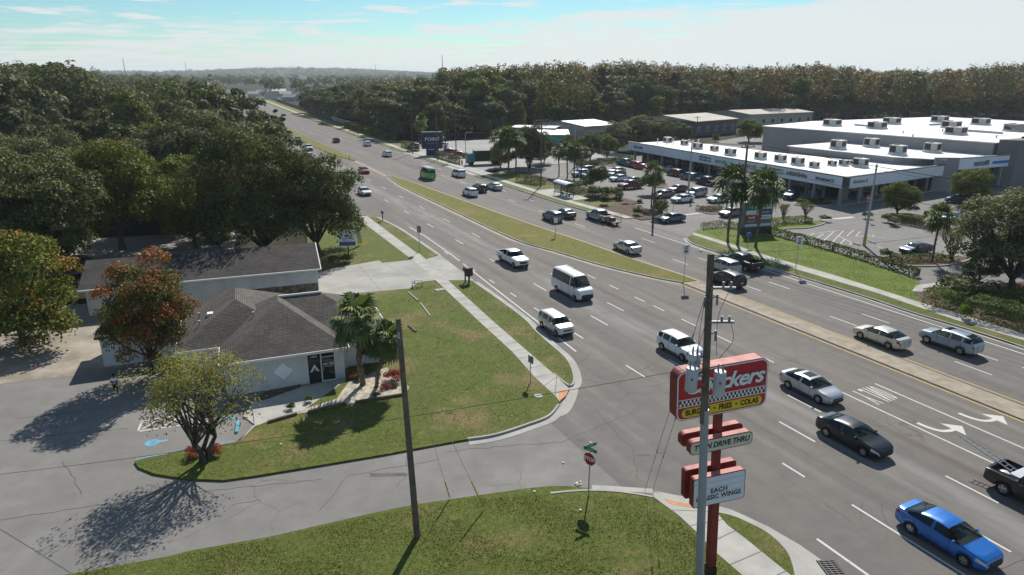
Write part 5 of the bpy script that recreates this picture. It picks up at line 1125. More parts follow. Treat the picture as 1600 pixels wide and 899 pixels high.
# the pine by the road, seen above the oak
tree_proto('pine', 18, 4.6, 17, 5.5, 26, 4200, .5, 'pine', 'pine_tree', br=.26, r0=.26, nlimb=16, hollow=.45, zmin=-.9, flat=.6)
tree('pine', 'open branched pine standing by the road just above the big oak', g(437, 262), near_h(437, 262, 163), rz=.7, wide=.85)
tree('pine', 'thin pine beside the far road left of the open branched one', g(404, 255), near_h(404, 255, 182), rz=2.7, wide=.5)
tree('small', 'low bush tree between the far road and the big oak', g(472, 275), near_h(472, 275, 232), rz=2.0, leaf='grey', wide=1.1)
tree('small', 'small golden tree on the verge of the distant road', g(375, 175), near_h(375, 175, 148), rz=1.0, leaf='gold')
# right hand side
tree('oak2', 'big grey green oak cut by the right edge', g(1580, 452), near_h(1580, 452, 285), rz=.9, leaf='grey', wide=1.1)
tree('oak2', 'second grey green oak right of the shops, behind the edge oak', g(1625, 420), near_h(1625, 420, 300), rz=2.9, leaf='grey')
tree('oak2', 'round olive tree in the mulch island before the department store', g(1402, 336), near_h(1402, 336, 281), leaf='mid', wide=1.1)
tree('oak2', 'round olive tree near the department store entrance', g(1512, 318), near_h(1512, 318, 261), rz=1.5, leaf='mid', wide=1.1)
tree_proto('myrtle_bare', 19, 2.6, 5.2, 1.2, 34, 2600, .15, 'twig', 'crape_myrtle', br=.3, stems=6, r0=.16, nlimb=36, hollow=.4, zmin=-.2)
tree('myrtle_bare', 'thin twiggy crape myrtle with pale stems on the kerbed island', g(1486, 406), near_h(1486, 406, 350), wide=1.1)
tree('small', 'dark glossy magnolia beside the hedge at the right edge', g(1528, 448), near_h(1528, 448, 388), leaf='oak', wide=1.05)
for i, (px, py, tp, lb) in enumerate(((1224, 345, 315, 'leafless sapling on the lime hedge, nearer the tenant sign'), (1258, 345, 312, 'purple leaved sapling on the lime hedge, further from the tenant sign'), (826, 268, 247, 'bare little crape myrtle near the lot hedge'), (1163, 322, 296, 'twiggy crape myrtle behind the tenant sign palms'))):
    tree('myrtle_bare', lb, g(px, py), near_h(px, py, tp), rz=i*1.3, wide=.75)
for i, (px, py, tp, lf, wd, lb) in enumerate(((782, 262, 222, 'olive', 1.0, 'thin pale leaved tree behind the green box truck'), (828, 262, 192, 'grey', .95, 'tall grey green oak beside the palms near the bus shelter'), (850, 255, 212, 'grey', .9, 'grey oak in front of the teal garage'), (893, 246, 209, 'mid', .95, 'bright green tree right of the teal garage'), (905, 250, 217, 'grey', .9, 'grey green tree between garage and car park'), (922, 252, 205, 'grey', 1.0, 'oak behind the left car park row'), (948, 247, 209, 'mid', 1.0, 'green tree near the far shop corner'), (965, 238, 188, 'grey', 1.15, 'broad silvery oak left of the shop strip roof'), (995, 235, 178, 'grey', 1.2, 'taller silvery oak behind the far shop corner'), (1030, 232, 182, 'grey', 1.2, 'silvery oak behind the roof vents of the strip'), (1062, 228, 190, 'grey', 1.1, 'silvery oak left of the tan roofed warehouse'), (1170, 222, 185, 'mid', 1.3, 'green tree beside the tall grey store wall'), (1118, 222, 208, 'gold', .9, 'low yellowish trees behind the strip roof'))):
    tree('oak2', lb, g(px, py), near_h(px, py, tp), rz=i*1.7, leaf=lf, wide=wd*.95)
# ---------------------------------------------------------------- palms
def palm_proto(key, seed, h, nfr, fr, skirt=True, seg=13):
    rs = np.random.RandomState(seed); V = []; F_ = []; T = []; 
    for i in range(nfr):
        az = rs.uniform(0, 2*math.pi); el = math.radians(rs.uniform(-55, 82)); d = np.array([math.cos(az)*math.cos(el), math.sin(az)*math.cos(el), math.sin(el)])
        pl_ = fr*rs.uniform(.42, .6); side = np.cross(d, [0, 0, 1.]); side /= np.linalg.norm(side)+1e-9; up = np.cross(side, d)
        base = np.array([0, 0, h]); tip = base+d*pl_; tip[2] -= .12*fr*(1-abs(math.sin(el)))
        k = len(V); V += [base-side*.02, base+side*.02, tip+side*.02, tip-side*.02]; F_.append((k, k+1, k+2, k+3)); T += [.6]*4
        t0 = rs.uniform(0, .6)
        for j in range(seg):
            a = math.radians(-105+210*j/(seg-1)); dd = d*math.cos(a)+side*math.sin(a); L = fr*(.62-.16*abs(a)/1.9)*rs.uniform(.85, 1.1)
            m = tip+dd*L*.55+up*.05*fr; e = tip+dd*L-np.array([0, 0, L*.28+.1*rs.rand()]); n_ = np.cross(dd, up); n_ /= np.linalg.norm(n_)+1e-9; wd = L*.085
            k = len(V); V += [tip, m-n_*wd, e, m+n_*wd]; F_.append((k, k+1, k+2, k+3)); T += [t0+rs.uniform(0, .4)]*4
    cm = fast_mesh(np.array(V), np.array(F_), {'tint': np.array(T), 'turn': np.zeros(len(V))})
    r = random.Random(seed); b = MB(); n = 14; pts = [(.10*math.sin(k*.5+seed), .08*math.cos(k*.4), h*k/n) for k in range(n+1)]; b.tube([(0, 0, -.1)]+pts[1:], [.25]+[.17+.015*math.sin(k*2.3) for k in range(1, n+1)], 9)
    for k in range(34):                                              # stubs of old leaf bases up the trunk
        z = h*(.12+.86*k/34); a = k*2.4; b.tube([(.13*math.cos(a), .13*math.sin(a), z), (.28*math.cos(a), .28*math.sin(a), z+.22)], [.06, .03], 4, True)
    sk = None
    if skirt:
        nl = 260; an = rs.uniform(0, 2*math.pi, nl); rr = rs.uniform(.2, .62, nl); pos = np.stack([rr*np.cos(an), rr*np.sin(an), h-.35-rs.uniform(0, .9, nl)], 1); nr = np.stack([np.cos(an), np.sin(an), rs.uniform(-.2, .4, nl)], 1)
        sk = leaves(rs, pos, nr+rs.normal(size=(nl, 3))*.4, .4, rs.uniform(0, 1, nl), np.zeros(nl), .25)
    PROTO[key] = (cm, b.mesh(60), sk, h)
palm_proto('palm', 21, 4.9, 44, 1.9, True, 15); palm_proto('palm_far', 22, 7.6, 54, 2.9, True, 9)
def palm(key, label, loc, top=None, lean=(0, 0), rz=0., group=None, h=None, crown_s=1.):
    cm, tm, sk, H = PROTO[key]; t = thing('palm_tree', label, 'palm', loc, rz, group); s = (h or H)/H; t.scale = (s*crown_s, s*crown_s, s); t.rotation_euler = (lean[0], lean[1], rz)
    obj('trunk', tm, BARK_P, t); obj('crown', cm, LEAF['palm'], t)
    if sk: obj('dead_frond_skirt', sk, LEAF['dry'], t)
    return t
palm('palm', 'taller upright palm in the gravel bed in front of the office', g(566, 602, .15), h=5.6)
palm('palm', 'shorter leaning palm in the gravel bed, right of the upright one', g(586, 606, .15), lean=(.0, .26), h=4.2)
for px, py, tp, lb in ((1137, 380, 270, 'left of the twin palms in front of the tenant sign'), (1180, 388, 275, 'right of the twin palms, leaning over the tenant sign'), (1018, 322, 256, 'short palm rising from the dark shrub tower in the car park'), (1456, 410, 322, 'palm on the kerbed island above the dark blue sedan')):
    p = g(px, py); palm('palm_far', lb, p, h=(hgt(p, tp)-1.5), rz=px, lean=(.0, .06 if px == 1180 else 0), crown_s=.92)
for i, (px, py, tp) in enumerate(((782, 268, 208), (795, 270, 205), (806, 268, 210), (873, 276, 227), (886, 279, 224), (897, 282, 226), (908, 280, 228))):
    p = g(px, py); palm('palm_far', 'palm in the roadside cluster behind the green box truck' if i < 3 else 'palm in the cluster over the bus shelter hedge', p, h=hgt(p, tp)-1.4, rz=i*1.1, group='palms behind the box truck' if i < 3 else 'palms over the bus shelter hedge')
for i, (px, py, tp) in enumerate(((689, 240, 207), (655, 228, 192), (660, 232, 184), (768, 215, 196), (735, 200, 176))):
    p = g(px, py); palm('palm_far', ['slim palm right of the dark blue board sign', 'tall palm behind the dark blue board sign', 'tallest palm above the dark blue board sign', 'palm before the wood behind the truck lot', 'distant palm against the wood'][i], p, h=hgt(p, tp)-1.2, rz=i*2.1, crown_s=.7)
# ---------------------------------------------------------------- shrubs and hedges
def hedge_mesh(seed, L, Wd, H, n, size, rough=.12):
    rs = np.random.RandomState(seed); f = rs.choice(4, n, p=[.5, .22, .22, .06]); u = rs.uniform(-.5, .5, (n, 3)); pos = np.stack([u[:, 0]*L, u[:, 1]*Wd, (u[:, 2]+.5)*H], 1)
    nr = np.zeros((n, 3)); nr[f == 0] = (0, 0, 1); pos[f == 0, 2] = H; nr[f == 1] = (0, -1, .2); pos[f == 1, 1] = -Wd/2; nr[f == 2] = (0, 1, .2); pos[f == 2, 1] = Wd/2
    e = f == 3; sg = np.where(rs.rand(n) < .5, -1, 1); pos[e, 0] = (sg*L/2)[e]; nr[e, 0] = sg[e]
    bump = np.sin(pos[:, 0]*1.9+seed)*np.cos(pos[:, 0]*.7+pos[:, 1]*2)*rough; pos += nr*(bump[:, None]-rs.uniform(0, .16, (n, 1))); nr = nr+rs.normal(size=(n, 3))*.6; nr /= np.linalg.norm(nr, axis=1, keepdims=True)
    t = np.clip(.5+.3*np.sin(pos[:, 0]*1.3+seed*3)+rs.uniform(-.4, .4, n), 0, 1)
    return leaves(rs, pos, nr, size, t, np.zeros(n))
def hedge(label, p, q, wd, h, leaf='hedge', size=.22, dens=70, group=None, base=.1):
    l = math.dist(p, q); n = int(l*(wd+h*1.6)*dens); o_ = obj('hedge', hedge_mesh(int(l*37) % 1000, l, wd, h, n, size), LEAF[leaf])
    o_.location = ((p[0]+q[0])/2, (p[1]+q[1])/2, base); o_.rotation_euler = (0, 0, math.atan2(q[1]-p[1], q[0]-p[0])); return tag(o_, label, 'hedge', group)
hedge('long clipped dark hedge between bright lawn and car park, upper length', g(1204, 366), g(1300, 392), 1.2, .95)
hedge('long clipped dark hedge between bright lawn and car park, lower length', g(1304, 393), g(1432, 434), 1.2, .95)
hedge('tall clipped hedge at the near end of the bright lawn', g(1446, 474), g(1500, 487), 2.4, 1.7, size=.2)
hedge('tall dark hedge along the pavement at the right edge', g(1512, 492), g(1640, 524), 3.2, 1.9, size=.2)
hedge('hedge behind the two tall clipped ones at the right edge', g(1470, 452), g(1600, 484), 3.0, 1.5, size=.22)
hedge('lime green clipped hedge right of the tenant sign', g(1202, 352), g(1262, 347), 2.6, .8, 'lime', .2)
hedge('lime green low hedge left of the tenant sign', g(1136, 355), g(1160, 360), 1.8, .7, 'lime', .2)
hedge('purplish low shrubs at the corner of the entrance', g(1098, 358), g(1132, 354), 1.6, .8, 'twig', .18)
hedge('dark hedge under the tenant sign', g(1162, 362), g(1200, 366), 1.6, .9, 'oak', .2)
hedge('dark roadside hedge left of the bus shelter', g(812, 284), g(847, 290), 2.6, 1.5)
hedge('dark hedge behind the bus shelter', g(874, 297), g(908, 303), 3.0, 2.0)
hedge('low scrub along the parking island at the entrance', g(1090, 330), g(1128, 329), 2.0, .7, 'twig', .2)
hedge('low scrub on the island before the shopfronts', g(1248, 318), g(1294, 317), 2.2, .7, 'hedge', .2)
hedge('low green shrubs along the kerbed island under the dark sedan', g(1392, 409), g(1478, 408), 1.6, .8, 'hedge', .2)
hedge('dark shrubs in the mulch island before the department store', g(1404, 347), g(1450, 356), 2.2, 1.3, 'oak', .22)
hedge('scrub along the wood fence of the far road', g(545, 199), g(612, 219), 4, 2.0, 'mid', .4, 30)
hedge('shrub row along the roadside fence of the truck lot', W(67.4, 167.5), W(67.4, 183), 1.4, 1.6, 'grey', .25, 50)
hedge('shrub row by the far driveway of the truck lot', W(67.2, 200), W(67.5, 214), 1.6, 1.9, 'grey', .25, 50)
hedge('scrub strip along the back of the shopping car park', g(905, 262), g(985, 250), 2.5, 1.1, 'grey', .3, 40)
def bush_proto(key, seed, R, H, nl, size, leaf, br=.45):
    cm, tips = crown(seed, R, H*.45, H*.55, 16, nl, size, br, .9, hollow=.3, zmin=-.2); PROTO[key] = (cm, leaf)
bush_proto('bush', 31, 1.0, 1.3, 1500, .16, 'hedge'); bush_proto('fern', 32, 1.0, 1.0, 700, .2, 'palm'); bush_proto('redbush', 33, 1.0, .9, 1400, .13, 'red'); bush_proto('cone', 34, 1.0, 2.6, 3000, .17, 'oak', .5)
def bush(key, label, loc, r, h=None, leaf=None, group=None, name='shrub'):
    cm, lf = PROTO[key]; o_ = obj(name, cm, LEAF[lf]); o_.location = (*loc[:2], .08); hh = h if h else r; o_.scale = (r, r, hh); o_.rotation_euler = (0, 0, loc[0]*3)
    if leaf: o_.material_slots[0].link = 'OBJECT'; o_.material_slots[0].material = LEAF[leaf]
    return tag(o_, label, 'shrub', group)
bush('redbush', 'red leaved shrub at the foot of the crape myrtle, left side', g(303, 716), .62); bush('redbush', 'red leaved shrub at the foot of the crape myrtle, right side', g(336, 713), .62)
bush('redbush', 'large red shrub at the right end of the gravel bed', g(615, 598), .85); bush('redbush', 'small red shrub by the base of the upright palm', g(553, 594), .45); bush('redbush', 'low red shrub between the palms and the big red one', g(602, 610), .5, .4)
for px, py, r_, lb in ((590, 622, .35, 'little green plant below the leaning palm'), (455, 640, .4, 'small grassy tuft on the gravel below the walkway'), (483, 630, .4, 'grassy tuft at the walkway edge below the door'), (562, 596, .5, 'dark spiky plant by the office corner wall'), (574, 585, .7, 'dark fern against the office side wall'), (615, 608, .35, 'yellow green tuft among the red shrubs')): bush('fern', lb, g(px, py), r_)
bush('fern', 'spiky plant at the foot of the insurance sign, left', g(522, 411), .8); bush('fern', 'spiky plant at the foot of the insurance sign, right', g(543, 412), .9)
for px, py, r_, h_, lf, lb in ((966, 313, 1.4, 1.2, 'hedge', 'round clipped bush nearest the road in the mulch corner'), (946, 321, 1.6, 1.4, 'hedge', 'round green bush below the dark cone shrub'), (935, 312, 3.2, 1.9, 'oak', 'large loose bush beside the dark cone shrub'), (961, 309, 2.0, 1.6, 'oak', 'dark bush right of the cone shrub'), (997, 337, 1.3, 1.0, 'oak', 'low dark bush on the mulch by the roadside pole'), (1000, 321, .9, .8, 'oak', 'two small dark clumps on the mulch'), (918, 296, 2.0, 1.8, 'grey', 'pale grey bush left of the cone shrub'), (1386, 348, 1.4, 1.0, 'grey', 'grey rounded bush on the mulch island, upper'), (1393, 352, 1.5, 1.0, 'grey', 'grey rounded bush on the mulch island, lower'), (1354, 342, 1.0, .8, 'hedge', 'bush at the foot of the red no entry sign'), (1028, 341, 2.2, 2.4, 'oak', 'tall dark bush behind the brown roadside pole'), (1385, 404, 1.1, .9, 'oak', 'dark bush at the tip of the kerbed island'), (1510, 472, 2.6, 1.7, 'grey', 'grey feathery bush above the clipped hedges'), (1492, 462, 2.2, 1.6, 'grey', 'grey feathery bush beside the magnolia'), (1508, 500, .9, 1.2, 'lime', 'bright shrub between the two tall hedges'), (1290, 346, 1.2, .7, 'twig', 'twiggy shrub at the tip of the lime hedge island'), (1528, 326, 1.6, 1.0, 'oak', 'dark shrub on the island by the department store'), (1450, 350, 2.2, 1.6, 'hedge', 'bush clump by the palm island road')): bush('bush', lb, g(px, py), r_*.8, h_, lf)
bush('cone', 'dark cone shaped shrub beside the car park', g(936, 303), 2.3, 2.35, 'oak'); bush('cone', 'dark shrub tower round the short palm in the car park', g(1020, 304), 2.6, 1.7, 'oak'); bush('cone', 'clipped round dark tree in front of the green box truck', g(840, 266), 1.5, 1.9, 'hedge') if False else bush('cone', 'clipped dark green bush between palm trunks by the truck', g(796, 262), 1.7, 1.7, 'hedge')
# ---------------------------------------------------------------- woods
tree_proto('w_oak', 41, 6.4, 15, .3, 44, 5200, .75, 'oak', br=.32, r0=.4, nlimb=6, zmin=-1); tree_proto('w_broad', 42, 5.6, 17, .6, 44, 5200, .72, 'mid', br=.32, r0=.35, nlimb=6, zmin=-1)
tree_proto('w_cyp', 43, 3.9, 22, 1, 50, 5200, .7, 'cypress', br=.36, r0=.35, nlimb=6, hollow=.5, zmin=-1); tree_proto('w_cyp2', 44, 4.6, 20, 1, 50, 5200, .7, 'cypress', br=.32, r0=.35, nlimb=6, hollow=.5, zmin=-1)
wr_ = random.Random(77)
def canopy(px, dist):
    """height of the wood's canopy right of the road, which rolls as the land behind the shops does"""
    rows_ = float(np.interp(px, (650, 700, 800, 900, 1000, 1060, 1120, 1200, 1270, 1350, 1450, 1550, 1650), (112, 106, 101, 97, 93.5, 101, 104, 103, 98, 108, 109, 99, 96)))
    return 23+(112-rows_)*dist/FPX*.97
LBL = {'oak': 'dark green oak', 'mid': 'mid green broadleaf tree', 'cypress': 'tall brownish cypress', 'grey': 'grey green oak', 'gold': 'yellowing tree', 'pine': 'dark pine'}
def wood_tree(p, h, leaf, where, grp):
    key = {'oak': 'w_oak', 'grey': 'w_oak', 'mid': 'w_broad', 'gold': 'w_broad', 'pine': 'w_cyp', 'cypress': wr_.choice(('w_cyp', 'w_cyp2'))}[leaf]
    tree(key, LBL[leaf]+' in the '+where, p, h, LBL[leaf]+'s in the '+grp, wr_.uniform(0, 6.3), wr_.uniform(.9, 1.25), name='cypress_tree' if leaf == 'cypress' else 'woodland_tree', leaf=leaf)
def clear(u, v):                                                     # nothing grows on roads, lots or houses
    return (27 < u < 72 and v < 420) or (62 < u < 120 and v < 226) or (76 < u < 205 and v < 214 and v < 252-.0*u) or (30 < u < 90 and v >= 420 and abs(u-(57+(v-420)*.045)) < 30)
spots = []
# left wood: from the yard back to the horizon
for i in range(400):
    v = 96+(i/400)**1.25*330; r_ = wr_.random(); u = 22-r_*(70+v*.62)
    x, y = W(u, v)
    if y < 97 or abs(x)/y > .80 or u > 24: continue
    if y < 122 and x > -62 and x < -25: continue
    if any(math.dist((x, y), q) < (8.2 if y < 230 else 10) for q in spots): continue
    spots.append((x, y))
lc = len(spots)
for x, y in spots[:120]:
    u, v = UV((x, y)); far_ = y > 190; h_ = wr_.uniform(11, 15) if (y < 150 and u > -40) else wr_.uniform(15, 20)
    if u < -62: h_ = wr_.uniform(23, 28)
    px_ = 800+FPX*x/(y*_c+CAM_H*_s)
    if y > 150: h_ = min(h_, (28 if px_ < 60 else 26.2 if px_ < 150 else 24.6 if px_ < 210 else 22.5 if px_ < 290 else 20)*wr_.uniform(.93, 1)) if px_ > 150 else wr_.uniform(23, 28)
    wood_tree((x, y), h_, wr_.choices(('oak', 'mid', 'grey', 'cypress', 'gold'), (5, 3, 2.5, 2.5 if u < -60 else .8, .5))[0], 'wood left of the road', 'wood left of the road')
# right wood: along the far road, behind the truck lot and behind the shops
spots = []
for row in range(9):
    for k in range(92):
        f = k/91; off = row*8.5
        if k < 22: uu = 77+off+wr_.uniform(-2, 2); vv = 420-k*8.6+wr_.uniform(-3, 3)
        else: uu = 77+(k-22)*6.2+wr_.uniform(-2.5, 2.5); vv = 236+off+(k-22)*.9-max(0, k-44)*2.3+wr_.uniform(-3, 3)
        x, y = W(uu, vv)
        if abs(x)/y > .80 or clear(uu, vv): continue
        if any(math.dist((x, y), q[:2]) < 6.6 for q in spots): continue
        spots.append((x, y, row))
spots.sort(key=lambda s: s[2]); 
for x, y, row in spots[:185]:
    u, v = UV((x, y)); d_ = math.hypot(x, y); side = u > 150
    lf = wr_.choices(('oak', 'mid', 'cypress', 'gold', 'grey'), (4, 3, .8, .5, 2) if row < 2 else ((2, 1.5, 4, .2, .4) if side or row > 3 else (3, 2.5, 2, .6, 1)))[0]
    px_ = 800+FPX*x/(y*_c+CAM_H*_s)
    h_ = wr_.uniform(12, 17) if row < 1 else wr_.uniform(17, 22) if row < 3 else min(28, canopy(px_, y*_c)+wr_.uniform(-3.2, .4)) if px_ > 690 else wr_.uniform(16, 20)
    if px_ < 660: h_ = min(h_, wr_.uniform(13, 19))
    if lf in ('cypress',) and row < 2: h_ *= 1.05
    wood_tree((x, y), h_, lf, 'wood right of the road', 'wood right of the road')
# the far woods read as one mass: a single object each
def mass(name, pts_, hs, leaf, seed, size, per=260, rad=6.):
    rs = np.random.RandomState(seed); n = len(pts_); P_ = np.array(pts_); H_ = np.array(hs); k = np.repeat(np.arange(n), per); m = n*per
    e = rs.normal(size=(m, 3)); e[:, 2] = np.abs(e[:, 2])*1.1-.25; e /= np.linalg.norm(e, axis=1, keepdims=True)
    lump = 1+.16*np.sin(e[:, 0]*5+k)*np.cos(e[:, 1]*5+k*1.7); rr = rs.uniform(.84, 1.0, m)*lump
    pos = np.stack([P_[k, 0]+e[:, 0]*rad*rr, P_[k, 1]+e[:, 1]*rad*rr, H_[k]*.52+e[:, 2]*H_[k]*.48*rr], 1)
    nr = e*1.2+np.array([0, 0, .25])+rs.normal(size=(m, 3))*.55; nr /= np.linalg.norm(nr, axis=1, keepdims=True)
    t = np.clip(rs.uniform(0, 1, n)[k]*.7+rs.uniform(0, .3, m), 0, 1)
    o_ = obj(name, leaves(rs, pos, nr, size, t, np.clip(rs.uniform(0, 1, n)[k]*.7+rs.uniform(0, .3, m), 0, 1)), LEAF[leaf]); o_['kind'] = 'stuff'; return o_
pr = np.random.RandomState(9)
pts_, hs = [], []
for x, y, row in spots[185:]: pts_.append((x, y)); hs.append((canopy(800+FPX*x/(y*_c+CAM_H*_s), y)+pr.uniform(-3.5, .3)) if 800+FPX*x/(y*_c+CAM_H*_s) > 690 else pr.uniform(15, 19))
for i in range(520):
    y = 330+pr.rand()**1.5*1000; x = pr.uniform(-.1, .82)*y; u, v = UV((x, y))
    if clear(u, v) or u < 100 or (v < 290 and u < 235): continue
    px_ = 800+FPX*x/y
    pts_.append((x, y)); hs.append((min(34, canopy(px_, min(y, 520)))+pr.uniform(-4, .2)) if px_ > 690 else pr.uniform(12, 18))
mass('woodland', pts_, hs, 'cypress', 1, 1.25, 420, 5.6)
pts_, hs = [], []
for i in range(430):
    y = 200+pr.rand()**1.4*1400; x = -pr.uniform(.26, .86)*y; u, v = UV((x, y))
    if u > 20: continue
    px_ = 800+FPX*x/(y+7)
    hs.append(pr.uniform(23, 28.5) if px_ < 100 else pr.uniform(22, 26.5) if px_ < 190 else pr.uniform(17, 21.5)); pts_.append((x, y))
mass('woodland', pts_, hs, 'oak', 2, 1.25, 380, 6.)
pts_, hs = [], []
for i in range(900):
    y = 620+pr.rand()**1.3*2900; x = pr.uniform(-.62, .30)*y; u, v = UV((x, y))
    if clear(u, v) or (40 < u < 100 and v < 900): continue
    pts_.append((x, y)); hs.append(pr.uniform(8, 17))
mass('woodland', pts_, hs, 'oak', 3, 2.8, 130, 8.)
# far hills
hv, hf = [], []; nx_, ny_ = 60, 9; hrs = np.random.RandomState(4)
for j in range(ny_):
    for i in range(nx_):
        x = -5200+10400*i/(nx_-1); y = 3000+2200*j/(ny_-1); a = x/y
        bump = 34*math.exp(-((a+.29)/.14)**2)+16*math.exp(-((a+.62)/.25)**2)+14*math.exp(-((a-.3)/.5)**2)
        hv.append((x, y, -3+(bump+8+3*math.sin(i*1.3)+2*math.sin(i*3.1+j))*math.sin(math.pi*min(1, (j+.05)/(ny_-1)*1.0)) ))
for j in range(ny_-1):
    for i in range(nx_-1): a = j*nx_+i; hf.append((a, a+1, a+nx_+1, a+nx_))
struct(obj('hills', mesh_of(hv, hf, 180), M('hill_wood', (.045, .055, .028), .95, .1, var=.5, scale=.02, fine=.5)))
pts_, hs = [], []
for i in range(1100):
    a = pr.uniform(-.62, .2); y = 2950+pr.rand()*900; x = a*y; bump = 34*math.exp(-((a+.29)/.14)**2)+16*math.exp(-((a+.62)/.25)**2)
    j = (y-3000)/2200; zb = -3+(bump+8)*math.sin(math.pi*max(0, min(1, j))); pts_.append((x, y)); hs.append(zb*1.0+pr.uniform(9, 14))
mass('woodland', pts_, hs, 'oak', 5, 5.5, 70, 14.)
# blades of grass and weeds on the lawns nearest the camera
def tufts(name, poly_px, n, seed, leaf, h=.11, z=.12):
    rs = np.random.RandomState(seed); P_ = np.array([g(*p, z) for p in poly_px]); lo, hi = P_.min(0), P_.max(0); q = rs.uniform(lo, hi, (n*3, 2)); ins = np.zeros(len(q), bool); j = len(P_)-1
    for i in range(len(P_)):
        a, b_ = P_[i], P_[j]; c_ = ((a[1] > q[:, 1]) != (b_[1] > q[:, 1])) & (q[:, 0] < (b_[0]-a[0])*(q[:, 1]-a[1])/(b_[1]-a[1]+1e-12)+a[0]); ins ^= c_; j = i
    q = q[ins]; keep = (np.sin(q[:, 0]*1.1+2*np.sin(q[:, 1]*.6))+np.sin(q[:, 1]*1.4+q[:, 0]*.5)+rs.normal(size=len(q))*1.1) > -.2; q = q[keep][:n]
    m = len(q); pos = np.stack([q[:, 0], q[:, 1], np.full(m, z+h*.35)], 1); nr = rs.normal(size=(m, 3)); nr[:, 2] *= .35; nr /= np.linalg.norm(nr, axis=1, keepdims=True)
    o_ = obj(name, leaves(rs, pos, nr, h*1.3, rs.uniform(0, 1, m), rs.uniform(0, 1, m), .4), LEAF[leaf]); o_['kind'] = 'stuff'
GR = leafmat('blade_grass', (.11, .135, .032), (.19, .20, .07), (.28, .23, .12), (.66, .8)); LEAF['grass'] = GR; LEAF['lawn_blade'] = leafmat('blade_lawn', (.09, .14, .016), (.15, .20, .03), (.18, .16, .06), (.75, .9))
tufts('grass', [(90, 903), (300, 864), (420, 842), (650, 792), (740, 780), (860, 773), (1015, 780), (1060, 812), (1115, 868), (1150, 905)], 13000, 3, 'grass', .07)
tufts('grass', [(640, 455), (680, 442), (745, 503), (830, 588), (866, 625), (850, 650), (775, 675), (675, 692), (480, 726), (350, 745), (230, 733), (215, 722), (367, 693), (420, 668), (640, 622), (600, 560), (580, 480)], 15000, 4, 'grass', .065)
tufts('grass', [(705, 442), (738, 442), (820, 500), (880, 560), (893, 590), (868, 584), (800, 520)], 4500, 6, 'grass', .07)
tufts('grass', [(1095, 358), (1150, 357), (1200, 368), (1262, 382), (1340, 405), (1430, 438), (1425, 452), (1436, 470), (1375, 452), (1300, 427), (1209, 401), (1123, 373)], 7000, 7, 'lawn_blade', .08)
tufts('grass', [(640, 292), (690, 302), (790, 338), (853, 360), (915, 380), (990, 407), (1065, 431), (1085, 440), (1015, 433), (940, 414), (865, 391), (803, 373), (740, 343)], 8000, 8, 'grass', .08)
tufts('grass', [(1130, 396), (1188, 404), (1245, 423), (1375, 461), (1450, 487), (1530, 514), (1500, 509), (1425, 486), (1350, 461), (1251, 430), (1196, 414)], 3500, 9, 'grass', .08)
# ================================================================== POLES, SIGNS AND SMALL THINGS
POLEW = M('pole_wood', (.135, .115, .085), .9, .2, var=.25, scale=2, bump=.3, fine=.2); STEELP = M('pole_steel', (.30, .34, .37), .45, .5, .4, var=.08, scale=1.5)
POLEC = M('pole_concrete', (.40, .40, .385), .85, .2, var=.1); SREDP = M('sign_pole_red', (.20, .028, .022), .6, .35, var=.18, scale=1.5); SREDF = M('sign_face_red', (.42, .014, .022), .35, .5, var=.05)
SPINK = M('sign_faded_top', (.50, .22, .19), .7, .3, var=.2, scale=2); SWHITE = M('sign_white', (.74, .74, .72), .5, .4, var=.04); SCREAM = M('sign_cream', (.60, .60, .47), .5, .4, var=.06); SBLUEW = M('sign_board_white', (.66, .71, .76), .5, .4, var=.04)
SYEL = M('sign_yellow', (.72, .52, .02), .45, .4, var=.05); SIGNG = M('sign_back_grey', (.22, .23, .23), .5, .5, .3, var=.1); YELG = M('yellow_guard', (.58, .40, .03), .6, .3, var=.12); STREETG = M('street_sign_green', (.01, .20, .11), .5, .4, var=.06)
CANG = M('transformer_grey', (.44, .47, .49), .5, .4, .1, var=.08); CERAM = M('insulator', (.20, .20, .21), .35, .5, var=.2); WIRE = M('wire_black', (.02, .02, .02), .6, .3)
def top_point(base, px, py):
    """point in the plane Y = base.y that the photograph shows at (px, py)"""
    z = hgt(base, py); fw = base[1]*_c-(z-CAM_H)*_s; return ((px-800)*fw/FPX, base[1], z)
def wire(p, q, label, grp=None, sag=.5, r=.016, name='power_line'):
    p, q = Vector(p), Vector(q); pts = [p.lerp(q, k/14)-Vector((0, 0, 4*sag*(k/14)*(1-k/14))) for k in range(15)]
    b = MB(); b.tube([x-p for x in pts], r, 4, False); o_ = b.build(name, WIRE); o_.location = p; return tag(o_, label, 'wire', grp)
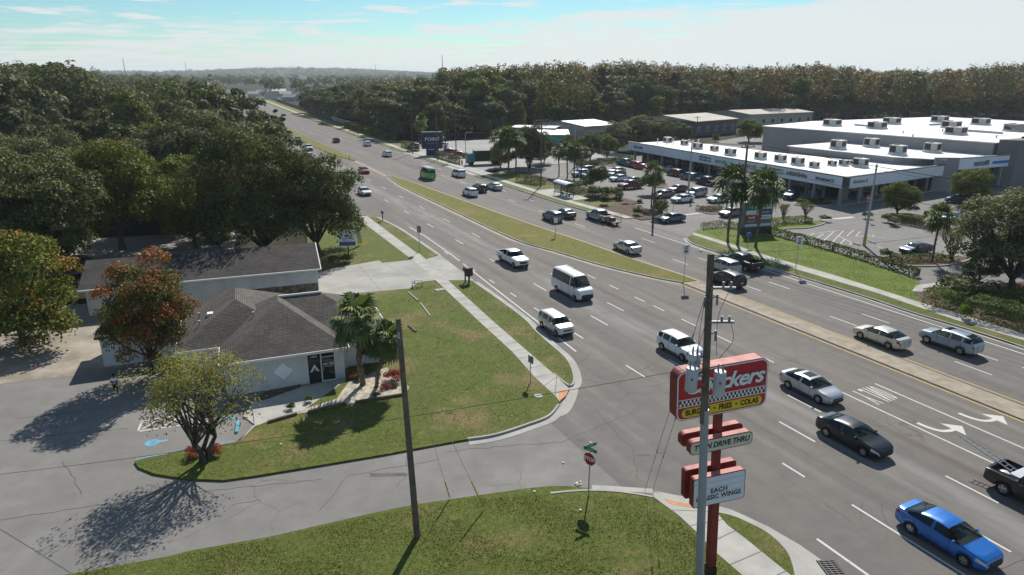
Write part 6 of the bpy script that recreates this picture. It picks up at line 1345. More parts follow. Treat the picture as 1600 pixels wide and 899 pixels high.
# --- plain wooden pole on the corner lawn, with two guyed yellow guards
bs = (*g(652, 838, .12), .12); tp = top_point(bs, 622, 498)
t = thing('wooden_pole', 'bare brown wooden pole leaning on the foreground lawn', 'pole', bs)
b = MB(); b.tube([(0, 0, -.1), (tp[0]-bs[0], 0, tp[2]-.12)], [.175, .125], 12); b.build('shaft', POLEW, t, 60); b = MB(); b.tube([(.14, -.05, .1), (tp[0]-bs[0]+.12, -.05, tp[2]-.6)], .012, 5, False); b.build('ground_wire', DKMET, t)
b = MB(); b.box((tp[0]-bs[0]+.02, -.14, tp[2]-.9), (.10, .06, .3)); b.build('number_plate', METAL, t)
for (ax, ay), (bx, by), lb in (((703, 779), (690, 752), 'left'), ((757, 796), (733, 745), 'right')):
    a = Vector((*g(ax, ay, .12), .12)); tq = Vector((tp[0], tp[1], tp[2]-.5)); d = (tq-a); e = top_point(a, bx, by)
    f = max(.12, min(.5, (e[2]-.12)/d.z)); t = thing('guy_wire', lb+' steel guy wire with yellow guard, anchored in the foreground lawn', 'guy wire', a)
    b = MB(); b.tube([(0, 0, 0), d], .012, 5, False); b.build('strand', METAL, t); b = MB(); b.tube([d*.01, d*f], .035, 8); b.build('guard', YELG, t)
# --- utility pole with transformers in front of the burger sign
bs = (8.25, 24.5, .12); tp = top_point(bs, 1111, 397); mid_ = top_point(bs, 1101.5, 637)
t = thing('utility_pole', 'tall utility pole, grey steel below and timber above, carrying three grey transformers', 'utility pole', bs)
L0 = lambda p: (p[0]-bs[0], p[1]-bs[1], p[2]-bs[2])
def along(py): q = top_point(bs, 1101.5+(1111-1101.5)*(637-py)/240, py); return Vector(L0(q))
b = MB(); b.tube([(0, 0, 0), along(640)], [.19, .16], 12); b.build('steel_base', STEELP, t, 60); b = MB(); b.tube([along(640)-Vector((0, 0, .6)), along(397)], [.155, .125], 12); b.build('timber_top', POLEW, t, 60)
for px, y0, y1, dy in ((1081, 570, 607, -.25), (1091, 559, 590, .45), (1122.5, 576, 614, -.2)):
    top = along(y0); bot = along(y1); dx = (px-1104)*.0265; H_ = top.z-bot.z
    b = MB(); b.lathe([(.20, 0), (.235, .06), (.235, H_-.08), (.22, H_-.02), (.12, H_)], (top.x+dx, dy, bot.z), 16); tr_ = b.build('transformer', CANG, t, 50)
    for k in (-.09, .09):
        b = MB(); b.lathe([(.035, 0), (.05, .05), (.03, .09), (.05, .14), (.03, .18), (.04, .23), (.012, .3)], (top.x+dx+k, dy, bot.z+H_-.01), 8); b.build('bushing', CERAM, tr_)
    b = MB(); b.tube([(top.x+dx, dy, bot.z+H_*.6), (top.x, 0, bot.z+H_*.6)], .04, 6); b.build('bracket', METAL, tr_)
    b = MB(); b.lathe([(.03, 0), (.03, .08)], (top.x+dx-.05, dy-.25, bot.z+H_*.55), 8); b.build('tap', DKMET, tr_)
b = MB(); c_ = along(587); b.box((c_.x-.23, -.49, c_.z-.15), (.12, .01, .12)); b.build('warning_sticker', RED, t)
for py, ln in ((449, .95), (502, .95)):
    c_ = along(py); b = MB(); b.box((c_.x+ln/2, -.1, c_.z), (ln, .09, .09)); ar = b.build('standoff_arm', SIGNG, t)
    for k in (.5, .8):
        b = MB(); b.lathe([(.02, 0), (.06, .03), (.03, .07), (.06, .11), (.03, .15), (.05, .2)], (c_.x+ln*k, -.1, c_.z+.04), 8); b.build('insulator', CERAM, ar)
for py, sx_ in ((466, .25), (522, .25), (470, -.2)):
    c_ = along(py); b = MB(); b.tube([(c_.x, -.1, c_.z), (c_.x+sx_, -.15, c_.z+.12)], .025, 6); b.tube([(c_.x+sx_, -.15, c_.z+.2), (c_.x+sx_*1.05, -.15, c_.z-.22)], .045, 8); b.build('cutout', CERAM, t)
c0, c1 = along(455), along(560)
for pts, nm in (([(c0.x+.7, -.1, c0.z), (c0.x+.35, -.2, c0.z-1.0), (c1.x+.3, -.2, c1.z+.2)], 'jumper'), ([(c0.x+.1, -.15, c0.z+.6), (c0.x-.25, -.2, c0.z-.8), (c1.x-.45, -.25, c1.z-.1)], 'jumper'), ([(along(500).x+.8, -.1, along(500).z), (along(530).x+.95, -.1, along(530).z), (along(562).x+.5, .1, along(562).z)], 'jumper')):
    b = MB(); b.tube(smooth_line(pts, 6), .011, 4, False); b.build(nm, WIRE, t)
for (ax, ay), py, lb in (((1008, 765), 440, 'left'), ((1020, 765), 492, 'right')):
    a = Vector((*g(ax, ay, 0), 0)); q = along(py)+Vector(bs); t2 = thing('guy_wire', lb+' of the two thin guy wires running from the transformer pole to the pavement edge', 'guy wire', a); d = q-a
    b = MB(); b.tube([(0, 0, 0), d], .011, 4, False); b.build('strand', WIRE, t2)
    for f in (.25, .5, .8): b = MB(); b.tube([d*f, d*(f+.018)], .035, 6); b.build('strain_insulator', CERAM, t2)
q0 = top_point((0, 24.6), 1104, 572); q1 = top_point((0, 34.), -60, 748); wire(q0, q1, 'service wire from the transformer pole across the side street to the left edge', None, .35, .012)
q0 = top_point((0, 24.6), 1112, 400); q1 = top_point((0, 40.), 1720, 330); wire(q0, q1, 'wire from the top of the transformer pole towards the right edge', None, .3, .008)
# --- the red burger sign
bs = (*g(1110, 897, .12), .12); sgn = thing('burger_sign', 'big red pole sign of a burger drive-in with checkered band and two smaller boards', 'sign', bs, ROAD_A); sgn.rotation_euler = (0, -.055, math.radians(15))
b = MB(); b.box((0, 0, 2.2), (.36, .36, 4.5)); b.box((0, 0, 5.9), (.30, .30, 5.6)); b.build('pole', SREDP, sgn); b = MB(); b.box((0, 0, .25), (.42, .42, .6)); b.build('pole_foot', BLACK, sgn)
zc = hgt(bs, 601)-.12; W_, H_ = 4.35, 2.3
b = MB(); b.upright(rrect(-.03, zc, W_, H_, .34), -.32, .28); cab = b.build('cabinet', SREDP, sgn)
b = MB(); b.box((-.03, -.02, zc+H_/2+.006), (W_-.7, .58, .02)); b.build('cabinet_top', SPINK, cab)
b = MB(); b.upright(rrect(-.03, zc, W_-.05, H_-.05, .32), -.335, -.322); b.build('frame_line', SWHITE, cab); b = MB(); b.upright(rrect(-.03, zc, W_-.17, H_-.17, .27), -.35, -.336); fc = b.build('face', SREDF, cab)
b = MB(); b.upright(rrect(-.03, zc+.22, W_-.3, H_*.62, .2), -.3515, -.351)
me = text_mesh('Checkers', .92, .022, .32, .92, .006); wd_ = max(v.co.x for v in me.vertices)-min(v.co.x for v in me.vertices); k_ = 3.75/wd_
me2 = text_mesh('Checkers', .92, .05, .32, .92, .003)
for m__, nm, mt, y in ((me2, 'name_outline', BLACK, -.356), (me, 'name_lettering', SWHITE, -.366)):
    m__.transform(Matrix.Diagonal((k_, 1, 1.12, 1))); m__.transform(Matrix.Translation((0, y, zc+.40))); obj(nm, m__, mt, cab)
cw = (W_-.28)/44; zb_ = zc-.33; cb_, cl_ = MB(), MB()
for i in range(44):
    for j in range(2): (cb_ if (i+j) % 2 else cl_).box((-.03-(W_-.28)/2+cw*(i+.5), -.354, zb_+cw*1.35*(j-.5)), (cw, .006, cw*1.35))
cb_.build('checker_black', BLACK, cab); cl_.build('checker_white', SWHITE, cab)
for dz in (.17, -.17): b = MB(); b.box((-.03, -.354, zb_+dz), (W_-.2, .006, .035)); b.build('white_band', SWHITE, cab)
b = MB(); b.upright(rrect(-.03, zc-.80, W_-.5, .42, .20), -.358, -.352); b.build('yellow_panel', SYEL, cab); lettering('BURGERS  •  FRIES  •  COLAS', .36, (-.03, -.363, zc-.80), BLACK, cab, 'menu_lettering', fit=3.5, bold=.012)
zt = hgt(bs, 681)-.12; zm = hgt(bs, 752)-.12
for z, w_, h_, face, rd in ((zt, 3.05, .64, SCREAM, .2), (zm, 2.6, 1.5, SBLUEW, .12)):
    for y in (-.36, .40):
        b = MB(); b.upright(rrect(-.08, z, w_, h_, rd), y-.16, y+.16); cb2 = b.build('board_cabinet', SREDP, sgn); b = MB(); b.box((-.08, y, z+h_/2+.004), (w_-2*rd, .31, .012)); b.build('board_top', SPINK, cb2)
        if y < 0:
            b = MB(); b.upright(rrect(-.08, z, w_-.08, h_-.08, rd-.03), y-.172, y-.162); fcb = b.build('board_face', face, cb2)
            if z == zt: lettering('TWIN DRIVE THRU', .37, (-.08, y-.178, z), BLACK, cb2, 'board_lettering', fit=2.7, bold=.012, shear=.22)
            else:
                for q in (.45, .15, -.15, -.45): b = MB(); b.box((-.08, y-.1735, z+q), (w_-.2, .003, .012)); b.build('letter_track', SIGNG, fcb)
                lettering('EACH', .31, (-.1, y-.178, z-.02), BLACK, cb2, 'board_lettering', bold=.008, space=1.1); lettering('CLASSIC WINGS', .31, (-.12, y-.178, z-.34), BLACK, cb2, 'board_lettering', fit=2.25, bold=.008, space=1.05)
# --- road signs
def road_sign(name, label, p, h, rz, w_, hh, face, cat='road sign', lines=(), post=None, shape=None, back=True, round_=.06):
    t = thing(name, label, cat, (*p, .1), rz); b = MB(); b.box((0, .03, h/2), (.06, .05, h)); b.build('post', post or METAL, t)
    b = MB(); b.upright(shape or rrect(0, h-hh/2, w_, hh, round_, 3), -.012, .004); pn = b.build('panel', face, t); b = MB(); b.upright(shape or rrect(0, h-hh/2, w_, hh, round_, 3), .0045, .012); b.build('panel_back', SIGNG, pn)
    for tx, sz, dz, m, bd in lines: lettering(tx, sz, (0, -.018, h-hh/2+dz), m, pn, bold=bd)
    return t
SPD = (('SPEED', .17, .33, BLACK, .006), ('LIMIT', .17, .13, BLACK, .006), ('45', .44, -.20, BLACK, .02))
for px, py, top, lb in ((1068, 444, 383, 'speed limit 45 sign at the near tip of the grass median'), (1243, 424, 370, 'speed limit 45 sign on the strip beside the right hand pavement')):
    p = g(px, py, .1); h_ = hgt(p, top)-.1; road_sign('speed_limit_sign', lb, p, h_, ROAD_A*.4, .86, 1.1, SWHITE, lines=SPD)
oct_ = [(.40*math.cos(math.radians(22.5+45*k)), 0+.40*math.sin(math.radians(22.5+45*k))) for k in range(8)]
p = g(919, 775, .12); h0 = hgt(p, 717)-.12
st = road_sign('stop_sign', 'red stop sign with green street name blades on the foreground corner', p, h0+.45, math.radians(-42), .75, .75, SREDF, shape=[(x, h0+z) for x, z in oct_])
b = MB(); b.upright([(x*1.06, h0+z*1.06) for x, z in [(q[0], q[1]) for q in oct_]], -.008, .003); b.build('white_edge', SWHITE, st); lettering('STOP', .30, (0, -.02, h0), SWHITE, st, bold=.012)
for z, a in ((h0+.58, math.radians(5)), (h0+.84, math.radians(75))):
    b = MB(); b.box((0, 0, 0), (.85, .02, .22)); o_ = b.build('street_name_blade', STREETG, st); o_.location = (0, .03, z); o_.rotation_euler = (0, 0, a)
    b = MB(); b.box((0, -.012, 0), (.5, .006, .07)); b.box((0, .012, 0), (.5, .006, .07)); o2 = b.build('blade_legend', M('legend_pale_green', (.25, .45, .36), .5), o_)
b = MB(); b.box((0, .03, h0+.7), (.05, .05, .7)); b.build('blade_post', METAL, st)
for px, py, top, w_, hh, rz_, lb in ((829, 598, 556, .62, .62, 2.2, 'back of a small grey sign beside the pavement ramp'), (656, 393, 353, .62, .95, 2.7, 'back of a grey double plate sign between the pavement and the road'), (868, 369, 341, .62, .7, .3, 'small sign standing on the grass median'), (1099, 358, 346, .3, .8, .3, 'small white sign at the corner of the shop entrance'), (546, 254, 243, .3, .9, .3, 'yellow marker post at the median tip near the red sedan')):
    p = g(px, py, .1); road_sign('road_sign', lb, p, hgt(p, top)-.1, rz_, w_, hh, SYEL if px == 546 else SIGNG if px < 840 else SWHITE)
p = g(1352, 343, .1); h_ = hgt(p, 306)-.1; ne = road_sign('no_entry_sign', 'round red no entry sign on a post by the mulch island', p, h_, .2, .8, .8, RED, shape=[(.42*math.cos(k*math.pi/8), h_-.42+.42*math.sin(k*math.pi/8)) for k in range(16)]); b = MB(); b.box((0, -.016, h_-.42), (.6, .006, .13)); b.build('white_bar', SWHITE, ne)
p = g(1168, 387, .1); road_sign('corner_flag_sign', 'blue and green sign on a thin post on the bright lawn below the tenant sign', p, hgt(p, 364)-.1, .4, .9, .6, BLUES, 'sign')
p = g(1051, 338, .1); road_sign('stop_sign', 'back of a stop sign at the shop exit beside the blue grey sedan', p, hgt(p, 312)-.1, 2.4, .75, .75, SIGNG)
p = g(398, 664, .12); road_sign('parking_sign', 'thin dark post with small parking sign at the gravel bed', p, 1.75, 1.9, .3, .45, BLUES)
# --- insurance board, navy board, tenant board
p = g(545, 405, .12); t = thing('insurance_sign', 'white board sign with blue foot and small arch emblem beside the driveway', 'sign', (*p, .12), .12); h_ = hgt(p, 361)-.12
b = MB(); b.box((0, .05, h_/2-.3), (.14, .14, h_-.6)); b.build('post', DKMET, t); b = MB(); b.box((0, 0, h_-.95), (2.05, .22, 1.9)); bd = b.build('board', SBLUEW, t); b = MB(); b.box((0, -.115, h_-1.66), (2.05, .02, .46)); b.build('blue_foot', M('foot_blue', (.05, .09, .26), .5), bd); b = MB(); b.box((0, -.115, h_-1.40), (2.05, .02, .05)); b.build('red_line', NAVY, bd)
arc = [(.34*math.cos(k*math.pi/12), h_-.78+.34*math.sin(k*math.pi/12)) for k in range(13)]+[(.25*math.cos(k*math.pi/12), h_-.78+.25*math.sin(k*math.pi/12)) for k in range(12, -1, -1)]
b = MB(); b.upright(arc, -.13, -.112); b.build('arch_emblem', NAVY, bd); b = MB(); b.upright([(.1*math.cos(k*math.pi/4), h_-.72+.1*math.sin(k*math.pi/4)) for k in range(8)], -.13, -.112); b.build('emblem_dot', RED, bd); lettering('FARMERS', .27, (0, -.125, h_-.98), NAVY, bd, bold=.004, space=1.25); b = MB(); b.box((0, -.115, h_-1.2), (1.2, .01, .05)); b.build('small_line', SIGNG, bd)
p = g(560, 384, .12); fl = thing('feather_flag', 'faded orange and white feather flag with yellow foot on the lawn behind the insurance sign', 'flag', (*p, .12), .5); hf_ = hgt(p, 349)
b = MB(); b.tube([(0, 0, 0), (-.1, 0, hf_*.7), (-.35, 0, hf_)], .025, 5); b.build('pole', METAL, fl); b = MB(); b.upright([(.02, .75), (.5, .7), (.38, hf_*.6), (-.05, hf_*.95), (-.3, hf_)], -.01, .01); b.build('cloth', M('flag_faded', (.62, .40, .36), .8, .2, var=.2, scale=3), fl); b = MB(); b.upright([(.02, .3), (.62, .28), (.55, .69), (.02, .74)], -.012, .012); b.build('yellow_end', SYEL, fl)
p = g(676, 243); t = thing('board_sign', 'large dark blue board sign reading POINT on a narrow base by the far driveway', 'sign', p, .18); h_ = hgt(p, 207)
b = MB(); b.box((0, 0, 1.0), (3.6, .7, 2.0)); b.build('base', NAVY, t); b = MB(); b.box((0, 0, (h_+1.9)/2), (5.8, .8, h_-1.9)); bd = b.build('board', NAVY, t); b = MB(); b.box((0, 0, h_+.08), (5.9, .9, .16)); b.build('cap', SIGNG, bd); lettering('POINT', 1.35, (0, -.42, h_-1.9), SWHITE, bd, bold=.02, space=1.08); place(bd, glyphs(3.4, .3, 12, 8), 'small_lettering', SIGNG, (0, -.42, h_-3.0), 0); b = MB(); b.box((-.3, -.36, 1.7), (1.6, .05, .15)); b.build('base_line', SWHITE, t)
p = g(1180, 364, .1); t = thing('tenant_sign', 'wide grey tenant board with blue and red shop panels in front of the car park', 'sign', (*p, .1), .27); h_ = hgt(p, 317)-.1; w_ = 4.7
b = MB(); b.box((0, 0, h_/2), (w_, .7, h_)); bd = b.build('board', M('tenant_grey', (.16, .16, .19), .7), t); b = MB(); b.box((0, 0, h_+.1), (w_+.6, 1.0, .22)); b.build('cap', M('tenant_cap', (.30, .28, .27), .8), bd); b = MB(); b.box((0, -.02, .45), (w_+.3, .8, .9)); b.build('base', M('tenant_base', (.09, .085, .085), .9), t)
rows = ((h_-.55, BLUES, SWHITE), (h_-1.35, SWHITE, M('panel_navy', (.03, .06, .24), .5)), (h_-2.1, RED, SWHITE), (h_-2.8, MATS['tenant_grey'], MATS['tenant_grey']), (h_-3.25, SBLUEW, SBLUEW))
for z, lm, rm in rows:
    for x, m in ((-w_*.235, lm), (w_*.235, rm)):
        b = MB(); b.box((x, -.36, z), (w_*.44, .05, .62 if z > h_-2.5 else .36)); b.build('tenant_panel', m, bd)
lettering('ROSS', .50, (-w_*.235, -.39, h_-.55), SWHITE, bd, bold=.02); lettering('bealls', .52, (-w_*.235, -.39, h_-2.08), SWHITE, bd, bold=.012)
for z, m, sd in ((h_-.55, SGREY, 1), (h_-1.35, SWHITE, 2), (h_-2.1, SGREY, 3)): place(bd, glyphs(1.7, .24, 9, sd), 'tenant_lettering', m, (w_*.235, -.39, z), 0)
place(bd, glyphs(1.3, .18, 6, 5), 'tenant_lettering', SWHITE, (-w_*.25, -.39, h_-2.62), 0); b = MB(); b.box((-w_*.05, -.39, h_-1.35), (.5, .01, .4)); b.build('panel_gap', SGREY, bd)
# --- poles along the far side
def pole(label, px, py, top, mat=POLEW, arm=2.4, r=.17, arms=1, cat='utility pole', name='utility_pole', lean=0., rz=None):
    p = g(px, py, .05); h_ = hgt(p, top); t = thing(name, label, cat, (*p, 0), ROAD_A if rz is None else rz); b = MB(); b.tube([(0, 0, 0), (lean, 0, h_)], [r, r*.68], 9); b.build('shaft', mat, t, 60)
    for k in range(arms):
        z = h_-.35-1.1*k; b = MB(); b.box((lean, -.12, z), (arm, .1, .12)); ar = b.build('crossarm', POLEW, t)
        for x in (-.45, -.2, .45): b = MB(); b.lathe([(.05, 0), (.07, .08), (.04, .22)], (lean+arm*x, -.12, z+.06), 8); b.build('insulator', CERAM, ar)
    return Vector((p[0], p[1], h_))
tops = {}
for k, (px, py, top, arms, lb) in {'a': (1152, 384, 226, 1, 'tall timber pole between the twin palms by the tenant sign'), 'b': (845, 292, 186, 2, 'timber pole beside the bus shelter'), 'c': (713, 250, 178, 2, 'timber pole with two crossarms near the orange hydrant posts'), 'd': (684, 251, 168, 1, 'timber pole right behind the navy board sign'), 'e': (645, 240, 169, 2, 'timber pole left of the navy board sign'), 'f': (697, 240, 181, 0, 'thin pole without arms on the pale truck lot'), 'g': (787, 226, 182, 1, 'distant pole at the back of the pale truck lot'), 'h': (1087, 222, 182, 1, 'distant pole behind the shop strip roof'), 'i': (1020, 347, 263, 0, 'brown timber pole at the shop entrance, dark at the base'), 'j': (897, 262, 196, 0, 'pale concrete pole right of the teal garage'), 'k': (910, 215, 178, 0, 'distant pole beside the white warehouse'), 'l': (560, 210, 172, 1, 'pole among the trees on the far right of the road'), 'm': (398, 200, 164, 2, 'dark pole beside the far road near the thin pine')}.items():
    tops[k] = pole(lb, px, py, top, POLEC if k in 'j' else POLEW, arms=arms, r=.2 if k in 'ai' else .16)
def lamp(label, px, py, top, head=True):
    p = g(px, py); h_ = hgt(p, top); t = thing('lamp_post', label, 'lamp post', p, ROAD_A+.6); b = MB(); b.tube([(0, 0, 0), (0, 0, h_)], [.2, .12], 10); b.build('shaft', POLEC, t, 60); b = MB(); b.tube([(0, 0, 0), (0, 0, 1.35)], .215, 12); b.build('yellow_base', YELG, t, 60)
    if head:
        for s_ in (1, -1): b = MB(); b.box((.55*s_, 0, h_+.03), (.75, .3, .12)); b.tube([(0, 0, h_), (.3*s_, 0, h_)], .04, 6); b.build('lamp_head', SIGNG, t)
    return Vector((*p, h_))
lt = lamp('concrete lamp post with yellow foot beside the hatched bay', 1350, 384, 258); lamp('concrete lamp post with yellow foot among parked white cars', 1075, 305, 222)
p = g(728, 262); t = thing('street_lamp', 'thin street lamp with bent arm near the green box truck', 'street lamp', p, .2); h_ = hgt(p, 207); b = MB(); b.tube([(0, 0, 0), (0, 0, h_-.4), (.3, 0, h_-.05), (1.1, 0, h_)], [.1, .07, .06, .05], 6); b.build('pole', METAL, t); b = MB(); b.box((1.4, 0, h_), (.7, .25, .12)); b.build('lamp_head', SIGNG, t)
for a, c_, lb in (('a', 'b', 'wire spanning from the tenant sign pole to the bus shelter pole'), ('b', 'c', 'wire spanning from the bus shelter pole towards the truck lot'), ('c', 'd', 'short wire span above the truck lot fence'), ('d', 'e', 'short wire span over the navy board sign'), ('e', 'l', 'wire running along the far right of the road')):
    for k in (-1., 0., 1.): q = Vector((k*RU[0], k*RU[1], -.1)); wire(tops[a]+q, tops[c_]+q, lb, 'wires: '+lb, .9 if a in 'ab' else .5, .026)
endR = Vector((*W(74, -30), 12.2))
for k, dz in ((-1., 0), (0., .2), (1., 0)): q = Vector((k*RU[0], k*RU[1], dz)); wire(tops['a']+q, endR+q, 'wire from the tenant sign pole to the right edge, over the far pavement', 'wires over the far pavement', 1.1, .022)
wire(tops['a']+Vector((0, 0, -2.6)), endR+Vector((0, 0, -2.4)), 'lower thick cable from the tenant sign pole to the right edge', None, 1.4, .03, 'cable'); wire(tops['a']+Vector((0, 0, -3.2)), tops['b']+Vector((0, 0, -3.0)), 'lower cable between the tenant sign pole and the bus shelter pole', None, 1.2, .028, 'cable')
wire(tops['j']+Vector((0, 0, -.2)), tops['a']+Vector((0, 0, -.6)), 'wire crossing the car park from the concrete pole to the tenant sign pole', None, 1.6, .022); wire(tops['h'], tops['j'], 'wire from the distant pole over the strip roof to the concrete pole', None, 1.2, .022)
wire(tops['b']+Vector((0, 0, -2)), tops['j']+Vector((0, 0, -2)), 'wire from the bus shelter pole to the concrete pole', None, 1.0, .022)
# --- bus shelter
p0, p1 = g(853, 306), g(897, 313); t = thing('bus_shelter', 'black framed bus shelter with pale vaulted roof on the far pavement', 'bus shelter', (*W(67.6, 113.5), .13), D_AWAY)
for x in (-2.3, 0, 2.3):
    for y in (-.75, .75): b = MB(); b.box((x, y, 1.15), (.09, .09, 2.3)); b.build('post', DKMET, t)
b = MB(); b.add([(x, 1.1*math.cos(a), 2.25+.45*math.sin(a)) for x in (-2.6, 2.6) for a in np.linspace(0, math.pi, 9)], [(i, i+1, i+10, i+9) for i in range(8)]); b.build('roof', M('shelter_roof', (.46, .50, .52), .4, .5, .1), t)
for x in np.linspace(-2.2, 2.2, 22): b = MB(); b.box((x, -.75, 1.1), (.03, .03, 2.0)); b.build('slat', DKMET, t)
b = MB(); b.box((0, -.4, .45), (3.2, .45, .06)); b.box((-1.3, -.4, .22), (.06, .4, .44)); b.box((1.3, -.4, .22), (.06, .4, .44)); b.build('bench', DKMET, t); b = MB(); b.tube([(-2.3, -.75, 2.25), (2.3, -.75, 2.25)], .05, 6); b.tube([(-2.3, .75, 2.25), (2.3, .75, 2.25)], .05, 6); b.build('beam', DKMET, t)
p = g(726, 255, .1)
for px, lb in ((718, 'left orange hydrant post'), (722, 'right orange hydrant post')):
    t = thing('hydrant_post', lb+' before the red pickup on the truck lot', 'post', g(px, 258), 0); b = MB(); b.lathe([(.16, 0), (.16, .9), (.22, .95), (.2, 1.15), (.05, 1.25)], (0, 0, 0), 10); b.build('body', M('hydrant_orange', (.45, .08, .03), .5), t); b = MB(); b.tube([(-.26, 0, .7), (.26, 0, .7)], .08, 8); b.build('outlet', MATS['hydrant_orange'], t)
# --- small things on the near verge and lawn
def mailbox(label, px, py, s=1.):
    t = thing('mailbox', label, 'mailbox', (*g(px, py, .12), .12), ROAD_A-.1); t.scale = (s,)*3; b = MB(); b.box((0, 0, .55), (.11, .11, 1.1)); b.build('post', DKMET, t)
    b = MB(); b.upright([(-.13, 1.05), (.13, 1.05), (.13, 1.25)]+[(.13*math.cos(k*math.pi/6), 1.25+.13*math.sin(k*math.pi/6)) for k in range(1, 7)], -.3, .3); b.build('box', BLACKP, t); b = MB(); b.box((.15, .1, 1.28), (.02, .05, .18)); b.build('flag', RED, t); return t
mailbox('black mailbox on a post at the far end of the verge', 598, 345, 1.15); mailbox('black mailbox beside the larger box at the driveway', 727, 441, 1.25)
t = thing('cluster_mailbox', 'black pedestal mailbox cabinet at the driveway edge of the verge', 'mailbox', (*g(733, 442, .12), .12), ROAD_A+.2); b = MB(); b.box((0, 0, .45), (.16, .16, .9)); b.build('pedestal', DKMET, t); b = MB(); b.box((0, 0, 1.3), (.75, .5, .95)); cbn = b.build('cabinet', BLACKP, t); b = MB(); b.box((0, -.255, 1.3), (.66, .01, .84)); b.build('door', DKMET, cbn)
t = thing('backflow_valve', 'white pipe hoop of a backflow valve beside the driveway', 'pipe', (*g(652, 449, .12), .12), .25)
b = MB(); b.tube(smooth_line([(-.55, 0, 0), (-.55, 0, .75), (.55, 0, .75), (.55, 0, 0)], 1), .05, 8); b.tube([(-.55, .25, 0), (-.55, .25, .4), (.55, .25, .4), (.55, .25, 0)], .05, 8); b.build('pipe', METAL, t)
for x in (-.25, .25): b = MB(); b.lathe([(.1, 0), (.1, .12), (.03, .16), (.03, .3), (.12, .3), (.12, .33)], (x, .25, .38), 8); b.build('valve', BLUES if x < 0 else METAL, t)
t = thing('utility_cover', 'pale concrete utility lid in the lawn beside the pavement', 'cover', (*g(687, 453, .12), .12), .6); b = MB(); b.box((0, 0, .02), (1.0, .7, .06)); b.build('lid', CONC, t); b = MB(); b.lathe([(.12, .05), (.12, .055)], (0, 0, 0), 10); b.build('handle_hole', DKMET, t)
t = thing('utility_cover', 'pale round concrete lid in the lawn by the sign back near the ramp', 'cover', (*g(841, 619, .12), .12), 0); b = MB(); b.lathe([(.34, -.02), (.34, .03), (.3, .05)], (0, 0, 0), 16); b.build('lid', CONC, t)
for x0, y0, x1, y1, lb in ((638, 457, 653, 470, 'pale kerb stone lying in the lawn, nearer the driveway'), (657, 474, 672, 494, 'pale kerb stone lying in the lawn, further from the driveway')):
    p, q = g(x0, y0, .12), g(x1, y1, .12); b = MB(); b.box((0, 0, .03), (math.dist(p, q), .13, .1)); o_ = b.build('kerb_stone', CONC); o_.location = ((p[0]+q[0])/2, (p[1]+q[1])/2, .12); o_.rotation_euler = (0, 0, math.atan2(q[1]-p[1], q[0]-p[0])); tag(o_, lb, 'kerb stone')
p, q = g(644, 514, .12), g(656, 524, .12); b = MB(); b.box((0, 0, .06), (math.dist(p, q), .2, .14)); o_ = b.build('plank', TIMB); o_.location = (*p, .12); o_.rotation_euler = (0, 0, math.atan2(q[1]-p[1], q[0]-p[0])); tag(o_, 'grey plank lying in the dry lawn right of the palm crown', 'plank')
ws = thing('wheel_stop', 'blue concrete wheel stop at the disabled bay', 'wheel stop', g(371, 668), math.radians(108)); b = MB(); b.box((0, 0, .07), (1.75, .18, .14), taper=.94); b.build('bar', BLUEP, ws)
for px, py, lb in ((1338, 382, 'left of the lamp post foot'), (1362, 379, 'right of the lamp post foot')):
    ws = thing('wheel_stop', 'pale concrete wheel stop just '+lb, 'wheel stop', g(px, py), ROAD_A+1.2); b = MB(); b.box((0, 0, .07), (1.75, .18, .14), taper=.94); b.build('bar', CONC, ws)
gr = thing('storm_grate', 'black steel storm drain grate in the gutter at the bottom edge', 'drain', (*g(1300, 890), .02), ROAD_A+1.2)
b = MB(); b.box((0, 0, .0), (1.3, .95, .02)); b.build('pit', M('pit_black', (.008, .008, .008), 1), gr); b = MB()
for k in range(9): b.box((-.58+.145*k, 0, .02), (.05, .9, .03))
for k in range(4): b.box((0, -.4+.27*k, .022), (1.25, .04, .03))
b.build('bars', DKMET, gr)
LIT = M('litter_white', (.75, .74, .70), .8, .2); lr = random.Random(12)
for k in range(7):
    p = g(902+lr.uniform(-4, 6), 757+lr.uniform(-4, 5), .02); b = MB(); b.box((0, 0, .03), (lr.uniform(.08, .2), lr.uniform(.06, .14), .05), lr.uniform(0, 3), .7); o_ = b.build('paper_scrap', LIT); o_.location = (*p, .03); tag(o_, 'white paper scrap in the heap on the road edge left of the stop sign', 'litter', 'paper scraps by the stop sign')
for px, py, z, lb in ((835, 769, .12, 'white scrap on the lawn edge left of the stop sign'), (907, 798, .12, 'white cup lying on the lawn below the stop sign'), (651, 782, .12, 'white scrap on the lawn edge beside the leaning wooden pole'), (1095, 393, .0, 'white bag lying in the far right lane'), (880, 724, 0, 'small white scrap on the side street'), (439, 695, .12, 'tiny white scrap on the lawn below the gravel bed')):
    b = MB(); b.lathe([(.06, 0), (.12, .04), (.1, .1), (.03, .13)], (0, 0, 0), 7); o_ = b.build('paper_scrap', LIT); o_.location = (*g(px, py, z), z); o_.scale = (1.8 if px == 1095 else .65,)*3; tag(o_, lb, 'litter')
# masts far off on the horizon
for px, y, h_, lb in ((198, 1500, 50, 'far radio mast above the left wood'), (293, 1900, 48, 'dark far tower left of the road end'), (588, 2200, 46, 'far mast above the hills right of the road'), (692, 1300, 52, 'thin far mast above the right wood')):
    fw = y*_c+CAM_H*_s; x = (px-800)*fw/FPX; t = thing('radio_mast', lb, 'mast', (x, y, 0)); b = MB(); b.tube([(0, 0, 0), (0, 0, h_)], [1.1, .5], 5); b.build('lattice', SIGNG, t)
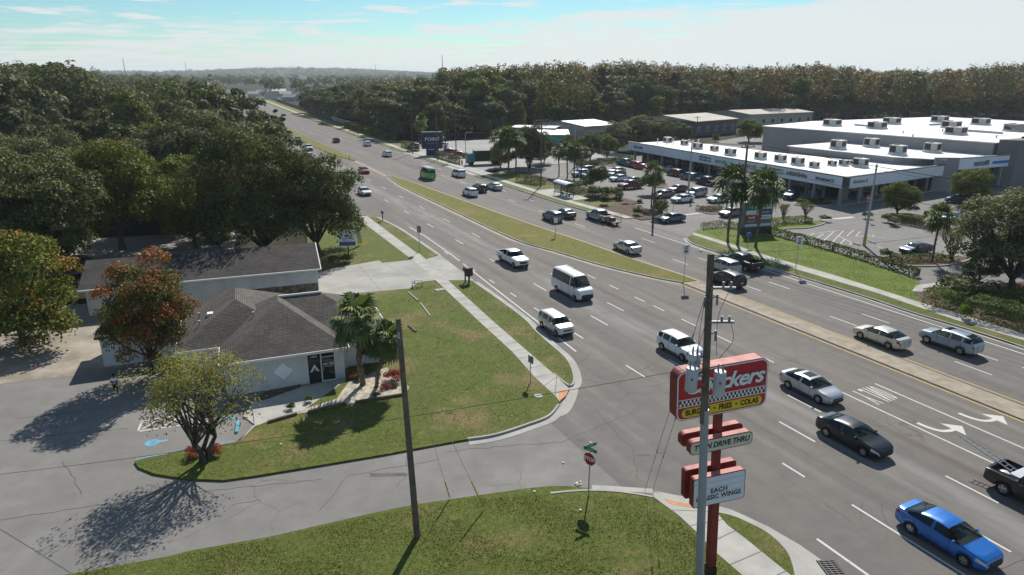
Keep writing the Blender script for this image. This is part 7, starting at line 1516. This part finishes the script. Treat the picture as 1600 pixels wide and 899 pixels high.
# --- the person in the car park: one continuous body, grown over a skeleton
def person():
    SK = M('skin_brown', (.11, .065, .045), .6, .3, var=.08); SH = M('shirt_white', (.72, .73, .76), .85, .2, var=.05); NV = M('shorts_navy', (.02, .025, .05), .85, .2, var=.1); HR = M('hair_black', (.012, .011, .010), .8, .2); SHOE = M('shoe_white', (.6, .58, .58), .7, .3)
    t = thing('person', 'person in white t-shirt and dark shorts standing with folded arms on the car park', 'person', g(183, 618), math.radians(12))
    def grow(name, verts, edges, radii, m, sub=2):
        me = bpy.data.meshes.new(name); me.from_pydata(verts, edges, []); o_ = bpy.data.objects.new(name, me); sc.collection.objects.link(o_)
        md = o_.modifiers.new('skin', 'SKIN'); md.use_smooth_shade = True; s2 = o_.modifiers.new('sub', 'SUBSURF'); s2.levels = s2.render_levels = sub
        if not me.skin_vertices: me.attributes.new('skin_vertex', 'FLOAT', 'POINT')
        for i, r_ in enumerate(radii): me.skin_vertices[0].data[i].radius = (r_, r_) if isinstance(r_, float) else r_
        me.skin_vertices[0].data[0].use_root = True
        out = bpy.data.meshes.new_from_object(o_.evaluated_get(bpy.context.evaluated_depsgraph_get())); bpy.data.objects.remove(o_); out.materials.clear(); return obj(name, out, m, t)
    # front is -y
    V = [(0, 0, .90), (0, -.005, 1.12), (0, 0, 1.34), (0, 0, 1.44), (0, -.015, 1.53), (0, -.02, 1.64), (.09, 0, .84), (.10, -.01, .48), (.105, .015, .08), (.11, -.13, .035), (-.09, 0, .84), (-.11, -.02, .48), (-.13, .01, .08), (-.145, -.13, .035),
         (.17, 0, 1.38), (.235, -.03, 1.12), (.06, -.20, 1.17), (-.05, -.21, 1.19), (-.17, 0, 1.38), (-.235, -.03, 1.12), (-.06, -.21, 1.14), (.05, -.235, 1.15)]
    E = [(0, 1), (1, 2), (2, 3), (3, 4), (4, 5), (0, 6), (6, 7), (7, 8), (8, 9), (0, 10), (10, 11), (11, 12), (12, 13), (2, 14), (14, 15), (15, 16), (16, 17), (2, 18), (18, 19), (19, 20), (20, 21)]
    R_ = [(.155, .11), (.14, .10), (.15, .10), .06, .06, .095, .095, .06, .042, .04, .095, .06, .042, .04, .06, .046, .036, .035, .06, .046, .036, .035]
    body = grow('body', V, E, R_, SK)
    sh = [(0, 0, .92), (0, -.005, 1.12), (0, 0, 1.34), (0, 0, 1.42), (.17, 0, 1.38), (.225, -.02, 1.20), (-.17, 0, 1.38), (-.225, -.02, 1.20)]
    grow('shirt', sh, [(0, 1), (1, 2), (2, 3), (2, 4), (4, 5), (2, 6), (6, 7)], [(.175, .13), (.16, .12), (.17, .12), .08, .08, .07, .08, .07], SH)
    so_ = [(0, 0, .93), (.09, 0, .82), (.105, -.005, .56), (-.09, 0, .82), (-.115, -.01, .56)]
    grow('shorts', so_, [(0, 1), (1, 2), (0, 3), (3, 4)], [(.165, .12), .115, .095, .115, .095], NV)
    b = MB(); b.lathe([(.07, 0), (.098, .03), (.102, .07), (.08, .12), (.03, .145)], (0, -.005, 1.62), 12); b.build('hair', HR, t, 60)
    for x, y in ((.10, -.06), (-.13, -.06)): b = MB(); b.box((x, y, .045), (.10, .27, .09), taper=.85); b.build('shoe', SHOE, t)
    for s_ in (1, -1):
        b = MB(); b.lathe([(.012, 0), (.014, .012), (.004, .02)], (.034*s_, -.112, 1.655), 6); b.build('eye', HR, t); b = MB(); b.box((.098*s_, -.01, 1.63), (.02, .04, .06)); b.build('ear', SK, t)
        for k in range(4): b = MB(); b.tube([(-.05*s_+.012*k*s_, -.21-.01*k, 1.18+.012*k), (-.10*s_, -.205, 1.17+.014*k), (-.135*s_, -.18, 1.155+.014*k)], [.010, .009, .007], 5); b.build('finger', SK, t)
        b = MB(); b.tube([(-.03*s_, -.22, 1.2), (-.055*s_, -.225, 1.235)], [.012, .008], 5); b.build('thumb', SK, t)
    b = MB(); b.box((0, -.123, 1.63), (.024, .03, .045)); b.box((0, -.115, 1.59), (.045, .012, .01)); b.build('nose', SK, t)
person()
# --- the haze in the air
hz = bpy.data.materials.new('haze_air'); hz.use_nodes = True; n_ = hz.node_tree; n_.nodes.clear(); ho = n_.nodes.new('ShaderNodeOutputMaterial'); hv_ = n_.nodes.new('ShaderNodeVolumePrincipled'); hv_.inputs['Color'].default_value = (.82, .90, .97, 1); hv_.inputs['Density'].default_value = .00012; hv_.inputs['Anisotropy'].default_value = .2; n_.links.new(hv_.outputs[0], ho.inputs['Volume'])
b = MB(); b.box((0, 2000, 33.6), (12400, 12400, 70)); o_ = b.build('haze', hz); o_['kind'] = 'stuff'
